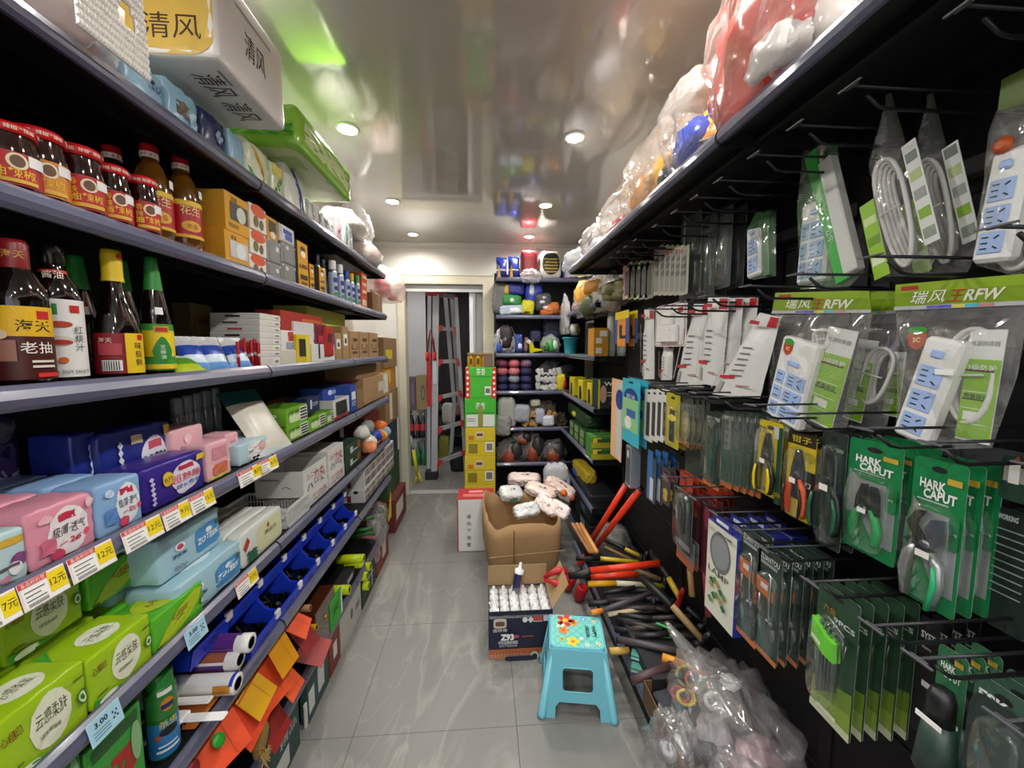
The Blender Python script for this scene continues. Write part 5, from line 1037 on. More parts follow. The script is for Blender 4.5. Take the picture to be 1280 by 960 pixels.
# ---------------------------------------------------------------- hung cards
def rrect(w, h, r=.008, n=4, top=0):
    o = []
    for cx, cy, a in ((w / 2 - r, -r, 0), (-w / 2 + r, -r, 90), (-w / 2 + r, -h + r, 180), (w / 2 - r, -h + r, 270)):
        for i in range(n + 1): q = R(a + 90 * i / n); o.append((cx + r * cos(q), cy + r * sin(q)))
    return o
def card(name, label, cat, grp, uL, uR, vT, vB, X, col, items=(), blister=None, tool=None, edge='b9c4ba', n=1, dx=.03, labels=None, hole=True, dome=.018, back=None, slant=0):
    """a hung card: placed by the columns of its sides and the rows of its top and bottom at distance X; blister = (x0, x1, z0, z1) fractions"""
    yl, _ = RP(uL, (vT + vB) / 2, X); yr, _ = RP(uR, (vT + vB) / 2, X); um = (uL + uR) / 2; ym, zt = RP(um, vT, X); _, zbm = RP(um, vB, X)
    w, h = abs(yl - yr), zt - zbm
    t = thing(name, label, cat, (X, ym, zt), RROT + slant, grp)
    g = G(); g.prism(rrect(w, h), 0, .0012, M(col, .4), 'y'); g.prism(rrect(w * 1.004, h * 1.002), .0012, .0016, M(edge, .5), 'y')
    if hole: g.flat([(x * w * .3, z * .012 - .018) for x, z in ellipse(12)], INK, TM(0, -.0004, 0))
    def face(k, off=.0008): return (lambda a, b: Vector((a, -off, b - h / 2))), (w, h)
    deco(g, face, items); g.build('backing_card', t)
    if tool: tool(t, w, h)
    if blister:
        g = G(); x0, x1, z0, z1 = blister; q = [(x * (x1 - x0) * w / 4 + (x0 + x1) * w / 4, z * (z1 - z0) * h / 4 - h / 2 + (z0 + z1) * h / 4) for x, z in [(a * 2, b * 2) for a, b in ellipse(20, 4)]]
        cx = sum(a for a, b in q) / len(q); cz = sum(b for a, b in q) / len(q); vs = []; k = [(1, 0), (.97, -.7), (.9, -1)]
        for s_, d_ in k: vs += [(cx + (a - cx) * s_, d_ * dome - .001, cz + (b - cz) * s_) for a, b in q]
        nq = len(q); fs = [(j * nq + i, j * nq + (i + 1) % nq, (j + 1) * nq + (i + 1) % nq, (j + 1) * nq + i) for j in range(2) for i in range(nq)] + [tuple(range(2 * nq, 3 * nq))]
        g.add(vs, fs, BLISTER, True); g.build('blister', t)
    for i in range(1, n): dup(t, (labels[i - 1] if labels else f'{label}, {ORD[i]} behind'), (X + dx * i, ym + random.uniform(-.004, .004), zt + random.uniform(-.003, .003)), RROT + slant + random.uniform(-.03, .03))
    return t
GG = G
def jawed(head, grip, grip2=None, style='pliers', sc=1.0):
    """pliers, strippers or secateurs lying in their blister"""
    def f(t, w, h):
        s = h * sc; y = -.010; hm, gm = M(head, .35, .5), M(grip, .35); Q = Matrix.Identity(4)
        if style != 'pliers': Q[2][2] = .76; Q[2][3] = -.24 * h; Q[0][0] = .95
        class G(GG):
            def add(s_, vs, fs, mat, smooth=False, T=None): return GG.add(s_, vs, fs, mat, smooth, Q @ T if T is not None else Q)
        g = G()
        if style == 'pliers':
            g.prism([(-.10 * s, -.52 * s), (-.085 * s, -.38 * s), (-.03 * s, -.16 * s), (-.004 * s, -.15 * s), (-.004 * s, -.5 * s)], y, y + .008, hm, 'y'); g.prism([(.10 * s, -.52 * s), (.085 * s, -.38 * s), (.03 * s, -.16 * s), (.004 * s, -.15 * s), (.004 * s, -.5 * s)], y, y + .008, hm, 'y')
            g.lathe([(.05 * s, -.004), (.05 * s, .004), (0, .005)], hm, 12, TM(0, y, -.46 * s, pi / 2))
        elif style == 'strip':
            g.prism([(-.13 * s, -.55 * s), (-.12 * s, -.4 * s), (-.07 * s, -.2 * s), (-.02 * s, -.19 * s), (-.02 * s, -.3 * s), (.03 * s, -.5 * s), (.0, -.58 * s)], y, y + .007, hm, 'y'); g.prism([(.13 * s, -.55 * s), (.12 * s, -.3 * s), (.09 * s, -.2 * s), (.03 * s, -.2 * s), (.03 * s, -.4 * s), (-.06 * s, -.5 * s), (-.04 * s, -.56 * s)], y - .003, y + .004, hm, 'y')
            g.lathe([(.02 * s, -.008), (.02 * s, .004), (0, .005)], STEEL, 10, TM(0, y, -.5 * s, pi / 2))
        else:
            a = [(-.1 * s, -.42 * s), (-.15 * s, -.3 * s), (-.1 * s, -.17 * s), (-.03 * s, -.14 * s), (-.07 * s, -.22 * s), (-.09 * s, -.3 * s), (-.03 * s, -.4 * s), (.06 * s, -.55 * s), (.0, -.58 * s)]
            g.prism(a, y, y + .006, hm, 'y'); g.prism([(.02 * s, -.42 * s), (-.02 * s, -.3 * s), (.02 * s, -.2 * s), (.10 * s, -.17 * s), (.13 * s, -.27 * s), (.1 * s, -.38 * s), (.04 * s, -.46 * s)], y - .004, y + .002, CHROME, 'y')
            g.lathe([(.035 * s, -.010), (.035 * s, .004), (0, .005)], STEEL, 12, TM(-.01 * s, y, -.44 * s, pi / 2)); g.prism([(-.12 * s, -.42 * s), (-.02 * s, -.5 * s), (-.05 * s, -.54 * s), (-.15 * s, -.46 * s)], y - .004, y + .004, hm, 'y')
        g.build('jaws', t)
        for sg in (-1, 1):
            g = G(); x = sg
            P = ([(-.08 * s, y, -.48 * s), (-.12 * s, y, -.58 * s), (-.14 * s, y, -.74 * s), (-.12 * s, y, -.98 * s)] if x < 0 else [(.03 * s, y, -.5 * s), (.07 * s, y, -.60 * s), (.08 * s, y, -.76 * s), (.05 * s, y, -1.0 * s)]) if style == 'sec' else [(.05 * s * x, y, -.5 * s), (.10 * s * x, y, -.6 * s), (.13 * s * x, y, -.74 * s), (.12 * s * x, y, -.88 * s), (.10 * s * x, y, -.95 * s)]
            g.tube(P, [.02 * s, .036 * s, .036 * s, .028 * s] if style == 'sec' else [.022 * s, .036 * s, .04 * s, .036 * s, .026 * s], gm if style != 'sec' else M('b8babb', .3, .7), 10)
            if grip2 and (style != 'sec' or x > 0): g.tube([(p[0] + .012 * s * x, p[1] - .012, p[2]) for p in P[1:]], [.012 * s, .018 * s, .018 * s, .01 * s][:len(P) - 1], M(grip2, .35), 8)
            g.build('grip', t)
        g = G(); g.box(-.04 * s, .05 * s, y - .0125, y - .012, -.55 * s, -.49 * s, M('eceae6', .5)); g.build('price_sticker', t)
    return f
HC = [('f', 'g', 0, 0, 1, 1, '8b8f90', [(-.9, -.35), (-.9, .45), (-.55, .3), (.75, .3), (.9, .25), (.9, -.75), (.2, -.75), (-.35, -.35)]), ('f', 't', -.18, .66, .5, .085, 'f2f4f2', 'HARK', .035), ('f', 't', .12, .53, .62, .085, 'f2f4f2', 'CAPUT', .035), ('f', 'r', .62, .76, .26, .04, 'c8a83a'), ('f', 'q', .74, .1, .2, .22, '1f7a48'), ('f', 't', .74, .1, .05, .05, 'dfe8e2', '工具', .02, pi / 2), ('f', 'r', -.1, .44, .6, .008, 'b8d8c6')]
GC = '178048'
card('tool_card', 'green card of wire strippers with green grips, front one of its hook', 'tool card', 'green cards of wire strippers', 1060, 1129, 553, 699, .845, GC, HC, (-.85, .85, -.95, .5), jawed('17191c', '1c9a52', None, 'strip', .9), n=4, dx=.028, labels=[f'green card of wire strippers, {ORD[k]} behind the front one' for k in range(3)])
card('tool_card', 'green card of secateurs with silver and green handles, front one of its hook', 'tool card', 'green cards of secateurs', 1141, 1211, 576, 768, .85, GC, HC, (-.9, .85, -.95, .45), jawed('17191c', '1f9a5a', '2fae72', 'sec', .98), n=3, dx=.035, labels=[f'green card of secateurs, {ORD[k]} behind the front one' for k in range(2)])
card('tool_card', 'dark card of black pliers with green trim beside the green stripper cards', 'tool card', None, 1028, 1060, 540, 690, .84, '24332c', [('f', 'r', .2, .7, .6, .03, '7a8a80'), ('f', 'r', .5, -.6, .5, .3, '2a2a2c')], (-.85, .85, -.95, .8), jawed('141416', '141a18', '1f5a40', 'pliers', .9), n=3, dx=.03, labels=['dark card of black pliers, second on its hook', 'dark card of black pliers, third on its hook'])
YC = 'cdb51c'
card('tool_card', 'yellow card of pliers with orange and black grips', 'tool card', 'yellow cards of orange gripped pliers', 985, 1021, 546, 652, .83, YC, [('f', 'r', 0, .93, 1, .14, '2a2618'), ('f', 't', 0, .93, .7, .09, 'd8c022', '钳子', .03), ('f', 'o', .6, .55, .4, .12, 'a8921a'), ('f', 'r', .45, -.15, 1, .38, '1c1c1c'), ('f', 't', .55, -.1, .3, .07, 'dadada', '刃', .02), ('f', 'r', .5, -.8, .5, .06, '8a7812')], (-.9, .85, -.98, .75), jawed('3c3d40', 'e4521e', '1a1a1a', 'pliers', 1.0), n=4, dx=.022, labels=[f'yellow card of orange gripped pliers, {ORD[k]} behind the front one' for k in range(3)])
card('tool_card', 'yellow card of long nose pliers with yellow and black grips', 'tool card', 'yellow cards of long nose pliers', 949, 979, 527, 622, .82, YC, [('f', 't', -.75, .75, 0, .1, '2a2618', '得力', .03), ('f', 'r', .85, -.1, .2, 1, '1f4a34'), ('f', 'r', .55, .75, .2, .16, 'c8c6ba'), ('f', 'r', .4, -.85, .8, .05, '8a7a14')], (-.9, .7, -.98, .9), jawed('3a3b3c', '1b1b1b', 'd8c018', 'pliers', 1.0), n=3, dx=.03, labels=['yellow card of long nose pliers, second on its hook', 'yellow card of long nose pliers, third on its hook'])
ORG = [('f', 'r', 0, -.96, 1, .07, 'c5703a'), ('f', 'r', 0, .82, .8, .05, '8a968e')]
def wrench(t, w, h):
    g = G(); y = -.006; g.prism([(-.012, -.1 * h), (.012, -.1 * h), (.01, -.9 * h), (-.01, -.9 * h)], y, y + .004, M('4d5550', .35, .6), 'y'); g.lathe([(.02, -.003), (.02, .003)], STEEL, 12, TM(0, y, -.14 * h, pi / 2)); g.build('blade', t)
    g = G(); g.prism([(-.018, -.45 * h), (.018, -.45 * h), (.014, -.92 * h), (-.014, -.92 * h)], y - .006, y + .004, M('1c4a38', .35), 'y'); g.build('handle', t)
card('tool_card', 'dark green snips card with an orange foot, first of the silver edged cards', 'tool card', 'dark green cards with orange feet', 882, 903, 515, 610, .80, '23332b', ORG, (-.9, .9, -.9, .85), wrench, n=2, dx=.03, labels=['dark green snips card with an orange foot, second on its hook'])
def holed(t, w, h):
    g = G(); y = -.004; g.prism([(-.3 * w, -.12 * h), (.3 * w, -.05 * h), (.32 * w, -.45 * h), (.12 * w, -.9 * h), (-.1 * w, -.9 * h), (-.3 * w, -.45 * h)], y, y + .003, CHROME, 'y')
    for k in range(4): g.flat([(x * .3 * w, z * .05 * h - (.15 + .09 * k) * h) for x, z in ellipse(8)], INK, TM(0, y - .0005, 0))
    g.build('tool', t)
    g = G(); g.prism([(-.26 * w, -.5 * h), (.2 * w, -.5 * h), (.12 * w, -.93 * h), (-.2 * w, -.93 * h)], y - .006, y + .002, M('1c4a38', .35), 'y'); g.build('handle', t)
for i in range(5):
    u = 905 + 9.5 * i
    card('tool_card', f'narrow dark green card with a silver tool, {ORD[i]} from the doorway end of its row', 'tool card', 'dark green cards with silver tools', u, u + 14, 514 + i * .5, 610 + i * 3, .79 + .012 * i, '26382f', ORG, (-.9, .9, -.95, .95), holed if i < 4 else wrench)
# hex bit and swivel driver cards, long and dark with orange bands
TC = [('f', 't', .0, .84, .8, .07, 'c6cec8', 'ZUANTOU', .02), ('f', 'r', -.05, .74, .7, .03, '8f9a94'), ('f', 'g', 0, 0, 1, 1, 'd0682a', [(-.95, .42), (.0, .42), (.5, .28), (.5, .1), (-.95, .14)]), ('f', 'r', 0, -.97, 1, .05, 'c8703c'), ('f', 'r', -.3, .3, .3, .05, 'e8e4de')]
def swivel(t, w, h):
    y = -.012; g = G(); g.tube([(.15 * w, y, -.18 * h), (.22 * w, y, -.2 * h), (.24 * w, y, -.62 * h)], .004, CHROME, 8); g.tube([(-.2 * w, y, -.42 * h), (-.2 * w, y, -.58 * h)], .003, CHROME, 6); g.build('shaft', t)
    g = G(); g.lathe([(.008, 0), (.012, .006), (.012, .02), (.009, .022), (.011, .026), (.011, .045), (.013, .05), (.013, .085)], STEEL, 14, TM(.24 * w, y, -.60 * h, pi + .35)); g.build('socket', t)
for i, (uL, uR, vT, vB, X) in enumerate(((927, 953, 664, 806, .80), (948, 979, 690, 828, .80))):
    card('tool_card', f'dark card of a silver swivel driver with an orange band, {["farther from the camera", "closer to the camera"][i]}', 'tool card', 'dark cards of swivel drivers', uL, uR, vT, vB, X, '2c3d36', TC, (-.9, .9, -.95, .6), swivel, n=2 if i == 0 else 6, dx=.03, labels=[f'dark card of swivel drivers, {ORD[k + 1]} on the {["farther", "closer"][i]} hook' for k in range(6)], dome=.016)
# boxed set with a picture, blue sides
uL, uR, vT, vB, X = 884, 922, 660, 783, .79
yl, _ = RP(uL, 720, X); yr, _ = RP(uR, 730, X); ym, zt = RP(903, vT, X); _, zq = RP(903, vB, X); w_, h_ = abs(yl - yr), zt - zq
t = thing('boxed_lamp', 'tall white and blue box with a round lamp picture hanging on a hook', 'box', (X, ym, zq), RROT)
g = G(); g.cbox(-w_ / 2, w_ / 2, 0, .055, 0, h_, M('2a3590', .4), .002)
def face(k, off=.001): return (lambda a, b: Vector((a, -off, h_ / 2 + b))), (w_, h_)
deco(g, face, [('f', 'r', 0, 0, .97, .985, 'dcdccb'), ('f', 'o', -.05, .45, .72, .42, '6f7678'), ('f', 'o', -.05, .46, .6, .34, '8c9294'), ('f', 't', -.1, -.02, .7, .09, '5a5a50', 'LAMP', .01), ('f', 't', .2, .86, .5, .03, '3a3a5a', 'LED LAMP', .02)] + [('f', 'd', -.5 + .22 * (i % 5), -.25 - .09 * (i // 2) + .05 * (i % 3), .2, .08, ['2f6a4a', '6a8a4a', 'a8925a'][i % 3]) for i in range(11)]); g.build('box_body', t)
g = G(); g.box(-w_ * .3, w_ * .3, .0, .003, h_, h_ + .03, M('2a3590', .4)); g.flat([(-w_ * .2, h_ + .008), (w_ * .2, h_ + .008), (w_ * .2, h_ + .02), (-w_ * .2, h_ + .02)], M('e6e6ee', .5), TM(0, -.0005, 0)); g.build('hang_tab', t)
for k in range(3): dup(t, f'white and blue boxed lamp, {ORD[k]} behind the front one', (X + .06 * (k + 1), ym, zq))
# hex key cards
HX = [('f', 'g', 0, 0, 1, 1, '6d8a2a', [(-.97, -.5), (.97, -.3), (.97, -.95), (-.97, -.95)]), ('f', 'g', 0, 0, 1, 1, '86a03a', [(-.97, -.75), (.97, -.6), (.97, -.95), (-.97, -.95)]), ('f', 't', -.35, .66, .3, .06, 'b08a3a', '六角', .02), ('f', 't', .4, .58, .5, .05, 'cfd8d0', '9PCS', .02), ('f', 'r', 0, -.93, 1, .06, 'c3c8a8')] + [('f', 'r', -.5 + .25 * i, -.86, .12, .03, 'e2e6cc') for i in range(4)]
def hexset(t, w, h):
    y = -.014
    for i in range(6):
        x = -.22 * w + .085 * w * i; r = .0042 - .0004 * i; top = -.2 * h - .022 * h * i
        g = G(); g.tube([(x, y, -.80 * h + .02 * h * i), (x, y, top - .02), (x + .006, y, top - .006), (x + .02, y, top), (.34 * w, y, top - .06 * h - .012 * h * i)], r, M('8b8f92', .3, .85), 6); g.build('hex_key', t)
    g = G(); g.prism([(-.36 * w, -.25 * h), (-.02 * w, -.33 * h), (.2 * w, -.34 * h), (.22 * w, -.48 * h), (-.05 * w, -.47 * h), (-.36 * w, -.41 * h)], y - .012, y + .008, M('6ad818', .35), 'y'); g.build('holder', t)
    g = G(); g.flat([(-.34 * w, -.4 * h), (-.1 * w, -.43 * h), (-.1 * w, -.46 * h), (-.34 * w, -.43 * h)], WHITE, TM(0, y - .0125, .03 * h)); g.build('price_sticker', t)
card('tool_card', 'dark green card of grey hex keys in a bright green holder', 'tool card', 'dark green cards of hex keys', 1021, 1076, 740, 917, .82, '2c4a34', HX, (-.85, .6, -.75, .6), hexset, n=5, dx=.034, labels=[f'dark green card of hex keys, {ORD[k]} behind the front one' for k in range(4)], dome=.03)
def knife(t, w, h):
    g = G(); g.tube([(0, -.012, -.30 * h), (0, -.012, -.36 * h), (0, -.012, -.55 * h)], [.014, .019, .02], M('1a1c1d', .4), 12); g.build('head', t)
    g = G(); g.tube([(0, -.012, -.55 * h), (0, -.012, -.95 * h)], [.022, .03], M('2c4038', .35), 12); g.build('handle', t)
    g = G(); g.box(-.02, .02, -.035, -.034, -.56 * h, -.52 * h, WHITE); g.build('price_sticker', t)
card('tool_card', 'green card of a black headed knife hanging at the lower corner of the tool wall', 'tool card', 'green cards at the lower corner of the tool wall', 1172, 1212, 814, 985, .80, '2f6a48', [('f', 't', -.2, .72, .5, .07, 'e2e8e4', 'HARK', .03), ('f', 't', .1, .6, .6, .07, 'e2e8e4', 'CAPUT', .03), ('f', 'r', .5, .85, .3, .04, 'b89a3a')], (-.9, .9, -.98, .4), knife, n=3, dx=.03, labels=['green knife card, second on its hook', 'green knife card, third on its hook'])
card('tool_card', 'large dark green card lettered ESK at the lower corner beside the knife card', 'tool card', None, 1214, 1300, 862, 1010, .78, '3a5a4a', [('f', 't', -.3, .66, .5, .13, 'dfe4e0', 'ESK', .04), ('f', 'q', .1, -.3, 1.2, 1.0, '2b3834')], (-.7, .9, -.95, .4), None, n=3, dx=.03, labels=['large dark green card, second on its hook', 'large dark green card, third on its hook'])
card('tool_card', 'black card with white script behind the hex key cards', 'tool card', 'black cards with white script', 1150, 1176, 774, 930, .90, '151617', [('f', 't', 0, .7, .7, .08, 'c8cac8', 'SYST', .02), ('f', 'r', .3, -.1, .5, .05, 'd8d8d6'), ('f', 'r', 0, .5, .5, .02, '77797a')], None, None, n=4, dx=.03, labels=[f'black card with white script, {ORD[k]} behind the first' for k in range(3)], edge='55585a')
card('tool_card', 'dark card of a drill bit case at the edge of the photo', 'tool card', None, 1245, 1300, 640, 800, .92, '23302b', [('f', 't', -.4, .86, .5, .06, 'c4ccc6', 'WORKING', .03)] + [('f', 'r', -.1, .66 - .13 * i, .8, .012, '8a968e') for i in range(9)], None, None, n=2, dx=.03, labels=['dark drill bit card, second on its hook'])
card('tool_card', 'dark green card with a silver bracket at the photo edge above the drill bit case', 'tool card', None, 1252, 1300, 572, 630, .88, '1f3a2c', [('f', 'r', .0, .2, .8, .34, '8d8a80'), ('f', 'd', -.1, .75, .3, .3, '9a4a3a'), ('f', 'r', -.2, .3, .3, .5, 'd8d8d4')], None, None)
card('saw_card', 'dark card with a clear window deep behind the red blade cards', 'tool card', None, 858, 882, 530, 600, .86, '3a4a40', ORG, None, None, n=4, dx=.03, labels=[f'dark card with an orange foot, {ORD[k]} deep on the hook behind the red blades' for k in range(3)])
# brass fittings, scrapers, putty knives between row three and four
GB = 'goods hanging on the third hook row near the corner shelves'
for i in range(4): card('putty_knife', f'white framed black scraper, {ORD[i]} from the doorway end', 'scraper', 'white framed scrapers', 806 + 7 * i, 817 + 7 * i, 487, 552, .83 - .012 * i, 'dad8d2', [('f', 'r', .1, -.15, .55, .66, '3a3a3c')], None, None)
card('putty_knife', 'yellow and black scraper card next to the white framed scrapers', 'scraper', None, 833, 850, 492, 560, .79, 'bcae22', [('f', 'r', 0, -.2, .4, .6, '1c1c1e'), ('f', 'd', 0, .1, .9, .14, 'e8d42a')], (-.8, .8, -.9, .6), None, n=3, dx=.03, labels=['yellow and black scraper card, second on its hook', 'yellow and black scraper card, third on its hook'])
for i in range(4): card('brush_card', f'clear pack with a brass wire wheel, {ORD[i]} from the yellow scraper card', 'tool card', 'clear packs of brass wheels', 850 + 7 * i, 866 + 7 * i, 492 + i, 560 + i, .80 + .01 * i, '3b4236', [('f', 'o', 0, -.2, .8, .55, '8f7f4c'), ('f', 'o', .1, -.15, .4, .3, 'b8a878'), ('f', 'r', .0, -.85, .8, .1, 'a8641e')], (-.9, .9, -.9, .7), None)
# blue, red and grey packs of row four near the corner
t_ = card('mat_pack', 'turquoise hand towel pack with a dark blue oval emblem', 'towel pack', 'turquoise towel packs', 778, 800, 474, 556, .80, '3ab6cc', [('f', 'o', -.0, .42, .8, .3, '1c3a8c'), ('f', 't', 0, .42, .5, .12, 'e6eef4', '百洁', .03), ('f', 'r', 0, -.1, .9, .5, '8fc98a'), ('f', 'r', .1, -.05, .5, .12, '3a62a8'), ('f', 'o', -.2, -.35, .4, .2, 'e8e8e2')], None, None, n=2, dx=.04, labels=['turquoise hand towel pack, second on its hook'], edge='3ab6cc')
card('mat_pack', 'towel pack with a peach edge beside the turquoise one', 'towel pack', None, 765, 779, 474, 558, .82, '3ab6cc', [('f', 'r', 0, -.2, 1, 1.2, 'e8b88a'), ('f', 'r', .4, -.2, .4, 1.1, 'c8d0d2'), ('f', 'o', .5, .42, .7, .3, '1c3a8c')], None, None, edge='e8b88a')
yl, zt = RP(784, 556, .80); 
carton('blade_case', 'clear grey blade case with a yellow back hanging below the turquoise towel packs', 'blade case', None, (.80, yl - .02, RP(784, 608, .80)[1]), RROT, .075, .06, zt - RP(784, 608, .80)[1], M('7f8692', .12, coat=.7), [('f', 'q', 0, 0, .8, .9, '4a4f58'), ('f', 'o', 0, .6, .4, .2, 'c8d2da'), ('t', 'r', 0, 0, .8, .6, 'd0c83a')], seam=False, b=.004)
for i in range(3): card('blade_card', f'blue and grey card, {ORD[i]} from the clear blade case', 'tool card', 'blue and grey cards of row four', 809 + 9 * i, 820 + 9 * i, 572 + i, 628 + i, .82 + .02 * i, '3a4654', [('f', 'r', -.2, .2, .6, 1.1, '2f6aa8'), ('f', 'r', .2, -.4, .4, .5, 'c8ccd0')], None, None, n=2, dx=.04, labels=[f'blue and grey card behind the {ORD[i]} one'])
for i in range(3): card('fitting_card', f'clear card of brass fittings, {ORD[i]} in its row', 'tool card', 'clear cards of brass fittings', 828 + 6 * i, 838 + 6 * i, 586, 632, .80 + .01 * i, '3a3436', [('f', 'o', 0, -.3, .6, .2, 'c8a84a'), ('f', 'o', 0, -.6, .6, .2, 'b8983a'), ('f', 'r', 0, .5, .7, .2, '8a5a5a')], None, None)
def redcard(u0, u1, vT, vB, X, l, n, items): return card('saw_blade_card', l, 'tool card', 'red cards hanging on the fourth hook row', u0, u1, vT, vB, X, 'a83a24', items, None, None, n=n, dx=.022, labels=[f'{l}, {ORD[k + 1]} on its hook' for k in range(n)], edge='c05a3a')
redcard(844, 866, 592, 640, .82, 'red card with slots over the black folding saw', 4, [('f', 'r', .2, 0, .1, .8, '8a2c1a')])
redcard(866, 896, 606, 652, .86, 'bright red card beside the dark red file sleeves', 4, [('f', 'r', .0, .1, .1, .6, '7a2818'), ('f', 'r', .5, .1, .08, .6, '7a2818')])
t = card('folding_saw', 'black folding saw in a clear sleeve under the red cards', 'saw', None, 845, 866, 615, 690, .79, '2a2c2e', [('f', 'r', 0, -.8, .9, .1, '777a7c')], (-.85, .85, -.95, .95), None, dome=.02)
g = G(); g.tube([(0, -.012, -.05), (.01, -.012, -.03), (.02, -.012, -.06), (.02, -.012, -.16)], .009, M('111113', .3), 10); g.build('handle', t)
card('file_sleeve', 'grey metal hinge plate hanging below the folding saw', 'plate', None, 846, 868, 672, 705, .80, '6d7072', [('f', 'r', 0, -.8, 1, .3, 'a85a3a'), ('f', 'o', .2, .2, .2, .2, '2a2a2c')], None, None, n=2, dx=.02, labels=['grey metal hinge plate, second on its hook'])
card('file_sleeve', 'dark red file sleeve hanging beside the white and blue boxed lamp', 'sleeve', 'dark red file sleeves', 872, 892, 622, 720, .83, '5a1e2c', [('f', 'r', -.4, 0, .2, .9, '2a1016'), ('f', 'o', .3, .5, .4, .3, '8a3a4a')], None, None, n=3, dx=.03, labels=['dark red file sleeve, second on its hook', 'dark red file sleeve, third on its hook'])
for i, (u, v0, v1, c, l) in enumerate(((861, 690, 745, 'b08a52', 'wooden handle hanging low below the folding saw'), (882, 715, 770, '8a2430', 'red tube hanging low beside the boxed lamp'))):
    ya, za = RP(u, v0, .84); yb, zb_ = RP(u + 4, v1, .84); t = thing('wooden_tool', l, 'tool handle', (.84, ya, za)); g = G(); g.tube([(0, 0, 0), (0, yb - ya, (zb_ - za))], .012, M(c, .5), 10); g.build('handle', t)
# mesh, hinge and file cards of the second row near the corner
for i in range(6): card('hinge_card', f'clear sleeve of grey hinges, {ORD[i]} from the doorway end', 'hinge pack', 'clear sleeves of grey hinges', 818 + 6.5 * i, 829 + 6.5 * i, 308, 368, .86 - .012 * i, 'aeab98', [('f', 'r', -.1, .0, .6, .85, '8b8c84'), ('f', 'o', -.6, .85, .2, .1, 'b8302c')] + [('f', 'o', -.3 + .3 * (k % 3), .5 - .3 * (k // 3), .16, .1, '5f605a') for k in range(9)], None, None, edge='c9c6a8')
for i, c in enumerate(('d8a8a0', '7a8a6a', 'c8d090', '9aa0a0', '8a8a82')): card('hinge_card', f'{["pink", "green grey", "yellow green", "light grey", "grey"][i]} backed card, {ORD[i]} beyond the hinges', 'hinge pack', 'small cards beyond the hinges', 779 + 7 * i, 790 + 7 * i, 330 - i, 373, .86, c, [('f', 'r', 0, -.1, .5, .7, '55564e')], None, None)
for i, (u0, u1, vt, vb) in enumerate(((852, 876, 268, 372), (874, 896, 270, 372), (890, 916, 262, 360))):
    card('mesh_pack', f'long grey mesh sleeve slanting on the second hook row, {ORD[i]} from the hinges', 'mesh pack', 'long grey mesh sleeves', u0, u1, vt, vb, .86 + .01 * i, '4a4b4c', [('f', 'r', -.6, 0, .1, .9, 'a8a8a6'), ('f', 'r', .2, .2, .5, .5, '5a5b5c')], (-.9, .9, -.95, .6), None, n=2, dx=.05, labels=[f'long grey mesh sleeve behind the {ORD[i]} one'])
# ---------------------------------------------------------------- power strips in their bags
SOCK = 'a3bdea'
def power_strip(par, T, w, h, outlets, switch=True, two=False, col='ecebe8', badge=False):
    """body with outlet plates, slots and switch; T places its centre, long side along z"""
    g = G(); g.cbox(-w / 2, w / 2, -.014, .014, -h / 2, h / 2, M(col, .35), .006, T); o = g.build('power_strip', par)
    z = h / 2 - h * (.14 if not badge else .28)
    if switch: q = G(); q.cbox(-w * .16, w * .16, -.02, -.013, z - .007, z + .007, M(SOCK, .3), .003, T @ TM(0, 0, 0)); q.build('switch', o)
    z -= h * .10; st = (z + h / 2 - .01) / outlets
    for i in range(outlets):
        zc = z - st * (i + .5)
        for x, ww, full in (((-w * .28, w * .24, False), (w * .16, w * .52, True)) if two else ((0, w * .66, True),)):
            q = G(); q.cbox(x - ww / 2, x + ww / 2, -.0165, -.013, zc - st * .42, zc + st * .42, M(SOCK, .35), .003, T)
            if full:
                for k in (-1, 0, 1): q.box(x - ww * .34, x - ww * .08, -.0175, -.0164, zc + k * st * .22 - .001, zc + k * st * .22 + .001, INK, T)
                for k, a in ((1, .6), (-1, -.6)): q.box(-ww * .11, ww * .11, -.0175, -.0164, -.001, .001, INK, T @ TM(x + ww * .24, 0, zc + k * st * .2, 0, -a if k > 0 else .6))
            else:
                for k in (-1, 1): q.box(x - ww * .28, x + ww * .28, -.0175, -.0164, zc + k * st * .2 - .001, zc + k * st * .2 + .001, INK, T)
            q.build('outlet', o)
    if badge:
        q = G(); q.flat([(-.016, .02), (.016, .02), (.017, .0), (.012, -.012), (0, -.02), (-.012, -.012), (-.017, 0)], M('b8401e', .4), T @ TM(-w * .26, -.0147, h / 2 - .03)); q.flat([(x * .034, z * .018) for x, z in ellipse(14)], M('3a9a3a', .4), T @ TM(-w * .26, -.0150, h / 2 - .012)); q.text('3C', .012, M('f2d8a0', .5), T @ TM(-w * .26, -.0152, h / 2 - .03), .03); q.build('badge', o)
    return o
def cable(par, T, w, h, mat=None, n=4):
    g = G(); m = mat or M('d6d4d0', .4)
    for i in range(n):
        a = w * (.5 - .08 * i); P = []
        for k in range(22):
            q = 2 * pi * k / 22; P.append((a * cos(q) * .8, .006 * i - .012 + .004 * sin(q * 2), h * (.5 - .03 * i) * math.copysign(abs(sin(q)) ** .7, sin(q))))
        g.tube(P, .0042, m, 7, True, T)
    g.tube([(-w * .3, -.02, 0), (w * .3, -.02, .003)], .002, m, 5, False, T); return g.build('cable', par)
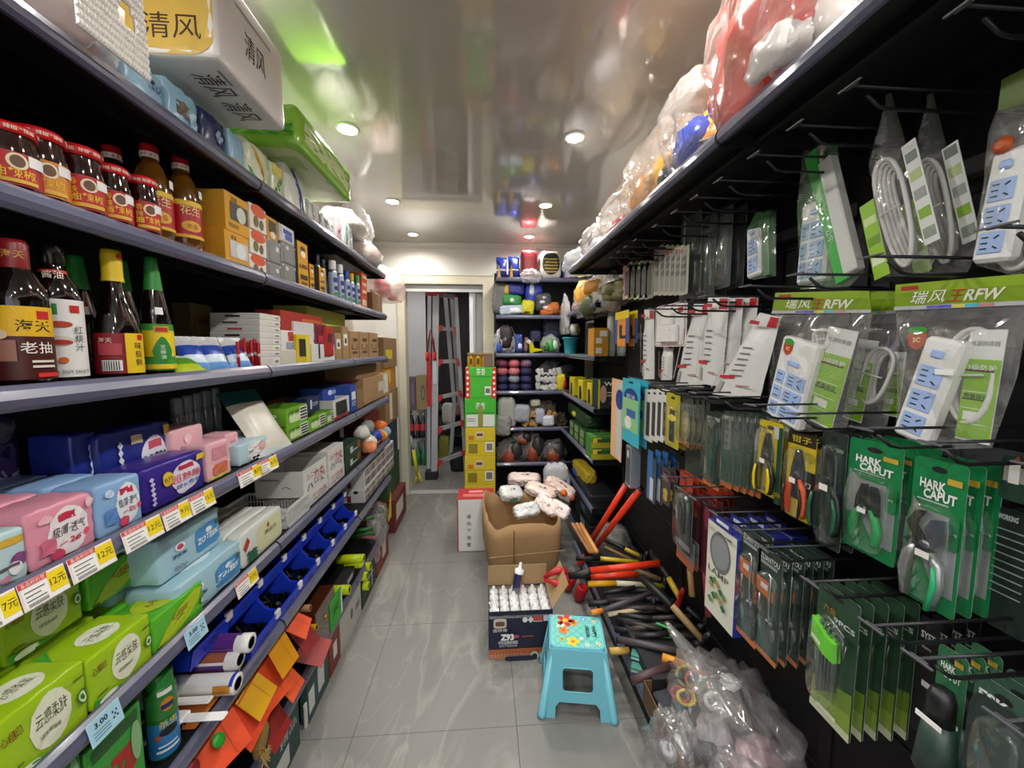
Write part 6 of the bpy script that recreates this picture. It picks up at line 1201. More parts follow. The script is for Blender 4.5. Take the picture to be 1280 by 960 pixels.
def clearbag(par, pts, th=.05, mat=None, name='bag', seed=0):
    """a pillow of clear film over an outline in the local xz plane"""
    g = G(); n = len(pts); cx = sum(p[0] for p in pts) / n; cz = sum(p[1] for p in pts) / n; m = 7; vs = []; fs = []
    o = []
    for i in range(n):
        for k in range(6): a, b = pts[i], pts[(i + 1) % n]; o.append((a[0] + (b[0] - a[0]) * k / 6, a[1] + (b[1] - a[1]) * k / 6))
    N = len(o)
    for sg in (-1, 1):
        b0 = len(vs)
        for j in range(m + 1):
            s_ = j / m
            for x, z in o:
                p = Vector((cx + (x - cx) * s_, 0, cz + (z - cz) * s_)); y = sg * th * (1 - s_ ** 3) * .5; y += .007 * NZ.noise(Vector((p.x * 22 + seed, p.z * 22, sg))) * (1 - s_ ** 6)
                vs.append((p.x, y, p.z))
        for j in range(m):
            for i in range(N):
                q = (b0 + j * N + i, b0 + j * N + (i + 1) % N, b0 + (j + 1) * N + (i + 1) % N, b0 + (j + 1) * N + i); fs.append(q if sg > 0 else q[::-1])
    g.add(vs, fs, mat or BAG, True); return g.build(name, par)
BAG = film('ffffff', .07, .07, .9, 55, .5)
class Pix:
    """local frame of a hung package: pixel corners on the plane X = const become local (x, z)"""
    def __init__(s, u, v, X): s.y, s.z = RP(u, v, X); s.X = X
    def __call__(s, u, v): y, z = RP(u, v, s.X); return (s.y - y, z - s.z)
    def loc(s): return (s.X, s.y, s.z)
def frame2(a, b):                          # a matrix whose z runs from b (bottom) to a (top), and their distance
    dx, dz = a[0] - b[0], a[1] - b[1]; L_ = math.hypot(dx, dz); return TM((a[0] + b[0]) / 2, 0, (a[1] + b[1]) / 2, 0, math.atan2(dx, dz)), L_
def leaflet(par, a, b, w, y=-.012, kind='green', name='leaflet'):
    T, L_ = frame2(a, b); T = T @ TM(0, y, 0); g = G(); g.box(-w / 2, w / 2, 0, .0015, -L_ / 2, L_ / 2, M('dfe2de', .35), T)
    def wp(x, z): return T @ Vector((x, -.0008, z))
    def wp2(x, z): return T @ Vector((x, -.0014, z))
    vs, fs = rings(rect_outline(0, -L_ * .12, w * .98, L_ * .72), wp); g.add(vs, fs, M('86b820', .4))
    for k, (zc, hh, c) in enumerate(((.14, .07, '4a1a1a'), (-.12, .035, '2a3a1a'), (-.05, .006, 'dfe8c8'), (-.2, .006, 'dfe8c8'), (-.34, .006, 'dfe8c8'))): vs, fs = rings(rect_outline(-.05 * w, zc * L_, w * .8, hh * L_ if k > 1 else hh * L_ * .3), wp2, 1); g.add(vs, fs, M(c, .5))
    g.text('3级防护', L_ * .055, M('f2f2e6', .5), T @ TM(0, -.0018, L_ * .17), .03, w * .8); g.text('质量保证', L_ * .05, M('1f2a14', .5), T @ TM(-w * .05, -.0018, -L_ * .09), .03, w * .7); g.text('电源转换器', L_ * .05, M('6a7278', .5), T @ TM(0, -.0012, L_ * .38), .0, w * .8)
    vs, fs = rings(rect_outline(-.1 * w, -.27 * L_, w * .5, L_ * .08), wp2, 1); g.add(vs, fs, M('e2e4dc', .5))
    return g.build(name, par)
def header(par, q, names=True, y=-.004):
    """the printed top card of a bag: q = four local corners, clockwise from the upper left"""
    g = G(); tl, tr, br, bl = q; mp = lambda a, b, off=0: Vector(((tl[0] * (1 - a) + tr[0] * a) * (1 - b) + (bl[0] * (1 - a) + br[0] * a) * b, y - off, (tl[1] * (1 - a) + tr[1] * a) * (1 - b) + (bl[1] * (1 - a) + br[1] * a) * b))
    m = M('7f9e1e', .35); vs = [mp(a, b) for b in (0, 1) for a in (0, 1)] + [mp(a, b, -.002) for b in (0, 1) for a in (0, 1)]
    g.add(vs, [(2, 3, 1, 0), (4, 5, 7, 6), (0, 1, 5, 4), (2, 6, 7, 3), (0, 4, 6, 2), (1, 3, 7, 5)], m)
    def band(a0, a1, b0, b1, c, off): g.add([mp(a0, b0, off), mp(a1, b0, off), mp(a1, b1, off), mp(a0, b1, off)], [(3, 2, 1, 0)], M(c, .35))
    band(0, 1, .0, .35, '8fae28', .0004); band(0, 1, .86, 1.0, 'b9bcc6', .0006)
    for k, c in enumerate(('7a6ad0', '5a58d8', 'd8d24a', '4ac0d8', 'd88a8a')): band(.3 + .1 * k, .4 + .1 * k, .88, .98, c, .0008)
    band(.06, .22, .1, .26, 'a83028', .0008)
    if names:
        hgt = abs(tl[1] - bl[1]); ang = math.atan2((tr[1] - tl[1]), (tr[0] - tl[0])); c = mp(.5, .56, .0012); T = TM(c.x, c.y, c.z, 0, -ang); wd = abs(tr[0] - tl[0])
        sh = Matrix.Identity(4); sh[0][2] = .25
        for tx, x, cc, ww in (('瑞', -.27, 'f2f2e8', .14), ('风', -.11, 'f2f2e8', .14), ('王', .04, 'b8281e', .12), ('RFW', .24, 'e8e8d8', .26)): g.text(tx, hgt * .5, M(cc, .4), T @ TM(wd * x, 0, 0) @ sh, .03, wd * ww)
    return g.build('header_card', par)
# front pair on the second hook row
P_ = Pix(1042, 376, .84)
t = thing('power_strip_pack', 'bagged six gang white power strip with blue outlets under a green header card', 'power strip pack', P_.loc(), RROT)
header(t, [P_(971, 366), P_(1089, 363), P_(1091, 391), P_(966, 392)])
T, L_ = frame2(P_(1012, 425), P_(985, 527)); power_strip(t, T @ TM(0, -.012, 0), abs(P_(975, 480)[0] - P_(1021, 480)[0]), L_, 3, True, True, badge=True)
leaflet(t, P_(1058, 411), P_(1026, 530), abs(P_(1022, 470)[0] - P_(1058, 470)[0]), -.008)
cable(t, TM(*[P_(1030, 425)[0], .006, P_(1030, 425)[1]]), .06, .05)
clearbag(t, [P_(966, 392), P_(1091, 391), P_(1075, 470), P_(1058, 538), P_(1000, 540), P_(958, 525), P_(962, 455)], .055, seed=1)
P_ = Pix(1100, 376, .90)
t = thing('power_strip_pack', 'bagged power strip with green leaflet and curved white cable, behind the six gang one', 'power strip pack', P_.loc(), RROT)
header(t, [P_(1066, 366), P_(1122, 363), P_(1122, 392), P_(1066, 394)], False)
leaflet(t, P_(1092, 425), P_(1070, 525), abs(P_(1070, 470)[0] - P_(1095, 470)[0]), -.012); cable(t, TM(P_(1100, 470)[0], 0, P_(1100, 470)[1], 0, .25), .075, .13); leaflet(t, P_(1112, 440), P_(1102, 520), .035, .02)
clearbag(t, [P_(1066, 394), P_(1122, 392), P_(1124, 470), P_(1108, 535), P_(1062, 535)], .05, seed=2)
P_ = Pix(1190, 368, .83)
t = thing('power_strip_pack', 'large bagged three gang white power strip at the edge of the tool wall', 'power strip pack', P_.loc(), RROT)
header(t, [P_(1122, 356), P_(1285, 342), P_(1288, 381), P_(1120, 388)])
T, L_ = frame2(P_(1198, 424), P_(1150, 548)); power_strip(t, T @ TM(0, -.014, 0), abs(P_(1146, 490)[0] - P_(1200, 490)[0]) * .9, L_, 3, True, False)
g = G(); T2 = TM(P_(1158, 425)[0], -.02, P_(1158, 425)[1]); g.flat([(-.016, .02), (.016, .02), (.017, .0), (.012, -.012), (0, -.02), (-.012, -.012), (-.017, 0)], M('b8401e', .4), T2); g.flat([(x * .034, z * .014) for x, z in ellipse(14)], M('3a9a3a', .4), T2 @ TM(0, -.0004, .018)); g.text('3C', .012, M('f2d8a0', .5), T2 @ TM(0, -.0006, 0), .03); g.build('badge', t)
leaflet(t, P_(1240, 412), P_(1218, 552), abs(P_(1205, 470)[0] - P_(1250, 470)[0]), -.006)
cable(t, TM(P_(1215, 470)[0], .008, P_(1215, 470)[1]), .08, .16)
g = G(); yy = P_(1202, 465); g.box(yy[0] - .014, yy[0] + .014, -.034, -.033, yy[1] - .005, yy[1] + .005, WHITE); g.build('price_sticker', t)
clearbag(t, [P_(1120, 388), P_(1287, 381), P_(1272, 470), P_(1240, 560), P_(1170, 562), P_(1120, 535), P_(1122, 450)], .06, seed=3)
# top hook row: green edged strips, coiled extension leads, the strip at the photo's edge
P_ = Pix(1030, 190, .86)
t = thing('power_strip_pack', 'clear bag of a white six gang strip with a bright green edge', 'power strip pack', P_.loc(), RROT)
T, L_ = frame2(P_(1022, 250), P_(1012, 354)); power_strip(t, T @ TM(-.0, .01, 0), abs(P_(998, 300)[0] - P_(1033, 300)[0]), L_, 3, True, True)
T, L_ = frame2(P_(1020, 192), P_(1062, 352)); g = G(); g.cbox(-.017, .017, -.02, -.012, -L_ / 2, L_ / 2, M('3fae4a', .3), .002, T); g.text('公牛', .02, M('dff2df', .5), T @ TM(0, -.0205, -.06, 0, pi / 2), .02); g.build('green_edge', t)
T, L_ = frame2(P_(1040, 200), P_(1074, 340)); g = G(); g.cbox(-.018, .018, -.024, .0, -L_ / 2, L_ / 2, M('d2d3cf', .4), .003, T); g.build('side', t)
clearbag(t, [P_(1004, 184), P_(1046, 180), P_(1060, 260), P_(1080, 340), P_(1062, 358), P_(1000, 362), P_(996, 260)], .05, film('b8e8b8', .12, .1, .8, 45, .5), seed=4)
def lead(u0, v0, u1, v1, X, l, seed):
    P_ = Pix((u0 + u1) / 2, v0, X); t = thing('extension_lead', l, 'extension lead', P_.loc(), RROT)
    w = abs(P_(u0, v0)[0] - P_(u1, v0)[0]); T, L_ = frame2(P_(u0 + 27, v0 + 82), P_(u1 - 27, v1 - 14)); cable(t, T @ TM(0, -.008, 0), w * .46, L_ * 1.0, M('c9c8c4', .4), 5)
    g = G(); T2 = T @ TM(-w * .34, -.022, -.02); g.box(-.016, .016, 0, .0012, -L_ * .42, L_ * .3, M('8fbf2a', .4), T2)
    for k in range(3): g.box(-.013, .013, -.0008, 0, -L_ * .3 + .045 * k, -L_ * .3 + .045 * k + .018, M(['dfe8c8', '6a9a1a', 'c8dc9a'][k], .4), T2)
    g.build('leaflet', t)
    g = G(); T3 = T @ TM(w * .34, -.016, .01); g.box(-.013, .013, 0, .0012, -L_ * .45, L_ * .45, M('d9dcd8', .4), T3)
    for k in range(5): g.box(-.010, .010, -.0008, 0, -L_ * .4 + .04 * k, -L_ * .4 + .04 * k + .02, M(['8f9a8a', '86b03a', '9a9f9c', 'b4c48a', '77807a'][k], .5), T3)
    g.build('back_leaflet', t)
    a = P_((u0 + u1) / 2 + 2 - 22, v0); b = P_(u0, v0 + 75); c = P_(u1 - 40, v0 + 60); g = G(); g.add([(a[0] - .004, .0, a[1]), (a[0] + .006, .0, a[1]), (c[0] * .6, .0, c[1] + .01), (b[0] * .4, .0, b[1] + .01)], [(0, 1, 2, 3)], M('4a5246', .4)); g.add([(a[0] - .004, .002, a[1]), (a[0] + .006, .002, a[1]), (c[0] * .6, .002, c[1] + .01), (b[0] * .4, .002, b[1] + .01)], [(3, 2, 1, 0)], M('4a5246', .4)); g.build('header_card', t)
    clearbag(t, [a, P_(u1 - 45, v0 + 70), P_(u1, v1 - 30), P_(u1 - 12, v1 - 2), P_(u0 + 20, v1), P_(u0, v0 + 80)], .06, seed=seed); return t
lead(1087, 118, 1172, 346, .84, 'brighter bagged coil of white extension lead with a green leaflet on the top hooks', 5)
lead(1140, 118, 1222, 342, .89, 'bagged coil of white extension lead in shade, behind the brighter one', 6)
P_ = Pix(1270, 100, .84)
t = thing('power_strip_pack', 'tilted white power strip under a dark green header at the very edge of the photo', 'power strip pack', P_.loc(), RROT)
T, L_ = frame2(P_(1281, 185), P_(1250, 328)); power_strip(t, T @ TM(0, -.01, 0), abs(P_(1228, 270)[0] - P_(1276, 270)[0]), L_, 3, True, False)
g = G(); q = [P_(1252, 100), P_(1300, 75), P_(1300, 125), P_(1247, 138)]; g.add([(a, 0, b) for a, b in q] + [(a, .002, b) for a, b in q], [(3, 2, 1, 0), (4, 5, 6, 7)], M('5a6e2c', .4)); g.build('header_card', t)
g = G(); q = P_(1272, 182); g.lathe([(.011, -.003), (.013, .003), (.006, .008)], M('c0562a', .4), 16, TM(q[0], -.024, q[1], pi / 2)); g.build('badge', t)
cable(t, TM(P_(1272, 300)[0], .012, P_(1272, 300)[1]), .06, .09)
clearbag(t, [P_(1246, 138), P_(1300, 125), P_(1300, 330), P_(1270, 345), P_(1220, 332), P_(1236, 230)], .06, seed=7)
P_ = Pix(948, 270, .90)
t = thing('power_strip_pack', 'small white power strip in a green cornered bag near the middle of the top hooks', 'power strip pack', P_.loc(), RROT)
T, L_ = frame2(P_(946, 282), P_(946, 346)); power_strip(t, T, abs(P_(937, 310)[0] - P_(954, 310)[0]), L_, 2, True, False)
g = G(); T, L_ = frame2(P_(960, 272), P_(962, 345)); g.cbox(-.012, .012, -.012, .012, -L_ / 2, L_ / 2, M('4f7a52', .35), .002, T); g.build('side', t)
g = G(); q = [P_(950, 266), P_(969, 263), P_(966, 282), P_(938, 288)]; g.add([(a, -.014, b) for a, b in q] + [(a, -.012, b) for a, b in q], [(3, 2, 1, 0), (4, 5, 6, 7)], M('1f6a2a', .4)); g.build('header_card', t)
clearbag(t, [P_(938, 288), P_(950, 264), P_(970, 262), P_(970, 345), P_(940, 350)], .045, film('c8e8c8', .1, .1, .8, 45), seed=8)
# white and red packed strips on row two, further in
def redpack(pts, X, l, n=1, seed=0, slots=True, dx=.035, grp='white and red packed power strips'):
    tl, tr, br, bl = pts; um = sum(p[0] for p in pts) / 4; P_ = Pix(um, tl[1], X); L4 = [P_(*p) for p in pts]; t = thing('packed_strip', l, 'power strip pack', P_.loc(), RROT, grp)
    g = G(); mp = lambda a, b, y=0: Vector(((L4[0][0] * (1 - a) + L4[1][0] * a) * (1 - b) + (L4[3][0] * (1 - a) + L4[2][0] * a) * b, y, (L4[0][1] * (1 - a) + L4[1][1] * a) * (1 - b) + (L4[3][1] * (1 - a) + L4[2][1] * a) * b))
    m = M('dddcd9', .3, bump=.25, bscale=30); N = 8; vs = []; fs = []
    for sg in (-1, 1):
        o = len(vs)
        for j in range(N + 1):
            for i in range(N + 1): a, b = i / N, j / N; vs.append(mp(a, b, sg * .022 * (1 - (2 * a - 1) ** 4) * min(1, max(0, (b - .14) * 5)) + .003 * NZ.noise(Vector((a * 5 + seed, b * 9, sg)))))
        for j in range(N):
            for i in range(N): q = (o + j * (N + 1) + i, o + (j + 1) * (N + 1) + i, o + (j + 1) * (N + 1) + i + 1, o + j * (N + 1) + i + 1); fs.append(q if sg < 0 else q[::-1])
    g.add(vs, fs, m, True)
    def quad(a0, a1, b0, b1, c): g.add([mp(a0, b1, -.0255), mp(a1, b1, -.0255), mp(a1, b0, -.0255), mp(a0, b0, -.0255)], [(0, 1, 2, 3)], M(c, .4))
    quad(.12, .55, .06, .1, 'b02a34'); quad(.12, .5, .72, .76, 'c22a34')
    for k in range(6): quad(.35, .65, .36 + .07 * k, .375 + .07 * k, '77777c')
    quad(.05, .08, .2, .9, 'c9b8b8'); quad(.2, .3, .8, .95, 'a8a6a4'); quad(.6, .9, .84, .86, 'b8868a')
    g.build('wrapper', t)
    g = G(); g.add([mp(.0, -.01, -.003), mp(1, -.01, -.003), mp(1, .13, -.003), mp(0, .13, -.003)], [(3, 2, 1, 0)], M('e4e3e0', .4)); g.add([mp(.0, -.01, .001), mp(1, -.01, .001), mp(1, .13, .001), mp(0, .13, .001)], [(0, 1, 2, 3)], M('e4e3e0', .4)); g.add([mp(.6, .0, -.004), mp(.98, .0, -.004), mp(.98, .12, -.004), mp(.6, .12, -.004)], [(3, 2, 1, 0)], M('b8222c', .4)); g.build('header_card', t)
    for i in range(1, n): dup(t, f'{l}, {ORD[i]} behind', (X + dx * i, P_.y, P_.z))
    return t
redpack([(868, 381), (888, 381), (880, 484), (845, 482)], .84, 'white packed strip leaning on row two, next to the socket card', 1, 1)
redpack([(886, 373), (912, 373), (903, 483), (876, 478)], .83, 'white packed strip with a red header, first of three in line', 1, 2)
redpack([(908, 374), (930, 373), (922, 470), (902, 466)], .86, 'white packed strip with a red header, second of three in line', 1, 3)
redpack([(926, 374), (948, 372), (941, 460), (921, 456)], .89, 'white packed strip with a red header, third of three in line', 1, 4)
redpack([(950, 392), (976, 398), (950, 498), (890, 492)], .80, 'white packed strip slanting widely on row two behind the six gang pack', 1, 5)
redpack([(806, 388), (818, 388), (818, 474), (806, 474)], .86, 'narrow white packed strip at the doorway end of row two', 1, 6)
redpack([(830, 430), (842, 430), (840, 475), (829, 475)], .86, 'narrow white packed strip below the socket card', 1, 7)
P_ = Pix(838, 380, .82)
t = thing('socket_card', 'white rounded card of a wall socket with a red outline on row two', 'socket pack', P_.loc(), RROT)
q0, q1 = P_(820, 380), P_(857, 428); w_ = q1[0] - q0[0]; h_ = q0[1] - q1[1]
g = G(); g.prism(rrect(w_, h_, .018), 0, .003, M('e2e1de', .35), 'y', TM((q0[0] + q1[0]) / 2, 0, 0)); pts = rrect(w_ * .92, h_ * .94, .016); g.tube([(x + (q0[0] + q1[0]) / 2, -.0008, z - h_ * .03) for x, z in pts], .0012, M('a8303a', .4), 4, True); g.flat([(w_ * .25, -h_ * .12), (w_ * .4, -h_ * .12), (w_ * .4, -h_ * .24), (w_ * .25, -h_ * .24)], M('b8222c', .4), TM((q0[0] + q1[0]) / 2, -.0012, 0)); g.build('backing_card', t)
g = G(); cx = (q0[0] + q1[0]) / 2; g.cbox(cx - w_ * .3, cx + w_ * .3, -.02, 0, -h_ * .9, -h_ * .5, M('edecea', .3), .004); g.cbox(cx - w_ * .16, cx + w_ * .16, -.02, 0, -h_ * .5, -h_ * .2, M('edecea', .3), .004)
for a in (-.15, .15): 
    for b in (-.62, -.8): g.flat([(x * .008 + cx + a * w_, z * .005 + b * h_) for x, z in ellipse(8)], M('8a8a8a', .5), TM(0, -.0205, 0))
g.build('socket', t)
# ---------------------------------------------------------------- bags on top of the tool wall shelf
z = 2.205
def topbag(label, u, X, rx, ry, rz, outer, seed, inner=(), zz=z, nm='plastic_bag', amp=.3):
    y = Yof(u, X, zz); g = G(); blob(g, ry, rx, rz, outer, seed, amp, 2.2, None, 26); o = tag(g.build(nm), label, 'bag', 'bags on top of the tool wall', (X, y, zz), RROT)
    for k, (c, a, b, cz, r1, r2, r3) in enumerate(inner): q = G(); blob(q, r1, r2, r3, crinkle(c, 8), seed + 3 + k, .4, 2.2, TM(a, b, cz), 26); q.build('contents', o)
    return o
WRAP = film('fff6ee', .16, .08, 1.0, 22, .55)
topbag('large bag of bright red goods in clear film on top of the tool wall', 985, .72, .16, .20, .22, WRAP, 2, [('e0402e', 0, 0, .0, .18, .14, .17), ('d8352a', -.10, .0, .0, .09, .1, .12), ('e8e2dc', .09, -.09, .02, .07, .05, .05), ('c22a24', .1, .0, .02, .09, .1, .1)])
topbag('clear bag of cream and red goods close to the camera above the power strips', 1060, .74, .15, .14, .16, WRAP, 6, [('e6dcd4', 0, 0, .0, .1, .1, .1), ('d84a3a', .05, .03, .04, .08, .08, .08)])
topbag('clear bag of yellow hose with a blue reel behind the red bag', 893, .73, .15, .17, .17, WRAP, 9, [('e0a51e', -.03, .03, .06, .10, .08, .08), ('2544a8', -.02, -.04, .0, .08, .07, .09), ('d8861e', .06, .0, .0, .07, .07, .07)])
yy = Yof(872, .66, z); t = thing('pipe_bracket', 'grey flat bar lying across the blue reel bag', 'bar', (.66, yy, z + .02), RROT); g = G(); g.cbox(-.10, .10, -.012, .012, 0, .006, M('8fa0a0', .4), .002, TM(0, 0, .05, 0, .35)); g.build('bar', t)
topbag('clear bag of orange gloves, second behind the red bag', 846, .74, .15, .19, .16, WRAP, 12, [('e0a838', .0, 0, .0, .13, .1, .1), ('e8c070', -.09, -.03, .01, .08, .06, .07), ('3a4044', .1, -.07, .0, .05, .04, .05)])
topbag('bag of orange and yellow goods, third behind the red bag', 818, .72, .13, .17, .13, WRAP, 15, [('e89a1e', .04, -.02, .0, .09, .08, .08), ('d8a82a', -.07, .02, .01, .08, .07, .08)])
topbag('clear bag with a dark red edge, fourth behind the red bag', 786, .73, .13, .2, .12, WRAP, 18, [('a8222a', .0, -.05, .0, .12, .04, .05), ('d8c8c0', -.05, .04, .0, .1, .07, .08)])
topbag('crumpled clear bag of pale goods on the tool wall shelf, fifth behind the red bag', 758, .74, .14, .22, .11, WRAP, 21, [('c9ccd2', .0, -.02, .0, .12, .07, .06), ('8fa0c0', -.1, .0, .0, .08, .06, .05)])
topbag('pale crumpled bag at the corner end of the tool wall shelf', 728, .74, .13, .2, .10, film('eef2f6', .35, .1, .9, 25), 24, [('dfe2e6', 0, 0, 0, .12, .08, .05), ('4a5a8a', .12, .0, .02, .06, .05, .05)])
yy = Yof(738, .70, 2.4); g = G(); blob(g, .05, .02, .03, M('4a4548', .4), 3, .2, 1.5); tag(g.build('dark_tool'), 'dark curved grip poking from the bag at the corner end', 'grip', None, (.70, yy, 2.345), RROT)
topbag('large clear bag bulging to the ceiling behind the orange gloves bag', 830, .86, .16, .3, .26, film('f2e2c4', .2, .12, .9, 16, .5), 27, [('d8a850', .0, .0, .0, .2, .1, .16)])
topbag('large clear bag bulging near the ceiling behind the red edged bag', 772, .88, .16, .3, .2, film('f4eee8', .14, .1, .9, 16, .5), 30, [('d0b088', .0, .0, .0, .18, .1, .1)])
# ================================================================ rear shelving and the corner unit
RZ = [2.317, 1.944, 1.557, 1.171, .787, .413]
t = gondola('black shelving unit across the rear wall beside the doorway', .12, 1.13, -4.40, -4.05, 1, RZ, 2.45, -4.03, .14, 'black shelving units of the rear corner'); t.rotation_euler = (0, 0, -pi / 2)
gondola('black corner shelving unit between the pegboards and the rear shelves', 2.82, 4.03, 1.13, .80, -1, RZ[1:], 2.1, .76, .14, 'black shelving units of the rear corner')
RD = [a + .033 for a in RZ]
def lump(name, label, cat, grp, u, v0, v1, w_px, col, seed, Y=None, X=None, dep=.12, amp=.25, zz=None, part=None, ridge=True):
    """a soft packet on the rear shelves, given by its centre column, its top and bottom rows and its width in pixels"""
    ax, val = (1, Y) if Y else (0, X)
    a = on(ax, val, u, v1); b = on(ax, val, u, v0); c = on(ax, val, u + w_px / 2, v1); d_ = on(ax, val, u - w_px / 2, v1); w_ = (c - d_).length; h = b.z - a.z; z_ = a.z if zz is None else zz
    g = G(); m = M(col, .5, bump=.25, bscale=30) if isinstance(col, str) else col
    if Y: loc, rot = (a.x, Y + dep / 2, z_), 0
    else: loc, rot = (X + dep / 2, a.y, z_), RROT
    if isinstance(col, str): g.soft(w_, dep, h, m, .42, .04, .07, seed, 6, T=TM(0, -dep / 2, 0, 0, .1 * sin(seed * 2.3)))
    else: blob(g, w_ / 2, dep / 2, h / 1.75, m, seed, .4, 2.6, None, 22)
    o = tag(g.build(name), label, cat, grp, loc, rot)
    for i, (c_, x, zf, rx, rz) in enumerate(part or []):
        q = G(); blob(q, w_ * rx, dep * .3, h * rz, M(c_, .5, bump=.3, bscale=30), seed + 7 + i, .4, 2.4, TM(w_ * x, -dep * .3, h * zf), 14); q.build('contents', o)
    return o
FB = film('f4f6fa', .3, .12, 1, 30, .5)
# top level
def spouch(u0, u1, v0, l, sd):
    a = on(1, 4.09, u0, 345); b = on(1, 4.09, u1, 345); h = on(1, 4.09, u0, v0).z - RD[0]; w_ = abs(b.x - a.x)
    o = pouch('cement_pouch', l, 'packet', 'blue and yellow pouches on top of the rear shelves', ((a.x + b.x) / 2, 4.12, RD[0]), (0, 0, .25), w_, h, .09, [(0, .8, '24389c'), (.35, .45, 'c8cce6')], sd, '24389c', 0)
    g = G(); g.prism([(-w_ * .5, 0), (-w_ * .2, 0), (-w_ * .35, h * .6)], -.055, -.04, M('d8a020', .4), 'y'); g.build('side_gusset', o)
spouch(620, 634, 321, 'blue pouch with a yellow side at the doorway end of the top rear shelf', 1); spouch(635, 650, 320, 'blue pouch with a peaked top, second from the doorway on the top rear shelf', 2)
PB = lambda u0, u1, v0, v1, Y: (on(1, Y, u0, v1), on(1, Y, u1, v0))
a, b = PB(652, 672, 313, 344, 4.08)
o = pack('textile_pack', 'dark red folded cloth in a clear bag on the top rear shelf', 'textile pack', None, ((a.x + b.x) / 2, 4.08, RD[0]), 0, b.x - a.x, .2, b.z - RD[0], '8f2a34', [], r=.2, wr=.03)
g = G(); blob(g, .10, .06, .07, FB, 4, .4, 2.5, TM(.01, -.03, -.045), 20); g.build('film', o)
a, b = PB(675, 703, 313, 344, 4.07)
o = pack('glove_bale', 'white wrapped bale of dark gloves with yellow cuffs on the top rear shelf', 'glove bale', None, ((a.x + b.x) / 2, 4.07, RD[0]), 0, b.x - a.x, .24, b.z - RD[0], 'd8d4c8', [('f', 'o', 0, .1, .82, .82, '1c1c18')] + [('f', 'q', 0, .38 - .22 * i, .74 - .06 * abs(i - 1), .05, 'c0a848') for i in range(5)], r=.45, bulge=.02, wr=.01, n=6)
a, b = PB(704, 715, 326, 344, 4.08)
carton('blue_carton', 'blue box at the corner end of the top rear shelf', 'box', None, ((a.x + b.x) / 2, 4.08, RD[0]), 0, b.x - a.x, .15, b.z - RD[0], '24508c', [('f', 'r', 0, -.5, .6, .3, 'd0b8c0')])
RS = 'soft packets on the second rear shelf'
for a in ((624, 352, 391, 17, '6b6c68', 'grey crumpled bag at the doorway end of the second rear shelf', None), (641, 381, 393, 30, 'aebccb', 'pale blue bag of white gloves lying at the front of the second rear shelf', [('e6eaf0', .1, .1, .3, .4)]),
          (640, 368, 381, 22, '2c8a3a', 'green packet with white marks on the pale blue bag', [('e0e8e0', .0, .2, .15, .3)]), (643, 353, 368, 24, '23318c', 'dark blue packet with a yellow end on top of the green packet', [('d8a838', -.4, .0, .15, .5)]),
          (668, 355, 384, 21, '2438a8', 'bright blue rounded packet with a white corner on the second rear shelf', [('c8ccd8', -.15, .5, .2, .3), ('1c2c9c', .1, .1, .25, .4)]), (659, 375, 393, 16, 'c8c012', 'yellow packet with dark writing at the front of the second rear shelf', [('3a3a10', .0, .1, .3, .08)]),
          (680, 366, 389, 20, '3a3b40', 'black and white striped gloves bundle on the second rear shelf', [('dcdce0', -.1, .4, .2, .12), ('dcdce0', .12, .1, .2, .12), ('c8c8cc', .0, .65, .16, .1)]), (688, 378, 394, 24, 'c06a2a', 'orange gloves lying at the corner end of the second rear shelf', [('e08a4a', -.15, .3, .25, .3), ('8a4a1e', .25, .1, .2, .3)])):
    lump('glove_packet', a[5], 'packet', RS, a[0], a[1], a[2], a[3], a[4], int(a[0]), Y=4.08 if a[1] > 360 else 4.12, part=a[6])
RT3 = 'packets on the third rear shelf'
for a in ((632, 410, 441, 26, FB, 'clear blue bag of dark beads at the doorway end of the third rear shelf', [('241a20', .05, .15, .34, .55), ('5a2a34', -.05, .3, .15, .2), ('2a4a9a', -.3, .0, .14, .25)]), (650, 418, 441, 10, '2a3a8a', 'dark blue packet with white marks on the third rear shelf', [('d8dcea', .0, .2, .3, .2)]),
          (657, 422, 440, 5, '8a6a5a', 'narrow pinkish packet on the third rear shelf', None), (670, 412, 428, 14, '20264a', 'navy packet deep behind the yellow scraper', None), (690, 398, 424, 24, '161a3a', 'large navy bag deep in the third rear shelf', None), (689, 420, 441, 22, film('dff0e0', .3, .1, 1, 40), 'clear bag of green and white ties on the third rear shelf', [('3a9a3a', .0, .05, .3, .4), ('d8e8d8', .2, .2, .2, .3), ('2a6a2a', -.2, .1, .2, .3)])):
    lump('goods_packet', a[5], 'packet', RT3, a[0], a[1], a[2], a[3], a[4], int(a[0]) + 2, Y=4.08 if a[1] > 405 and a[0] != 670 else 4.18, part=a[6])
P = on(1, 4.07, 668, 438); t = thing('putty_scraper', 'yellow hand scraper with a white blade corner on the third rear shelf', 'scraper', (P.x, 4.07, RD[2]), .3)
g = G(); g.prism([(-.04, 0), (-.05, .1), (-.02, .12), (.0, .06), (.08, .05), (.09, .035), (0, .02)], 0, .03, M('d8cc12', .4), 'y'); g.build('handle', t); g = G(); g.prism([(-.05, .1), (-.09, .12), (-.06, .15), (-.03, .13)], .005, .02, M('dcdcd8', .4), 'y'); g.build('blade', t)
P = on(1, 4.1, 666, 408); g = G(); g.tube([(0, 0, 0), (.03, .0, .15)], .006, M('8a8a88', .4, .5), 8); tag(g.build('rod'), 'thin grey rod leaning behind the yellow scraper', 'rod', None, (P.x - .02, 4.12, RD[2]), 0)
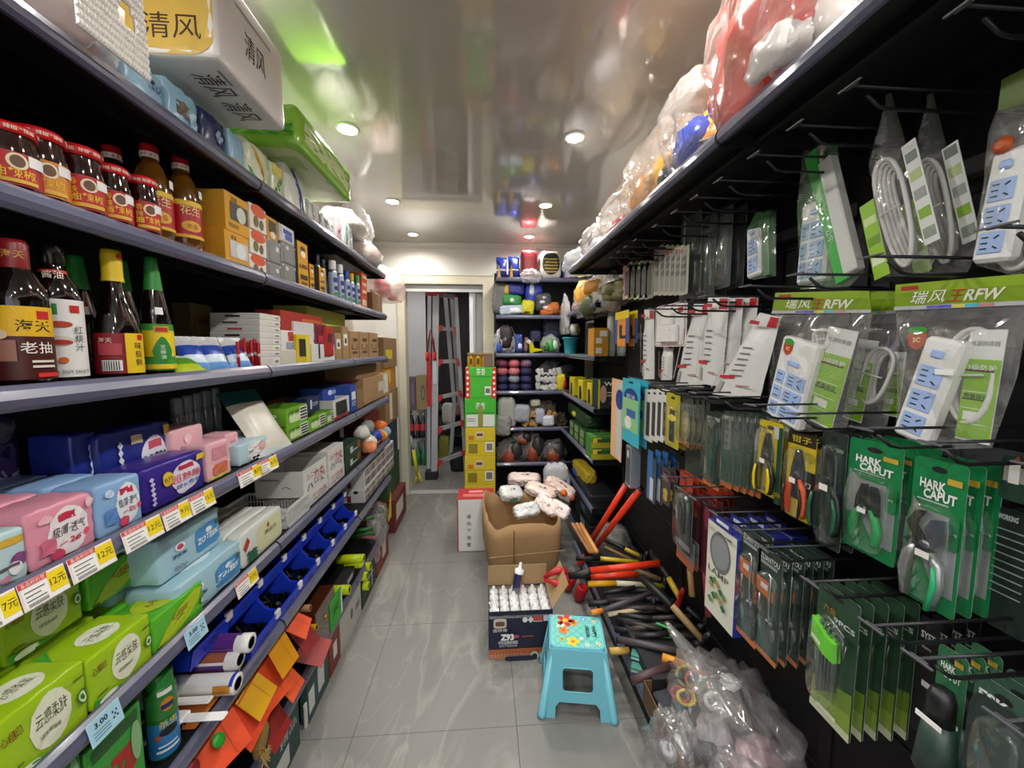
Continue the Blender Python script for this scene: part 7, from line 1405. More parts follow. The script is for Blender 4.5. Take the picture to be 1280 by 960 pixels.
# rolled gloves of the fourth level, striped gloves beside them
k = 0
for r_, cols in enumerate((('2c2c5a', '2a2a4c', '24264e'), ('30305c', '8a8c98', '2a2c5c'), ('c0686e', 'c8747a', '2c2c52'), ('6a2c4a', 'c86a72', '7a5a7a'))):
    for c_, col in enumerate(cols):
        u = 628 + 15 * c_; v = 481 - 10.5 * r_; P = on(1, 4.08, u, v); g = G(); blob(g, .062, .10, .05, M(col, .8, bump=.4, bscale=60), k, .14, 1.6, None, 14)
        q = tag(g.build('rolled_gloves'), f'rolled {["navy", "navy", "pink", "purple and pink"][r_]} glove bundle, {ORD[c_]} from the doorway in the {["bottom", "second", "third", "top"][r_]} layer', 'glove roll', 'rolled gloves on the fourth rear shelf', (P.x, 4.15, RD[3] + .082 * r_), 0); k += 1
def glove_proto(label, palm, cuff, grp, loc, rot):
    t = thing('glove', label, 'glove', loc, rot, grp); m = M(palm, .7, bump=.3, bscale=50)
    g = G(); g.soft(.085, .03, .10, m, .4, .05, .02, 2, 4); g.build('palm', t)
    for i in range(4):
        x = -.03 + .02 * i; L_ = (.05, .062, .058, .045)[i]; g = G(); g.tube([(x, .015, .085), (x * 1.15, .010, .085 + L_ * .6), (x * 1.2, .016, .085 + L_)], [.011, .0105, .007], m, 7); g.build('finger', t)
    g = G(); g.tube([(.036, .015, .03), (.058, .01, .055), (.066, .014, .085)], [.012, .011, .007], m, 7); g.build('thumb', t)
    g = G(); g.soft(.075, .032, .05, M(cuff, .8, bump=.4, bscale=70), .4, .02, .02, 3, 4, T=TM(0, 0, -.045)); g.build('cuff', t)
    return t
rg = random.Random(8); gp = None
for i in range(18):
    u = 676 + 5.2 * (i % 6); v = 478 - 11 * (i // 6); P = on(1, 4.10, u, v); lab = f'black and white work glove, {["bottom", "middle", "top"][i // 6]} layer of its heap, {ORD[i % 6]} from the rolled gloves'
    rot = (rg.uniform(-1.0, -.1), rg.uniform(.3, 1.5), rg.uniform(-.4, .4)); loc = (P.x, 4.12, RD[3] + .05 + .08 * (i // 6))
    if gp is None: gp = glove_proto(lab, '2e2f32', 'c4c4c2', 'black and white gloves on the fourth rear shelf', loc, rot)
    else: dup(gp, lab, loc, rot)
P = on(1, 4.06, 703, 480); lump('goods_packet', 'small yellow and red packet at the corner end of the fourth rear shelf', 'packet', None, 703, 468, 489, 11, 'd2c01e', 5, Y=4.08, part=[('b0242a', .25, .1, .25, .4)])
gp2 = None
for i in range(14):
    u = 655 + 7.2 * (i % 8); v = 526 - 14 * (i // 8); P = on(1, 4.10, u, v); lab = f'olive and tan work glove, {["lower", "upper"][i // 8]} layer of its heap, {ORD[i % 8]} from the grey bags'
    rot = (rg.uniform(-.9, .4), rg.uniform(-1.4, 1.4), rg.uniform(-.4, .4)); loc = (P.x, 4.10, RD[4] + .05 + .1 * (i // 8))
    if gp2 is None: gp2 = glove_proto(lab, '3c3424', 'a87c44', 'olive and tan gloves on the fifth rear shelf', loc, rot)
    else: dup(gp2, lab, loc, rot)
for a in ((634, 498, 535, 22, 'a3a29c', 'grey white bag at the doorway end of the fifth rear shelf', 4.06), (652, 507, 528, 20, '9aa0a8', 'grey paper glove pack on the fifth rear shelf', 4.06), (628, 520, 545, 20, '8a8a86', 'grey bag hanging over the rail of the fifth rear shelf', 4.02), (676, 512, 530, 12, 'a7aab8', 'pale lilac tied bag on the fifth rear shelf', 4.05), (686, 520, 533, 15, 'd0d2d8', 'white leaf shaped packet at the front of the fifth rear shelf', 4.04), (670, 500, 508, 12, 'd4d0c2', 'white packet high in the fifth rear shelf', 4.12)):
    lump('glove_packet', a[5], 'packet', 'grey and white packets on the fifth rear shelf', a[0], a[1], a[2], a[3], a[4], int(a[0]) + 4, Y=a[6])
DB = film('c8c4c2', .22, .1, 1, 30, .5)
for i, a in enumerate(((640, 552, 582, 34, 'first from the doorway'), (668, 545, 580, 28, 'second from the doorway'), (694, 553, 580, 30, 'at the corner end'), (655, 540, 556, 24, 'lying on the others'))):
    lump('boot_bag', f'clear bag of dark and orange rubber on the lowest rear shelf, {a[4]}', 'bag', 'clear bags on the lowest rear shelf', a[0], a[1], a[2], a[3], DB, 11 + i, Y=4.07, dep=.2, part=[('8a3a22', -.05, .05, .28, .35), ('2a2624', .15, .25, .25, .4)])
# corner unit
B3 = lambda u0, u1, v0, v1, Y: (on(1, Y, u0, v1), on(1, Y, u1, v0))
WB = film('f6f6f4', .38, .1, 1, 26, .6)
lump('glove_bag', 'large clear bag of yellow and green gloves bulging over the corner shelf', 'bag', None, 727, 349, 395, 40, WB, 31, X=.80, dep=.26, part=[('d8982a', .0, .2, .22, .4), ('4a5a2a', .12, .0, .18, .3), ('d8b04a', -.1, .45, .2, .3), ('c88a2a', .15, .5, .2, .2)])
lump('glove_bag', 'olive green gloves in film beside the large clear glove bag', 'bag', None, 760, 352, 376, 24, '7a7a52', 33, X=.83, dep=.25, part=[('5a5e38', .1, .2, .3, .4), ('a8a47a', -.15, .4, .25, .3)])
lump('glove_bag', 'tail of clear film hanging below the large glove bag', 'bag', None, 702, 374, 418, 9, WB, 35, X=.78, dep=.06)
P = on(0, .84, 708, 441); t = thing('plastic_cup', 'turquoise plastic pail with a wide rim on the corner shelf', 'pail', (.88, P.y, RD[2]), 0); r = .072
g = G(); g.lathe([(r * .8, 0), (r * .98, .15), (r * 1.15, .152), (r * 1.15, .168), (r * 1.02, .17), (r * .9, .16), (r * .75, .01)], M('3fb4c6', .35), 20); g.build('pail_body', t)
P = on(0, .86, 719, 412); t = thing('tape_roll', 'clear tape roll with a yellow core above the turquoise pail', 'tape', (.86, P.y, P.z), (0, pi / 2, -.6)); g = G(); g.lathe([(.03, -.03), (.055, -.03), (.055, .03), (.03, .03), (.03, -.03)], M('b8b8b0', .2, coat=.5), 18); g.build('tape', t); g = G(); g.lathe([(.026, -.032), (.031, -.032), (.031, .032), (.026, .032), (.026, -.032)], M('c8c020', .5), 18); g.build('core', t)
a, b = B3(741, 760, 410, 440, 2.88); carton('orange_carton', 'orange brown box with white labels on the corner shelf end', 'box', None, ((a.x + b.x) / 2, 2.86, RD[2]), 0, b.x - a.x, .16, b.z - RD[2], 'c08422', [('f', 'r', .3, .6, .5, .2, 'e8e4dc'), ('f', 'r', -.3, .1, .4, .2, 'e0dcd4'), ('f', 'r', -.3, -.6, .4, .2, 'e0dcd4'), ('f', 'r', 0, -.2, 1, .02, '8a5a1a')], carton and None) if False else carton('orange_carton', 'orange brown box with white labels on the corner shelf end', 'box', None, ((a.x + b.x) / 2, 2.86, RD[2]), 0, b.x - a.x, .16, b.z - RD[2], 'c08422', [('f', 'r', .3, .6, .5, .2, 'e8e4dc'), ('f', 'r', -.3, .1, .4, .2, 'e0dcd4'), ('f', 'r', -.3, -.6, .4, .2, 'e0dcd4')])
for i, (u, v0, r) in enumerate(((766, 385, .032), (780, 400, .04), (796, 402, .036))):
    P = on(1, 2.9, u, 440); h = on(1, 2.9, u, v0).z - RD[2]; vessel('white_bottle', f'pale grey cylinder bottle, {ORD[i]} from the orange box on the corner shelf', 'bottle', 'pale bottles on the corner shelf', (P.x, 2.94, RD[2]), 0, ([(r * .9, 0), (r, .006), (r, h * .8), (r * .9, h * .84)], M('c4c4be', .35)), [('cap', [(r * .86, h * .82), (r * .86, h * .98), (r * .8, h), (0, h)], M('8a8c98', .4), None), ('band', [(r + .0005, h * .1), (r + .0005, h * .5)], M('d6d4cc', .4), None)], 16)
for i, (u0, u1, X) in enumerate(((769, 786, .84), (784, 797, .88))):
    card('glue_card', f'blue and yellow card of orange tubes, {["front", "second"][i]} one over the pale bottles', 'tool card', 'blue and yellow tube cards', u0, u1, 391, 429, X, '2f5ab0', [('f', 'r', 0, .85, 1, .25, 'e8cc1e'), ('f', 'r', 0, -.3, .6, .9, 'e8921e'), ('f', 'r', -.1, -.2, .2, .4, '2a2010'), ('f', 'r', .2, -.6, .4, .1, '2a2010')], None, None, edge='e8cc1e')
a, b = B3(711, 744, 470, 500, 3.2)
for i in range(3):
    P = on(0, .83, 714 + 11 * i, 500 - 1); carton('work_light_box', f'yellow and black open front box, {ORD[i]} from the rear wall on the corner shelf', 'box', 'yellow and black boxes on the corner shelf', (.83, Yof(714 + 11 * i, .83, RD[3]), RD[3]), RROT, .16 if i < 2 else .13, .12, .17, 'd2bf1c', [('f', 'r', 0, .1, .5, .3, '23241c'), ('f', 'r', .1, -.5, .6, .4, '26302a'), ('l', 'r', 0, 0, .6, .6, '2a2f2a')])
a, b = B3(746, 776, 474, 518, 2.86); carton('glove_box', 'dark green box with a picture of a worker on the corner shelf end', 'box', None, ((a.x + b.x) / 2, 2.84, RD[3]), 0, b.x - a.x, .15, b.z - RD[3], '1c2c24', [('f', 't', .3, .7, .8, .18, 'e6e8e4', 'WEN', .03), ('f', 'o', -.55, .0, .3, .6, 'c8a088'), ('f', 'r', .3, .1, .5, .04, 'c8ccc8'), ('f', 'r', .3, -.1, .5, .04, 'c8ccc8'), ('f', 'd', .3, -.65, .3, .3, 'c0502a'), ('f', 'r', -.92, 0, .08, 1, 'd8c81e')])
zz = RD[4]
for i in range(2):
    a, b = B3(738, 775, 545, 575, 2.86); o = carton('spray_gun_box', f'green and yellow box with a small picture, {["lower", "upper"][i]} one on the corner shelf end', 'box', 'green and yellow boxes on the corner shelf', ((a.x + b.x) / 2, 2.84, zz), 0, b.x - a.x, .16, .085, '3f7a2a', [('f', 'r', 0, -.5, 1, .5, 'a8a020'), ('f', 'r', -.6, .4, .3, .4, 'd8b82a'), ('f', 'r', 0, .3, .6, .3, '2a5a1e')]); zz += .087
for i in range(4):
    for j in range(2):
        y = 3.08 + .2 * i; g_ = carton('spray_gun_box', f'green striped box, {ORD[i]} from the box pair in the {["lower", "upper"][j]} layer along the corner shelf', 'box', 'green striped boxes along the corner shelf', (.83, y + .0, RD[4] + .07 * j), RROT, .18, .14, .066, '24502c', [('f', 'r', -.6 + .3 * k_, 0, .08, .9, 'a8c47a') for k_ in range(5)])
lump('plant_toy', 'dark green prickly packet with a yellow tie on the green striped boxes', 'packet', None, 718, 516, 534, 22, '1f3f22', 3, X=.86, dep=.2, part=[('c8d02a', .0, .3, .12, .2)], zz=RD[4] + .142)
lump('rag_bag', 'brown crumpled bag deep behind the green boxes', 'bag', None, 738, 524, 546, 30, '4a4036', 6, X=.98, dep=.2, zz=RD[4])
lump('goods_packet', 'yellow and blue packet on the lowest corner shelf', 'packet', None, 722, 562, 581, 16, 'c4a82a', 8, X=.85, dep=.12, part=[('2a4aa0', -.2, .0, .25, .3)], zz=RD[5])
lump('hose_bag', 'grey white sack with blue letters leaning against the big open carton', 'sack', None, 700, 588, 640, 30, 'a9aaac', 10, Y=3.2, dep=.12, zz=.3, part=[('2a5a8a', .1, .6, .2, .06)])
for i in range(4):
    P = on(1, 3.0, 745, 592 + 16 * i); carton('tool_case', f'dark tool case with {["a blue label", "a bright blue label", "a pale label", "a light blue label"][i]}, {ORD[i]} from the top under the corner shelf', 'tool case', 'dark tool cases under the corner shelf', (.82, 3.2, .39 - .125 * i), RROT, .5, .25, .11, '15171c', [('f', 'r', .1, .1, .3, .5, ['2a3f7a', '5a8aa0', '8a9aa8', '4a9ac8'][i]), ('l', 'r', 0, .2, .5, .3, ['2a3a6a', '5a7a8a', '7a8a98', '4a90b8'][i])], seam=False, b=.01)
# ================================================================ goods on the floor
zf = .001
def stackbox(u0, u1, vts, vbs, Y, dep, specs):
    for (col, l, it), vt, vb in zip(specs, vts, vbs):
        a = on(1, Y, u0, vb); b = on(1, Y, u1, vt); yield a, b, col, l, it
grn = [('f', 'g', 0, 0, 1, 1, 'c82a22', [(-1, -1), (-.72, -1), (-.68, 0), (-.78, .98), (-1, .98)]), ('f', 'g', 0, 0, 1, 1, 'c82a22', [(1, -1), (.72, -1), (.68, 0), (.78, .98), (1, .98)])] + [('f', 'o', s * .86, -.75 + .36 * i, .08, .09, 'f2ece0') for s in (-1, 1) for i in range(5)] + [('f', 't', .0, .72, .3, .24, 'e8f0e0', '茶香', .03), ('f', 'r', 0, .42, 1.3 / 2, .012, '2a6a1e'), ('f', 'r', .45, -.5, .2, .28, 'e8e6e0'), ('f', 'r', .45, -.5, .15, .16, '6a6a68')]
grn2 = [('f', 't', .0, .5, .3, .26, 'e8f0e0', '茶香', .03), ('f', 'r', -.52, -.52, .38, .42, 'd8dcd2'), ('f', 'r', .52, -.52, .38, .42, 'd8dcd2'), ('f', 'r', 0, -.2, .16, .7, '8a8a3a'), ('f', 'r', -.6, -.4, .25, .03, '9a8478'), ('f', 'r', -.6, -.55, .25, .03, '9a8478'), ('f', 'r', 0, .02, 1, .015, '2a6a1e')]
yel = [('f', 'q', -.05, .5, .26, .24, 'd8c8a8'), ('f', 'r', -.05, .5, .2, .1, '6a4a3a'), ('f', 'r', -.62, .3, .18, .14, 'c8702a'), ('f', 'r', 0, .06, .9, .015, 'a08a1a'), ('f', 'r', .6, -.35, .28, .34, 'e4e2da'), ('f', 'r', .6, -.35, .2, .24, '7a7874')] + [('f', 'r', -.5, -.2 - .16 * i, .3, .08, '8a7a1e') for i in range(4)]
Ys = 3.93; zz = zf
b5 = on(1, Ys, 602, 606).z; 
for u0, u1, vt, vb, col, l, it in ((583, 621, 606, None, 'd8bc2a', 'yellow carton at the foot of the stack, behind the red topped box', yel), (583, 621, 570, 606, 'd2bb22', 'lower visible yellow carton with a bar code in the stack beside the ladder', yel), (584, 621, 534, 570, 'd2bb22', 'upper yellow carton with a bar code in the stack beside the ladder', yel), (583, 622, 498, 534, '3fae2a', 'green carton with white lower panels in the stack beside the ladder', grn2), (584, 622, 459, 498, '3fb02c', 'green carton with red dotted sides in the stack beside the ladder', grn)):
    a, b = on(1, Ys, u0, vb or 640), on(1, Ys, u1, vt); z1 = b.z; carton('carton_box', l, 'box', 'cartons stacked beside the ladder', ((a.x + b.x) / 2 - .015, Ys, zz), 0, b.x - a.x, .26, z1 - zz - .001, col, it, b=.004); zz = z1
a, b = on(1, Ys + .02, 586, 458), on(1, Ys + .02, 618, 441)
t = thing('jar_pack', 'brown film wrapped pack of golden jars on top of the carton stack', 'jar pack', ((a.x + b.x) / 2 - .015, Ys + .02, zz), 0); w_, h_ = b.x - a.x, b.z - zz
g = G(); g.cbox(-w_ / 2, w_ / 2, 0, .18, h_ * .85, h_, M('8a7050', .3), .004); g.cbox(-w_ / 2, w_ / 2, 0, .18, 0, .006, M('8a7050', .3), .002); g.box(w_ * .15, w_ / 2, 0, .18, 0, h_ * .85, M('6a5440', .3)); g.build('tray', t)
for i in range(3): g = G(); g.lathe([(.034, 0), (.036, .01), (.036, h_ * .6), (.03, h_ * .8)], M('c89a2a', .25, .3), 14, TM(-w_ * .36 + .07 * i, .045, .006)); g.box(-w_ * .36 + .07 * i - .01, -w_ * .36 + .07 * i + .01, .0075, .009, h_ * .2, h_ * .6, M('3a2410', .5)); g.build('jar', t)
# red topped white box
Yw = 3.10; a, b = on(2, 0, 572, 690), None; zt = Zof(625, a.x, a.y); w_ = .30
carton('appliance_box', 'white box with a red lid and black vertical writing behind the big open carton', 'box', None, (a.x + w_ / 2, a.y, zf), 0, w_, .25, zt, 'd8d8d4', [('t', 'r', 0, 0, 1, 1, 'a8202a'), ('t', 'r', -.0, .4, .4, .2, 'd88a8a'), ('t', 'r', -.1, -.3, .6, .25, 'c86a70'), ('f', 'r', -.97, 0, .03, 1, 'a8202a'), ('f', 't', -.38, .35, .0, .085, '222', '请', .02), ('f', 't', -.38, .08, .0, .085, '222', '向', .02), ('f', 't', -.38, -.19, .0, .085, '222', '下', .02), ('f', 't', -.38, -.46, .0, .085, '222', '放', .02), ('f', 't', -.38, -.73, .0, .085, '222', '置', .02)], b=.004)
# big open carton with bags
t = thing('open_carton', 'big bulging open brown carton full of pale bags', 'box', (.265, 2.86, zf), .12)
out = []; N = 40
for i in range(N):
    a = 2 * pi * i / N; c, s_ = cos(a), sin(a); out.append((math.copysign(abs(c) ** .42, c), math.copysign(abs(s_) ** .42, s_)))
g = G(); vs = []; fs = []; L_ = [(0, .225, .20), (.06, .25, .22), (.2, .275, .24), (.33, .28, .245), (.42, .27, .235)]
for z_, rx, ry in L_:
    for i, (x, y) in enumerate(out): vs.append((x * rx, y * ry, z_ + (.02 * sin(i * .9) + (.05 if y > .3 else 0) + (.05 if x < -.5 and y > -.5 else 0)) * (z_ / .42) ** 3 if z_ else 0))
for (z_, rx, ry) in L_[::-1]:
    for i, (x, y) in enumerate(out): vs.append((x * (rx - .006), y * (ry - .006), max(.006, z_ + (.02 * sin(i * .9) + (.05 if y > .3 else 0) + (.05 if x < -.5 and y > -.5 else 0)) * (z_ / .42) ** 3 if z_ else .006)))
K = len(L_) * 2
for j in range(K - 1):
    for i in range(N): fs.append((j * N + i, j * N + (i + 1) % N, (j + 1) * N + (i + 1) % N, (j + 1) * N + i))
g.add(vs, fs, KRAFT, True); g.add(vs, [tuple(range((K - 1) * N, K * N)), tuple(range(N - 1, -1, -1))], KRAFT); g.build('carton_walls', t)
g = G()
for i, (x, z_) in enumerate(((-.235, .06), (-.195, .055), (-.155, .05))): g.box(x - .014, x + .014, -.2405, -.2395, z_ - .014, z_ + .014, INK); g.box(x - .008, x + .008, -.2412, -.2404, z_ - .008, z_ + .008, M('8a6c48', .8))
g.text('小心轻放', .03, M('5a4326', .8), TM(-.17, -.2425, .14), .0); g.build('printing', t)
g = G(); g.box(-.10, -.095, -.249, -.24, .03, .40, M('6a4e30', .9)); g.box(-.27, .27, -.2425, -.2405, .22, .225, M('c8a878', .8)) ; g.build('crease', t)
PK = [('f', 't', -.1, .1, .3, .2, '6a4a4a', '手套', .0), ('t', 't', .1, .1, .3, .2, '5a4a4a', '手套', .0)]
for i, (u, v, w_, d_, h_, rot, c, l) in enumerate(((640, 620, .17, .12, .07, (.5, .1, .3), 'dcdcd8', 'white clear wrapped bag with a green mark at the near corner of the big carton'), (655, 602, .26, .13, .08, (.2, .0, -.15), 'e6d2ca', 'long pale pink bag across the back of the big carton'), (672, 616, .24, .12, .07, (.3, .2, -.5), 'e8cfc4', 'pale pink bag with black letters in the middle of the big carton'), (680, 633, .2, .11, .06, (.8, .2, -.9), 'e9d8d0', 'pale pink bag standing over the front rim of the big carton'), (694, 612, .24, .14, .08, (.2, .5, -.4), 'eacfc2', 'pale pink bag with an orange corner at the wall side of the big carton'), (696, 637, .15, .1, .05, (.9, .3, -.7), 'ecdfd8', 'white pink bag hanging over the rim near the hammers'), (660, 640, .18, .1, .06, (.7, -.1, .2), 'd6d8d6', 'grey white wrapped bag low at the front rim of the big carton'))):
    P = on(2, .50 if v < 625 else .44, u, v); g = G(); m = crinkle(c, 10); f_ = g.soft(w_, d_, h_, m, .4, .05, .09, i + 2, 8); deco(g, f_, PK)
    o = tag(g.build('glove_bag'), l, 'bag', 'pale bags in the big open carton', (P.x, P.y, P.z - .05), rot)
    if i == 4: q = G(); blob(q, .035, .03, .03, M('d8651e', .5), 4, .2, 1.5, TM(w_ * .45, d_ * .3, .02), 12); blob(q, .03, .03, .025, M('d8651e', .5), 6, .2, 1.5, TM(w_ * .2, .0, .05), 12); q.build('contents', o)
    if i == 0: q = G(); q.flat([(-.03, -.01), (.02, -.02), (.04, .01), (0, .025), (-.03, .015)], M('4a6a5a', .5), TM(0, -.012, h_ / 2, -.5)); q.build('green_mark', o)
# sealant box with flaps, film and tubes
Yz = 1.97; a, b = on(1, Yz, 611, 826), on(1, Yz, 691, 762); w_, h_ = b.x - a.x, b.z; dz = .24; NV = '1c2038'
it = [('f', 'r', 0, -.8, 1, .2, 'b0623e')] + [('f', 'r', -.9 + .2 * i + .1 * (j % 2), -.9 + .065 * j, .006, .03, 'dcb89a') for j in range(4) for i in range(10) if -.97 < -.9 + .2 * i + .1 * (j % 2) < .97] + [('f', 'r', 0, -.87 + .065 * j, 1, .006, 'dcb89a') for j in range(3)]
it += [('f', 't', -.43, .0, .21, .17, 'f0f0ee', 'Z93', .05), ('f', 'o', -.15, .02, .09, .07, 'b0485a'), ('f', 't', -.4, -.22, .3, .085, 'e8e8e8', '中性硅酮耐候胶', .02), ('f', 't', -.4, -.36, .28, .05, 'b8bac8', '柔韧不龟裂耐候', .01), ('f', 'o', .12, .72, .08, .11, 'e0e0e0'), ('f', 'd', .3, .72, .1, .14, 'd0d0d0'), ('f', 'r', .52, .75, .14, .1, 'b84a38'), ('f', 'r', .84, .76, .15, .12, 'c8ccd0'), ('f', 'r', .52, .64, .14, .015, 'c8c8c8'), ('f', 'q', -.65, .62, .2, .2, 'c8beb8'), ('f', 'q', -.65, .6, .14, .1, '6a4434'), ('f', 't', -.65, .33, .22, .08, 'd8d4d0', '瓷砖佬', .03), ('f', 'o', .42, -.82, .13, .2, 'a8c8a8'), ('f', 'o', .42, -.82, .08, .12, '2a3a34'), ('f', 'o', .7, -.82, .13, .2, 'a8c8a8'), ('f', 'o', .7, -.82, .08, .12, '2a3a34'), ('f', 'q', .0, -.88, .5, .1, NV), ('f', 'r', .2, .05, .18, .03, '8a4a3a')]
o = carton('sealant_box', 'open navy carton of sealant tubes lettered Z93 with an orange brick border, beside the stool', 'box', None, ((a.x + b.x) / 2, Yz, zf), 0, w_, dz, h_, NV, it, flaps={'list': [('k', .12, .13), ('r', -.55, .16)], 'col': 'a88a62'})
cx = (a.x + b.x) / 2
for j in range(4):
    for i in range(6):
        x = cx - w_ / 2 + .032 + (w_ - .064) * i / 5; y = Yz + .03 + .056 * j
        t = thing('sealant_tube', f'white capped sealant tube in the navy carton, {ORD[i]} along the {ORD[j]} row from the front', 'tube', (x, y, zf + .006), 0, 'sealant tubes standing in the navy carton')
        g = G(); g.lathe([(.022, 0), (.024, .004), (.024, h_ - .03)], M('dcdcdc', .35) if i > 1 else M('2a2f55', .35), 12); g.build('barrel', t); g = G(); g.lathe([(.0245, h_ - .03), (.0245, h_ - .012), (.012, h_ - .008), (.008, h_ + .012), (0, h_ + .013)], M('eeeeec', .35), 12); g.build('nozzle_cap', t)
t = thing('sealant_tube', 'navy and orange sealant tube leaning up out of the carton against its rear flap', 'tube', (cx - .02, Yz + .17, h_ - .04), (-.18, .2, 0))
g = G(); g.lathe([(.022, 0), (.024, .004), (.024, .14)], M('1f2450', .35), 16); g.lathe([(.0244, .002), (.0244, .139)], M('b8602e', .4), 8, None, -.9, .7); g.build('barrel', t); g = G(); g.lathe([(.027, .14), (.027, .162), (.012, .166), (.009, .19), (.007, .2), (0, .2)], M('eeeeec', .35), 16); g.build('nozzle_cap', t)
g = G(); nx, ny = 30, 12; vs = []
for j in range(ny + 1):
    for i in range(nx + 1):
        x = -w_ / 2 + .004 + (w_ - .008) * i / nx; q = j / ny; y = -.004 + (dz - .03) * q; z_ = h_ - .004 + .03 * sin(q * pi * .8) + .008 * NZ.noise(Vector((x * 40, y * 40, 1))) if j else h_ - .035; vs.append((x, y if j else -.006, z_))
g.add(vs, [(j * (nx + 1) + i, j * (nx + 1) + i + 1, (j + 1) * (nx + 1) + i + 1, (j + 1) * (nx + 1) + i) for j in range(ny) for i in range(nx)], film('ffffff', .1, .08, 1, 60, .6), True)
tag(g.build('shrink_film'), 'crinkled clear film stretched over the sealant tubes', 'film', None, (cx, Yz, zf))
# ---------------------------------------------------------------- turquoise stool
def sheet2d(outer, holes, th):
    """a flat plate with holes, outline in (x, z), thickness along y"""
    c = bpy.data.curves.new('c', 'CURVE'); c.dimensions = '2D'; c.fill_mode = 'BOTH'; c.extrude = th / 2
    for pts in [outer] + holes:
        sp = c.splines.new('POLY'); sp.points.add(len(pts) - 1); sp.use_cyclic_u = True
        for p, q in zip(sp.points, pts): p.co = (q[0], q[1], 0, 1)
    o = bpy.data.objects.new('c', c); COL.objects.link(o); bpy.context.view_layer.update(); me = bpy.data.meshes.new_from_object(o)
    vs = [(v.co.x, v.co.z, v.co.y) for v in me.vertices]; fs = [tuple(p.vertices)[::-1] for p in me.polygons]; bpy.data.objects.remove(o); bpy.data.curves.remove(c); bpy.data.meshes.remove(me); return vs, fs
def rr4(x0, x1, z0, z1, r, n=5): return [(cx + r * cos(R(a + 90 * i / n)), cz + r * sin(R(a + 90 * i / n))) for cx, cz, a in ((x1 - r, z1 - r, 0), (x0 + r, z1 - r, 90), (x0 + r, z0 + r, 180), (x1 - r, z0 + r, 270)) for i in range(n + 1)]
TQ = M('70bccd', .32); hs = .30
st = thing('stool', 'small turquoise plastic stool with a printed quilted seat beside the navy carton', 'stool', (.432, 1.755, 0), R(-9.5))
hw, hd, bw, bd = .125, .113, .163, .160
g = G(); g.prism(rr4(-hw, hw, -hd, hd, .03), hs - .012, hs - .003, TQ, 'z', smooth=False); g.prism(rr4(-hw + .003, hw - .003, -hd + .003, hd - .003, .028), hs - .003, hs, TQ, 'z'); g.build('seat', st)
g = G(); AQ = M('7fd6cd', .3); top = rr4(-hw + .006, hw - .006, -hd + .006, hd - .006, .026); g.add([(x, y, hs + .0008) for x, y in top], [tuple(range(len(top)))], AQ)
def seatpatch(pts, c, k): g.add([(x, y, hs + .0008 + .0003 * k) for x, y in pts], [tuple(range(len(pts)))], M(c, .35))
def seg(x0, y0, x1, y1, w, c, k):
    d = Vector((x1 - x0, y1 - y0)); n = Vector((-d.y, d.x)).normalized() * w; seatpatch([(x0 - n.x, y0 - n.y), (x1 - n.x, y1 - n.y), (x1 + n.x, y1 + n.y), (x0 + n.x, y0 + n.y)], c, k)
for i in range(-5, 6):
    for s_ in (1, -1):
        x = i * .044; t0 = max(-.100, -.112 - 0); P = []
        for k in range(41):
            y = -.104 + .208 * k / 40; xx = x + s_ * y
            if abs(xx) < .113: P.append((xx, y))
        if len(P) > 1: seg(*P[0], *P[-1], .0011, '3fae9e', 1)
def el(cx, cy, rx, ry, c, k, a=0): seatpatch([(cx + x * 2 * rx * cos(a) - y * 2 * ry * sin(a), cy + x * 2 * rx * sin(a) + y * 2 * ry * cos(a)) for x, y in ellipse(16)], c, k)
def flower(cx, cy, r, c, m, k=2):
    for i in range(5): el(cx + r * .8 * cos(1.257 * i), cy + r * .8 * sin(1.257 * i), r * .55, r * .4, c, k, 1.257 * i)
    el(cx, cy, r * .4, r * .4, m, k + 1)
for a in ((-.05, .07, .034, 'd8402a', 'f0c030'), (-.075, .035, .018, 'f4f2ea', '4a9a3a'), (-.01, .055, .02, 'e89a2a', 'c83a22'), (-.06, .0, .022, 'e8862a', 'd86a1a'), (-.02, -.07, .024, 'f2dc1e', 'e88a2a'), (.04, .085, .014, '7aa8e0', 'e8e8f0'), (.09, .075, .009, 'f0e6c0', 'e8862a'), (-.07, -.06, .012, 'd8c03a', '5a9a3a'), (.02, -.05, .008, 'f2e8d8', 'e89a5a'), (.045, -.085, .009, 'f2e8d8', 'e8a05a'), (.095, -.075, .01, 'f0e6c0', 'd8822a')): flower(*a)
for tx, x in (('CARTOON', .052), ('HAPPY', .085)): g.text(tx, .024, INK, Matrix.Translation((x, .0, hs + .0025)) @ Matrix.Rotation(-pi / 2, 4, 'Z') @ Matrix.Rotation(-pi / 2, 4, 'X'), .03, .075)
g.build('seat_print', st)
def side(nm, w0, w1, dt, db, ang):
    """a sloping side: narrow at the seat, wide at the floor, window and foot arch"""
    L_ = math.hypot(hs - .006, db - dt); H_ = L_
    e = lambda z: w1 + (w0 - w1) * z / H_
    out = [(-e(0), 0), (-e(0) * .62, 0), (-e(0) * .60, H_ * .17), (-e(0) * .50, H_ * .24), (e(0) * .50, H_ * .24), (e(0) * .60, H_ * .17), (e(0) * .62, 0), (e(0), 0), (e(H_), H_), (-e(H_), H_)]
    vs, fs = sheet2d(out, [rr4(-w0 * .56, w0 * .56, H_ * .39, H_ * .74, .018)], .006); g = G()
    T = Matrix.Rotation(ang, 4, 'Z') @ Matrix.Translation((0, -db, 0)) @ Matrix.Rotation(-math.atan2(db - dt, hs), 4, 'X'); g.add(vs, fs, TQ, False, T)
    g.tube([(x, -.001, z) for x, z in rr4(-w0 * .56, w0 * .56, H_ * .39, H_ * .74, .018)], .004, TQ, 6, True, T); g.build('side_panel', st)
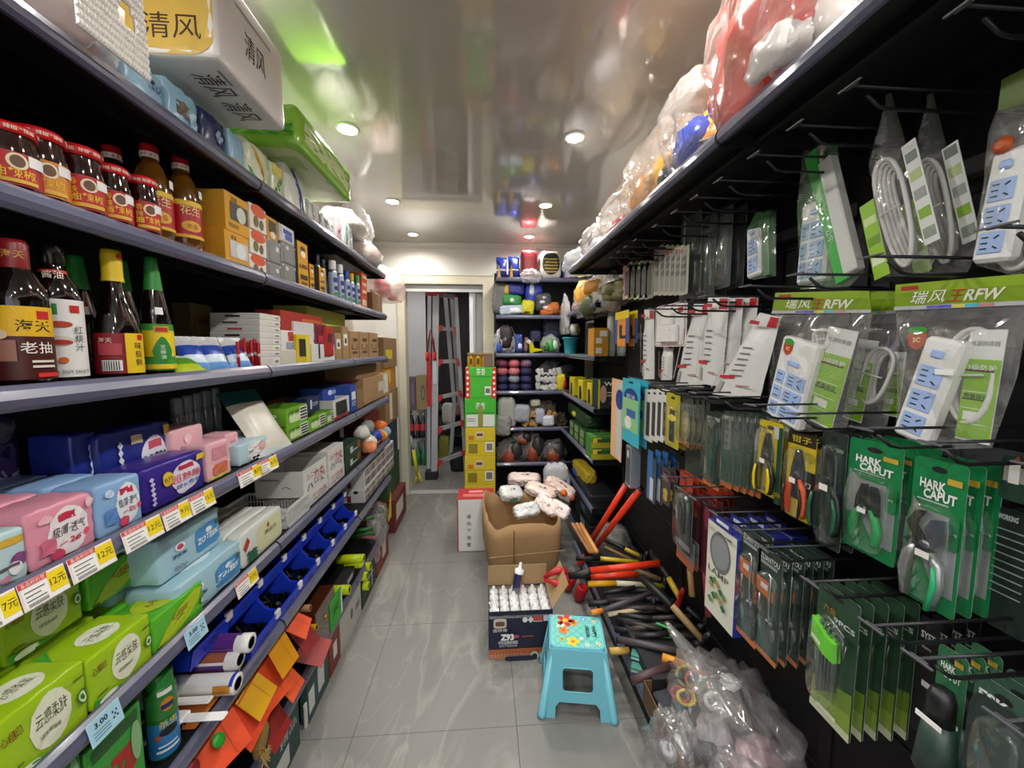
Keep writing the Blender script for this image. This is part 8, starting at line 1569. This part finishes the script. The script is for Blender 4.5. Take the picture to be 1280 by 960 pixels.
side('front', hw, bw, hd, bd, 0); side('back', hw, bw, hd, bd, pi); side('l', hd, bd, hw, bw, pi / 2); side('r', hd, bd, hw, bw, -pi / 2)
for sx in (-1, 1):
    for sy in (-1, 1): g = G(); g.tube([(sx * (hw - .012), sy * (hd - .012), hs - .012), (sx * (bw - .006), sy * (bd - .006), .012), (sx * (bw - .002), sy * (bd - .002), 0)], [.016, .019, .022], TQ, 10); g.build('leg', st)
# ---------------------------------------------------------------- heap of tools on the deck below the hooks
def tool(name, label, cat, grp, pts, head=None, hcol='3a3c3e', seg=10):
    """a long tool lying in the heap: pts = (u, v, height, radius, colour of the length up to the next point)"""
    P = [on(2, z, u, v) for u, v, z, r, c in pts]; t = thing(name, label, cat, P[0], 0, grp); o = P[0]
    for i in range(len(P) - 1):
        r = pts[i][3]; g = G(); g.tube([P[i] - o, P[i] - o + (P[i + 1] - P[i]) * .5, P[i + 1] - o], [r * .95, r, r * .92], M(pts[i][4], .45), seg); g.build('grip' if pts[i][4] in ('151516', '1c1c1d') else 'handle', t)
    if head:
        d = (P[-1] - P[-2]).normalized(); q = P[-1] - o; a = d.orthogonal().normalized(); a = Vector((0, 0, 1)) if abs(d.z) < .8 else a; a = (a - d * a.dot(d)).normalized(); g = G(); g.tube([q - a * head, q - a * head * .5, q - a * head * .45, q + a * head * .5, q + a * head], [.016, .016, .012, .013, .010], M(hcol, .35, .6 if hcol != 'a01a22' else 0), 10); g.build('head', t)
    return t
HG = 'hammers and tools heaped on the lowest deck of the tool wall'
BK = '151516'
for a in (('hammer', 'hammer with a black grip and a yellow shaft, level at the top of the heap', ((720, 698, .38, .016, BK), (750, 698, .38, .013, 'd0b41e'), (800, 703, .33, .012, BK)), .05),
          ('hammer', 'hammer with a black grip and a yellow shaft slanting down from the long cutter', ((755, 674, .36, .016, BK), (781, 686, .36, .013, 'c8aa1e'), (806, 698, .32, .012, BK)), .05),
          ('chisel', 'brown wooden handle under the black and yellow hammers', ((756, 684, .33, .012, '8a6a3c'), (790, 700, .32, .011, '6a4e2c')), 0),
          ('hammer', 'hammer with a yellow and cream shaft and a green label', ((735, 730, .34, .016, 'dca01e'), (770, 729, .34, .015, 'd8d2b8'), (803, 731, .33, .015, 'b8b82a'), (830, 733, .31, .013, BK)), .05),
          ('trowel', 'black rubber grip beneath the yellow and cream shaft', ((752, 741, .30, .016, BK), (795, 742, .29, .016, '262628')), 0), ('trowel', 'black rubber grip with a white mark, lower than the first', ((736, 755, .29, .016, BK), (782, 750, .29, .015, '262628')), 0),
          ('crowbar', 'grey wrapped bar with an orange tip', ((739, 766, .33, .013, 'd8842a'), (753, 763, .33, .013, '46424a'), (815, 741, .36, .013, '46424a')), 0),
          ('hammer', 'pale wooden shaft under the grey wrapped bar', ((760, 768, .30, .012, 'cfbf98'), (817, 759, .31, .012, BK)), .05),
          ('trowel', 'black tool grip between the pale wooden shaft and the green strips', ((772, 775, .29, .014, '1c1c1d'), (822, 777, .30, .014, BK)), 0), ('trowel', 'black tool grip close to the stool seat', ((768, 786, .28, .014, '1c1c1d'), (830, 796, .29, .014, BK)), 0),
          ('trowel', 'second black tool grip beside the stool seat', ((770, 800, .27, .014, '1c1c1d'), (825, 806, .28, .013, BK)), 0),
          ('claw_hammer', 'claw hammer with a long black grip and bare wood below it, lying across the heap', ((802, 722, .46, .020, BK), (840, 757, .45, .016, 'a88a5c'), (878, 800, .36, .014, 'a88a5c')), .06),
          ('mallet', 'hammer with a black grip and yellow shaft ending in a dark red head', ((815, 690, .46, .02, BK), (836, 723, .44, .016, 'c8a41a'), (850, 748, .40, .016, BK)), .07, 'a01a22'),
          ('file_tool', 'green edged strip in the middle of the heap', ((820, 779, .34, .006, '3aa85a'), (838, 786, .34, .006, '3aa85a')), 0), ('file_tool', 'dull green strip under the bright green one', ((815, 793, .31, .01, '5a9a6a'), (840, 796, .31, .01, '5a9a6a')), 0),
          ('crowbar', 'dark mottled bar wrapped in film close to the stool', ((773, 799, .30, .015, '4a4448'), (852, 815, .33, .015, '4a4448')), 0), ('hammer', 'yellowish wooden handle end in film beside the stool', ((762, 814, .25, .016, 'c09a4a'), (786, 813, .25, .016, 'a8823a')), 0),
          ('hammer', 'orange round handle end near the coloured hoses', ((828, 822, .31, .020, 'e0982a'), (862, 834, .31, .019, 'd08a22')), 0), ('hammer', 'dark brown wrapped handle end at the near edge of the heap', ((790, 851, .28, .018, '4a3436'), (840, 831, .31, .017, '54403a')), 0),
          ('chisel', 'wooden shaft end with a hole at the top of the heap', ((794, 713, .40, .014, '7a6248'), (826, 724, .38, .013, '6a523a')), 0), ('pliers', 'black tool leaning at the back of the heap', ((858, 760, .40, .014, BK), (880, 778, .36, .012, '262628')), .05)):
    tool(a[0], a[1], 'hammer' if 'ham' in a[0] or a[0] == 'mallet' else 'hand tool', HG, a[2], a[3], a[4] if len(a) > 4 else '3a3c3e')
for i in range(14):
    u, v = 752 + 7 * (i % 7) + 30 * (i // 7), 742 + 9 * (i % 7) - 4 * (i // 7); tool('chisel', f'dark tool grip half buried in the heap, {ORD[i]} counted towards the camera', 'hand tool', HG, ((u, v, .30, .013, ['1e1e20', '2c2826', '3a3432'][i % 3]), (u + 42 + 6 * (i % 3), v + 4 * (i % 5) - 8, .33, .012, ['26262a', '6a5a44', '1a1a1c', '8a7a5a'][i % 4])))
def cutter(label, A, B, nm='bolt_cutter'):
    t = thing(nm, label, 'bolt cutter', (0, 0, 0), 0, 'long red bolt cutters on the tool heap')
    for (p, q) in (A, B):
        g = G(); g.tube([p, p.lerp(q, .2)], .018, M(BK, .5), 10); g.build('grip', t); g = G(); g.tube([p.lerp(q, .02), q], [.019, .017], M('e2391c', .35), 12); g.build('handle', t)
    m = (A[1] + B[1]) / 2; d = ((A[1] - A[0]) + (B[1] - B[0])).normalized(); g = G(); g.tube([A[1], m + d * .05, m + d * .12], [.02, .022, .018], M(BK, .45), 8); g.tube([B[1], m + d * .05], .02, M(BK, .45), 8); g.build('pivot', t)
    g = G(); s_ = d.orthogonal().normalized() * .02
    for k in (-1, 1): g.tube([m + d * .12 + s_ * k, m + d * .18 + s_ * k * 1.8, m + d * .26 + s_ * k * .3], [.016, .022, .008], M('b01a1e', .4), 8)
    g.build('jaws', t); return t
V_ = lambda u, v, X: on(0, X, u, v)
cutter('long red handled bolt cutter standing upright against the hooks behind the heap', (V_(801, 610, .86), V_(746, 682, .72)), (V_(784, 604, .86), V_(738, 678, .70)))
Z3 = lambda u, v, z: on(2, z, u, v)
cutter('long red handled bolt cutter lying level across the heap', (Z3(826, 704, .47), Z3(738, 713, .42)), (Z3(806, 716, .36), Z3(736, 722, .34)))
for i, (u, v, z_, l) in enumerate(((726, 741, .06, 'dark red rubber head on the floor under the cutter'), (712, 728, .07, 'second dark red rubber head on the floor nearer the big carton'))):
    P = Z3(u, v, z_); g = G(); g.lathe([(.028, -.05), (.036, -.045), (.036, .045), (.028, .05)], M('a8161e', .35), 16, TM(0, 0, 0, .2, .3)); q = tag(g.build('mallet'), l, 'mallet', None, P)
for i in range(2): card_ = G(); P = Z3(790, 822 + 16 * i, .27 - .03 * i); card_.cbox(-.05, .05, -.02, .02, -.012, .012, M('4a8a7a', .4), .002); card_.box(-.048, .048, -.0205, -.02, -.01, .0, M('a8c8be', .4)); tag(card_.build('putty_box'), f'green and white slim box, {["upper", "lower"][i]} one at the near edge of the heap', 'box', 'green slim boxes in the heap', P + Vector((.05, 0, 0)), (0, 0, -.5))
for i, (X, Y, w_, d_, h_, c, l) in enumerate(((.68, 1.66, .32, .4, .1, '1d1d20', 'black tool tray under the hammer heads'), (.66, 2.05, .34, .42, .1, '1b1b1d', 'black tool tray under the middle of the heap'), (.7, 2.5, .3, .36, .12, '222226', 'black tool tray under the far end of the heap'), (.645, 1.28, .33, .38, .09, M('64492f', .85), 'open brown carton of coloured hoses at the camera end of the heap'))): carton('tool_tray', l, 'box', 'trays under the tool heap', (X, Y, .2), RROT, d_, w_, h_, c, [], flaps={'list': [], 'col': '7a5c3a'} if i in (3,) else None, seam=False)
bagged('tool_bag', 'grey crumpled clear bag behind the upright bolt cutter', 'bag', None, (.78, 2.62, .2), RROT, .3, .22, .22, '2c2c2e', film('d8d4cc', .2, .1, 1, 24), 6, [(0, .1, 0, .09, .07, .07, '2a2a2c'), (.07, .05, .02, .05, .05, .05, '8a6a4a')])
t = thing('wood_roll', 'bundle of orange brown wooden sticks beside the big carton', 'sticks', (0, 0, 0)); 
for k in range(3): g = G(); g.tube([V_(716 + 5 * k, 655, .60), V_(738 + 4 * k, 690, .60)], .012, M('c88a4a', .5), 8); g.build('stick', t)
carton('tool_case', 'dark grey case inside the open carton of coloured hoses', 'tool case', None, (.70, 1.30, .205), RROT + .2, .3, .26, .06, '33363d', [('t', 'r', 0, 0, .7, .5, '2a2c32')], b=.01, seam=False)
# coloured hose loops
for i, (u, v, r, c, l, rz) in enumerate(((862, 846, .05, 'd8c41c', 'yellow hose loop standing up, topmost in the near carton', .3), (872, 852, .048, 'd8481e', 'orange red hose loop inside the yellow one', .5), (850, 868, .03, 'b8302a', 'small red hose loop at the carton edge', .1), (858, 872, .032, 'e0c41e', 'small yellow hose loop below the larger ones', .4), (885, 856, .03, '1f7a34', 'green cord coil behind the hose loops', .9), (880, 872, .03, '16161a', 'black cord coil in front of the green one', .6), (892, 876, .032, 'c8ccc2', 'white and green cord coil next to the clear bag', .7))):
    P = Z3(u, v, .30); g = G(); ring = [(r * cos(2 * pi * k / 20), .004 * sin(6 * pi * k / 20), r * .75 * sin(2 * pi * k / 20)) for k in range(20)]; g.tube(ring, .006 if i < 4 else .009, M(c, .35), 7, True); g.tube([(a * .86, b + .014, d_ * .86) for a, b, d_ in ring], .006, M(c, .35), 7, True); tag(g.build('hose_loop'), l, 'hose', 'coloured loops in the near carton', P, (-.5, 0, -.6 + rz))
# clear bags at the near end
BG = film('f2eeee', .11, .08, 1, 16, .5)
def drape(label, P, rx, ry, rz, seed, inner=(), rot=0, tail=None):
    g = G(); blob(g, rx, ry, rz, BG, seed, .42, 2.6, None, 34)
    if tail: g.tube([Vector(tail), Vector(tail) * .55 + Vector((0, 0, rz * .5)), Vector((0, 0, rz * .7))], [.012, .035, .09], BG, 12, caps=False)
    o = tag(g.build('plastic_bag'), label, 'bag', 'large clear bags at the near end of the tool heap', P, rot)
    for k, (nm, c, x, y, z_, r) in enumerate(inner): q = G(); blob(q, r, r, r * .7, M(c, .3, .7, bump=.6, bscale=40) if c == '8a8c8e' else crinkle(c, 14), seed + k, .6, 3.4, TM(x, y, z_), 14); q.build(nm, o)
drape('large crumpled clear bag with a twisted neck draped over the heap below the hanging cards', (.86, 1.22, .22), .15, .24, .15, 5, [('contents', 'a88a90', .05, -.08, .0, .08), ('contents', '9a9496', -.04, .05, .0, .06), ('label', 'e8e8e6', .03, .06, .2, .03)], 0, (-.05, .40, .20))
drape('second clear bag with pinkish goods reaching the bottom edge of the photo', (.78, .98, .12), .15, .16, .15, 9, [('contents', 'a8848c', .02, .0, .0, .07), ('contents', '8a8c8e', -.08, .06, .02, .05)])
drape('clear bag of chrome chains and yellow clips on the floor at the near end', (.655, 1.22, .03), .085, .11, .19, 13, [('chain', '8a8c8e', -.02, .0, .20, .04), ('chain', '8a8c8e', .04, .02, .19, .04), ('clips', 'd0b41e', -.01, -.06, .13, .035), ('clips', 'a8a8a8', .03, -.07, .07, .03), ('contents', '3a4a44', -.06, .02, .02, .04)])
carton('orange_carton', 'orange brown carton with black bars between the clear bags', 'box', None, (.675, 1.08, .001), RROT + .5, .12, .14, .2, 'b8622a', [('f', 'r', 0, .2, .5, .2, '3a2414'), ('f', 'r', 0, -.3, .5, .08, '3a2414')])
# ================================================================ things in and behind the doorway
YL = 4.95; AL2 = M('b2b3b6', .4, .4); V5 = lambda u, v, Y=YL: on(1, Y, u, v)
ld = thing('step_ladder', 'tall aluminium step ladder with red corner caps standing in the doorway', 'ladder', (0, 0, 0))
def railp(u0, v0, u1, v1, w, Y0, Y1, mat=AL2, nm='rail'):
    p, q = V5(u0, v0, Y0), V5(u1, v1, Y1); g = G(); a = Vector((w / 2, 0, 0)); b = Vector((0, .02, 0)); vs = [p - a - b, p + a - b, p + a + b, p - a + b, q - a - b, q + a - b, q + a + b, q - a + b]; g.add(vs, [(0, 1, 2, 3), (7, 6, 5, 4), (0, 4, 5, 1), (1, 5, 6, 2), (2, 6, 7, 3), (3, 7, 4, 0)], mat); return g.build(nm, ld)
railp(545, 368, 543, 594, .075, YL, YL); railp(537, 366, 536, 594, .045, YL + .12, YL + .12); railp(570, 372, 582, 588, .045, YL + .05, YL + .25); railp(557, 372, 568, 505, .05, YL + .18, YL + .55); railp(565, 374, 574, 505, .05, YL + .2, YL + .6); railp(568, 505, 562, 590, .05, YL + .55, YL + .7)
for u0, v0, u1, v1 in ((548, 365, 570, 369), (548, 408, 570, 410), (548, 450, 573, 449), (548, 495, 577, 489), (548, 535, 580, 526), (548, 576, 581, 564)):
    p, q = V5(u0, v0), V5(u1, v1, YL + .1); g = G(); d_ = Vector((0, .09, 0)); h_ = Vector((0, 0, .045)); g.add([p, q, q + d_, p + d_, p - h_, q - h_, q + d_ - h_, p + d_ - h_], [(0, 1, 2, 3), (7, 6, 5, 4), (0, 4, 5, 1), (1, 5, 6, 2), (2, 6, 7, 3), (3, 7, 4, 0)], AL2); g.build('step', ld)
    for c in (p, q): g = G(); s_ = 1 if c is p else -1; g.prism([(0, .01), (s_ * .06, .01), (s_ * .05, -.03), (0, -.09), (-s_ * .02, -.07)], -.012, .0, M('b81e24', .4), 'y', TM(c.x, c.y, c.z)); g.build('corner_cap', ld)
for u0, u1, v0, v1, c in ((532, 546, 362, 370, 'b81e24'), (533, 540, 442, 508, 'a8222a'), (541, 546, 447, 480, 'b8c8d0')):
    p, q = V5(u0, v0, YL - .025), V5(u1, v1, YL - .025); g = G(); g.box(p.x, q.x, p.y - .01, p.y, q.z, p.z, M(c, .4)); g.build('cap' if v0 < 400 else 'sticker', ld)
g = G(); p = V5(538, 412, YL - .04); q1, q2 = V5(534, 440, YL - .04), V5(543, 440, YL - .04); g.tube([q1, V5(536, 425, YL - .04), p, V5(541, 425, YL - .04), q2], .012, M('8a1a22', .5), 8)
for q in (q1, q2): g.tube([q, q - Vector((0, 0, .1))], .022, M('c8281e', .5), 8)
g.build('strap', ld)
g = G(); a = V5(541, 600, YL); g.box(a.x - .09, a.x + .06, a.y - .05, a.y + .1, 0, .1, M('17171a', .6)); g.build('rubber_foot', ld)
for i, (u0, u1, v0, v1, Y, c, l) in enumerate(((509, 520, 472, 512, 5.5, '5a4450', 'purplish carton by the storeroom wall behind the ladder'), (520, 533, 470, 512, 5.5, '8a7244', 'brown carton with a blue ring beside the purplish one'))):
    a, b = V5(u0, v1, Y), V5(u1, v0, Y); carton('carton_box', l, 'box', 'cartons in the storeroom', ((a.x + b.x) / 2, Y, a.z), 0, b.x - a.x, .25, b.z - a.z, c, [('f', 'o', .3, .0, .4, .45, '4a4a6a'), ('f', 'o', .3, .0, .25, .3, c)] if i else [('f', 'r', .2, 0, .3, .6, '7a5a6a')])
a = V5(521, 512, 5.5); g = G(); 
for x in (-.12, .12): g.box(a.x + x - .01, a.x + x + .01, 5.5, 5.74, 0, a.z - .001, M('5a5a58', .6))
g.box(a.x - .14, a.x + .14, 5.5, 5.75, a.z - .012, a.z - .0015, M('5a5a58', .6)); g.box(a.x - .14, a.x + .14, 5.5, 5.75, a.z - .42, a.z - .41, M('5a5a58', .6)); tag(g.build('rack'), 'grey rack of bottles in the storeroom, carrying two cartons', 'rack', None)
for r_, (zc, c, lab) in enumerate(((a.z - .409, '1c1a1c', 'b8282e'), (.001, '1f5a34', '2a6a3c'))):
    for i in range(3):
        x = a.x - .08 + .08 * i; h = .36 if r_ == 0 else .34; vessel('drink_bottle', f'{["dark cola", "green"][r_]} bottle, {ORD[i]} from the door casing on the {["upper", "lower"][r_]} level of the storeroom rack', 'bottle', 'bottles in the storeroom rack', (x, 5.56, zc), 0, ([(.032, 0), (.036, .01), (.036, h * .6), (.015, h * .85), (.013, h * .92)], M(c, .15, coat=.5)), [('label', [(.0365, h * .3), (.0365, h * .55)], M(lab, .4), None), ('cap', [(.016, h * .9), (.016, h * .98), (0, h)], M('b89a5a' if r_ == 0 else '2a6a3a', .4), None)], 12)
t = thing('mop', 'grey and yellow pole tool standing inside the doorway', 'mop', (0, 0, 0)); g = G(); g.tube([V5(513, 545, 4.8), V5(517, 562, 4.8)], .016, M('8fa0a8', .4), 8); g.tube([V5(517, 562, 4.8), V5(522, 595, 4.8)], .02, M('c8b82a', .4), 8); g.build('pole', t); g = G(); p = V5(524, 608, 4.8)
for k in (-1, 1): g.tube([V5(522, 590, 4.8), p + Vector((k * .04, 0, .05)), Vector((p.x + k * .05, p.y, .01))], .014, M('d0b41e', .4), 8)
g.build('fork', t)
for a_ in ((560, 505, 530, 14, 'd8d4c8', 'white bag behind the ladder steps', 5.9), (570, 505, 520, 14, 'b0706a', 'pinkish cloth behind the ladder steps', 6.0), (556, 545, 575, 14, '7a7a1e', 'yellow green bag low behind the ladder', 5.7), (573, 575, 598, 18, '141416', 'black bag on the storeroom floor beside the carton stack', 5.2), (556, 520, 545, 22, '4c4a4a', 'grey bin low behind the ladder', 6.1)):
    lump('storage_bag', a_[5], 'bag', 'things behind the ladder', a_[0], a_[1], a_[2], a_[3], a_[4], a_[0], Y=a_[6], zz=.001 if a_[2] > 570 else None)
for zb_, in ((.72,), (.3,)): g = G(); g.box(-.82, .2, 6.02, 6.5, zb_, zb_ + .02, M('4a4644', .6)); [g.box(x, x + .03, y, y + .03, 0, zb_, M('4a4644', .6)) for x in (-.8, .16) for y in (6.03, 6.46)]; tag(g.build('storage_rack'), f'{["upper", "lower"][zb_ < .5]} dark board of the storage rack behind the ladder', 'rack', None)
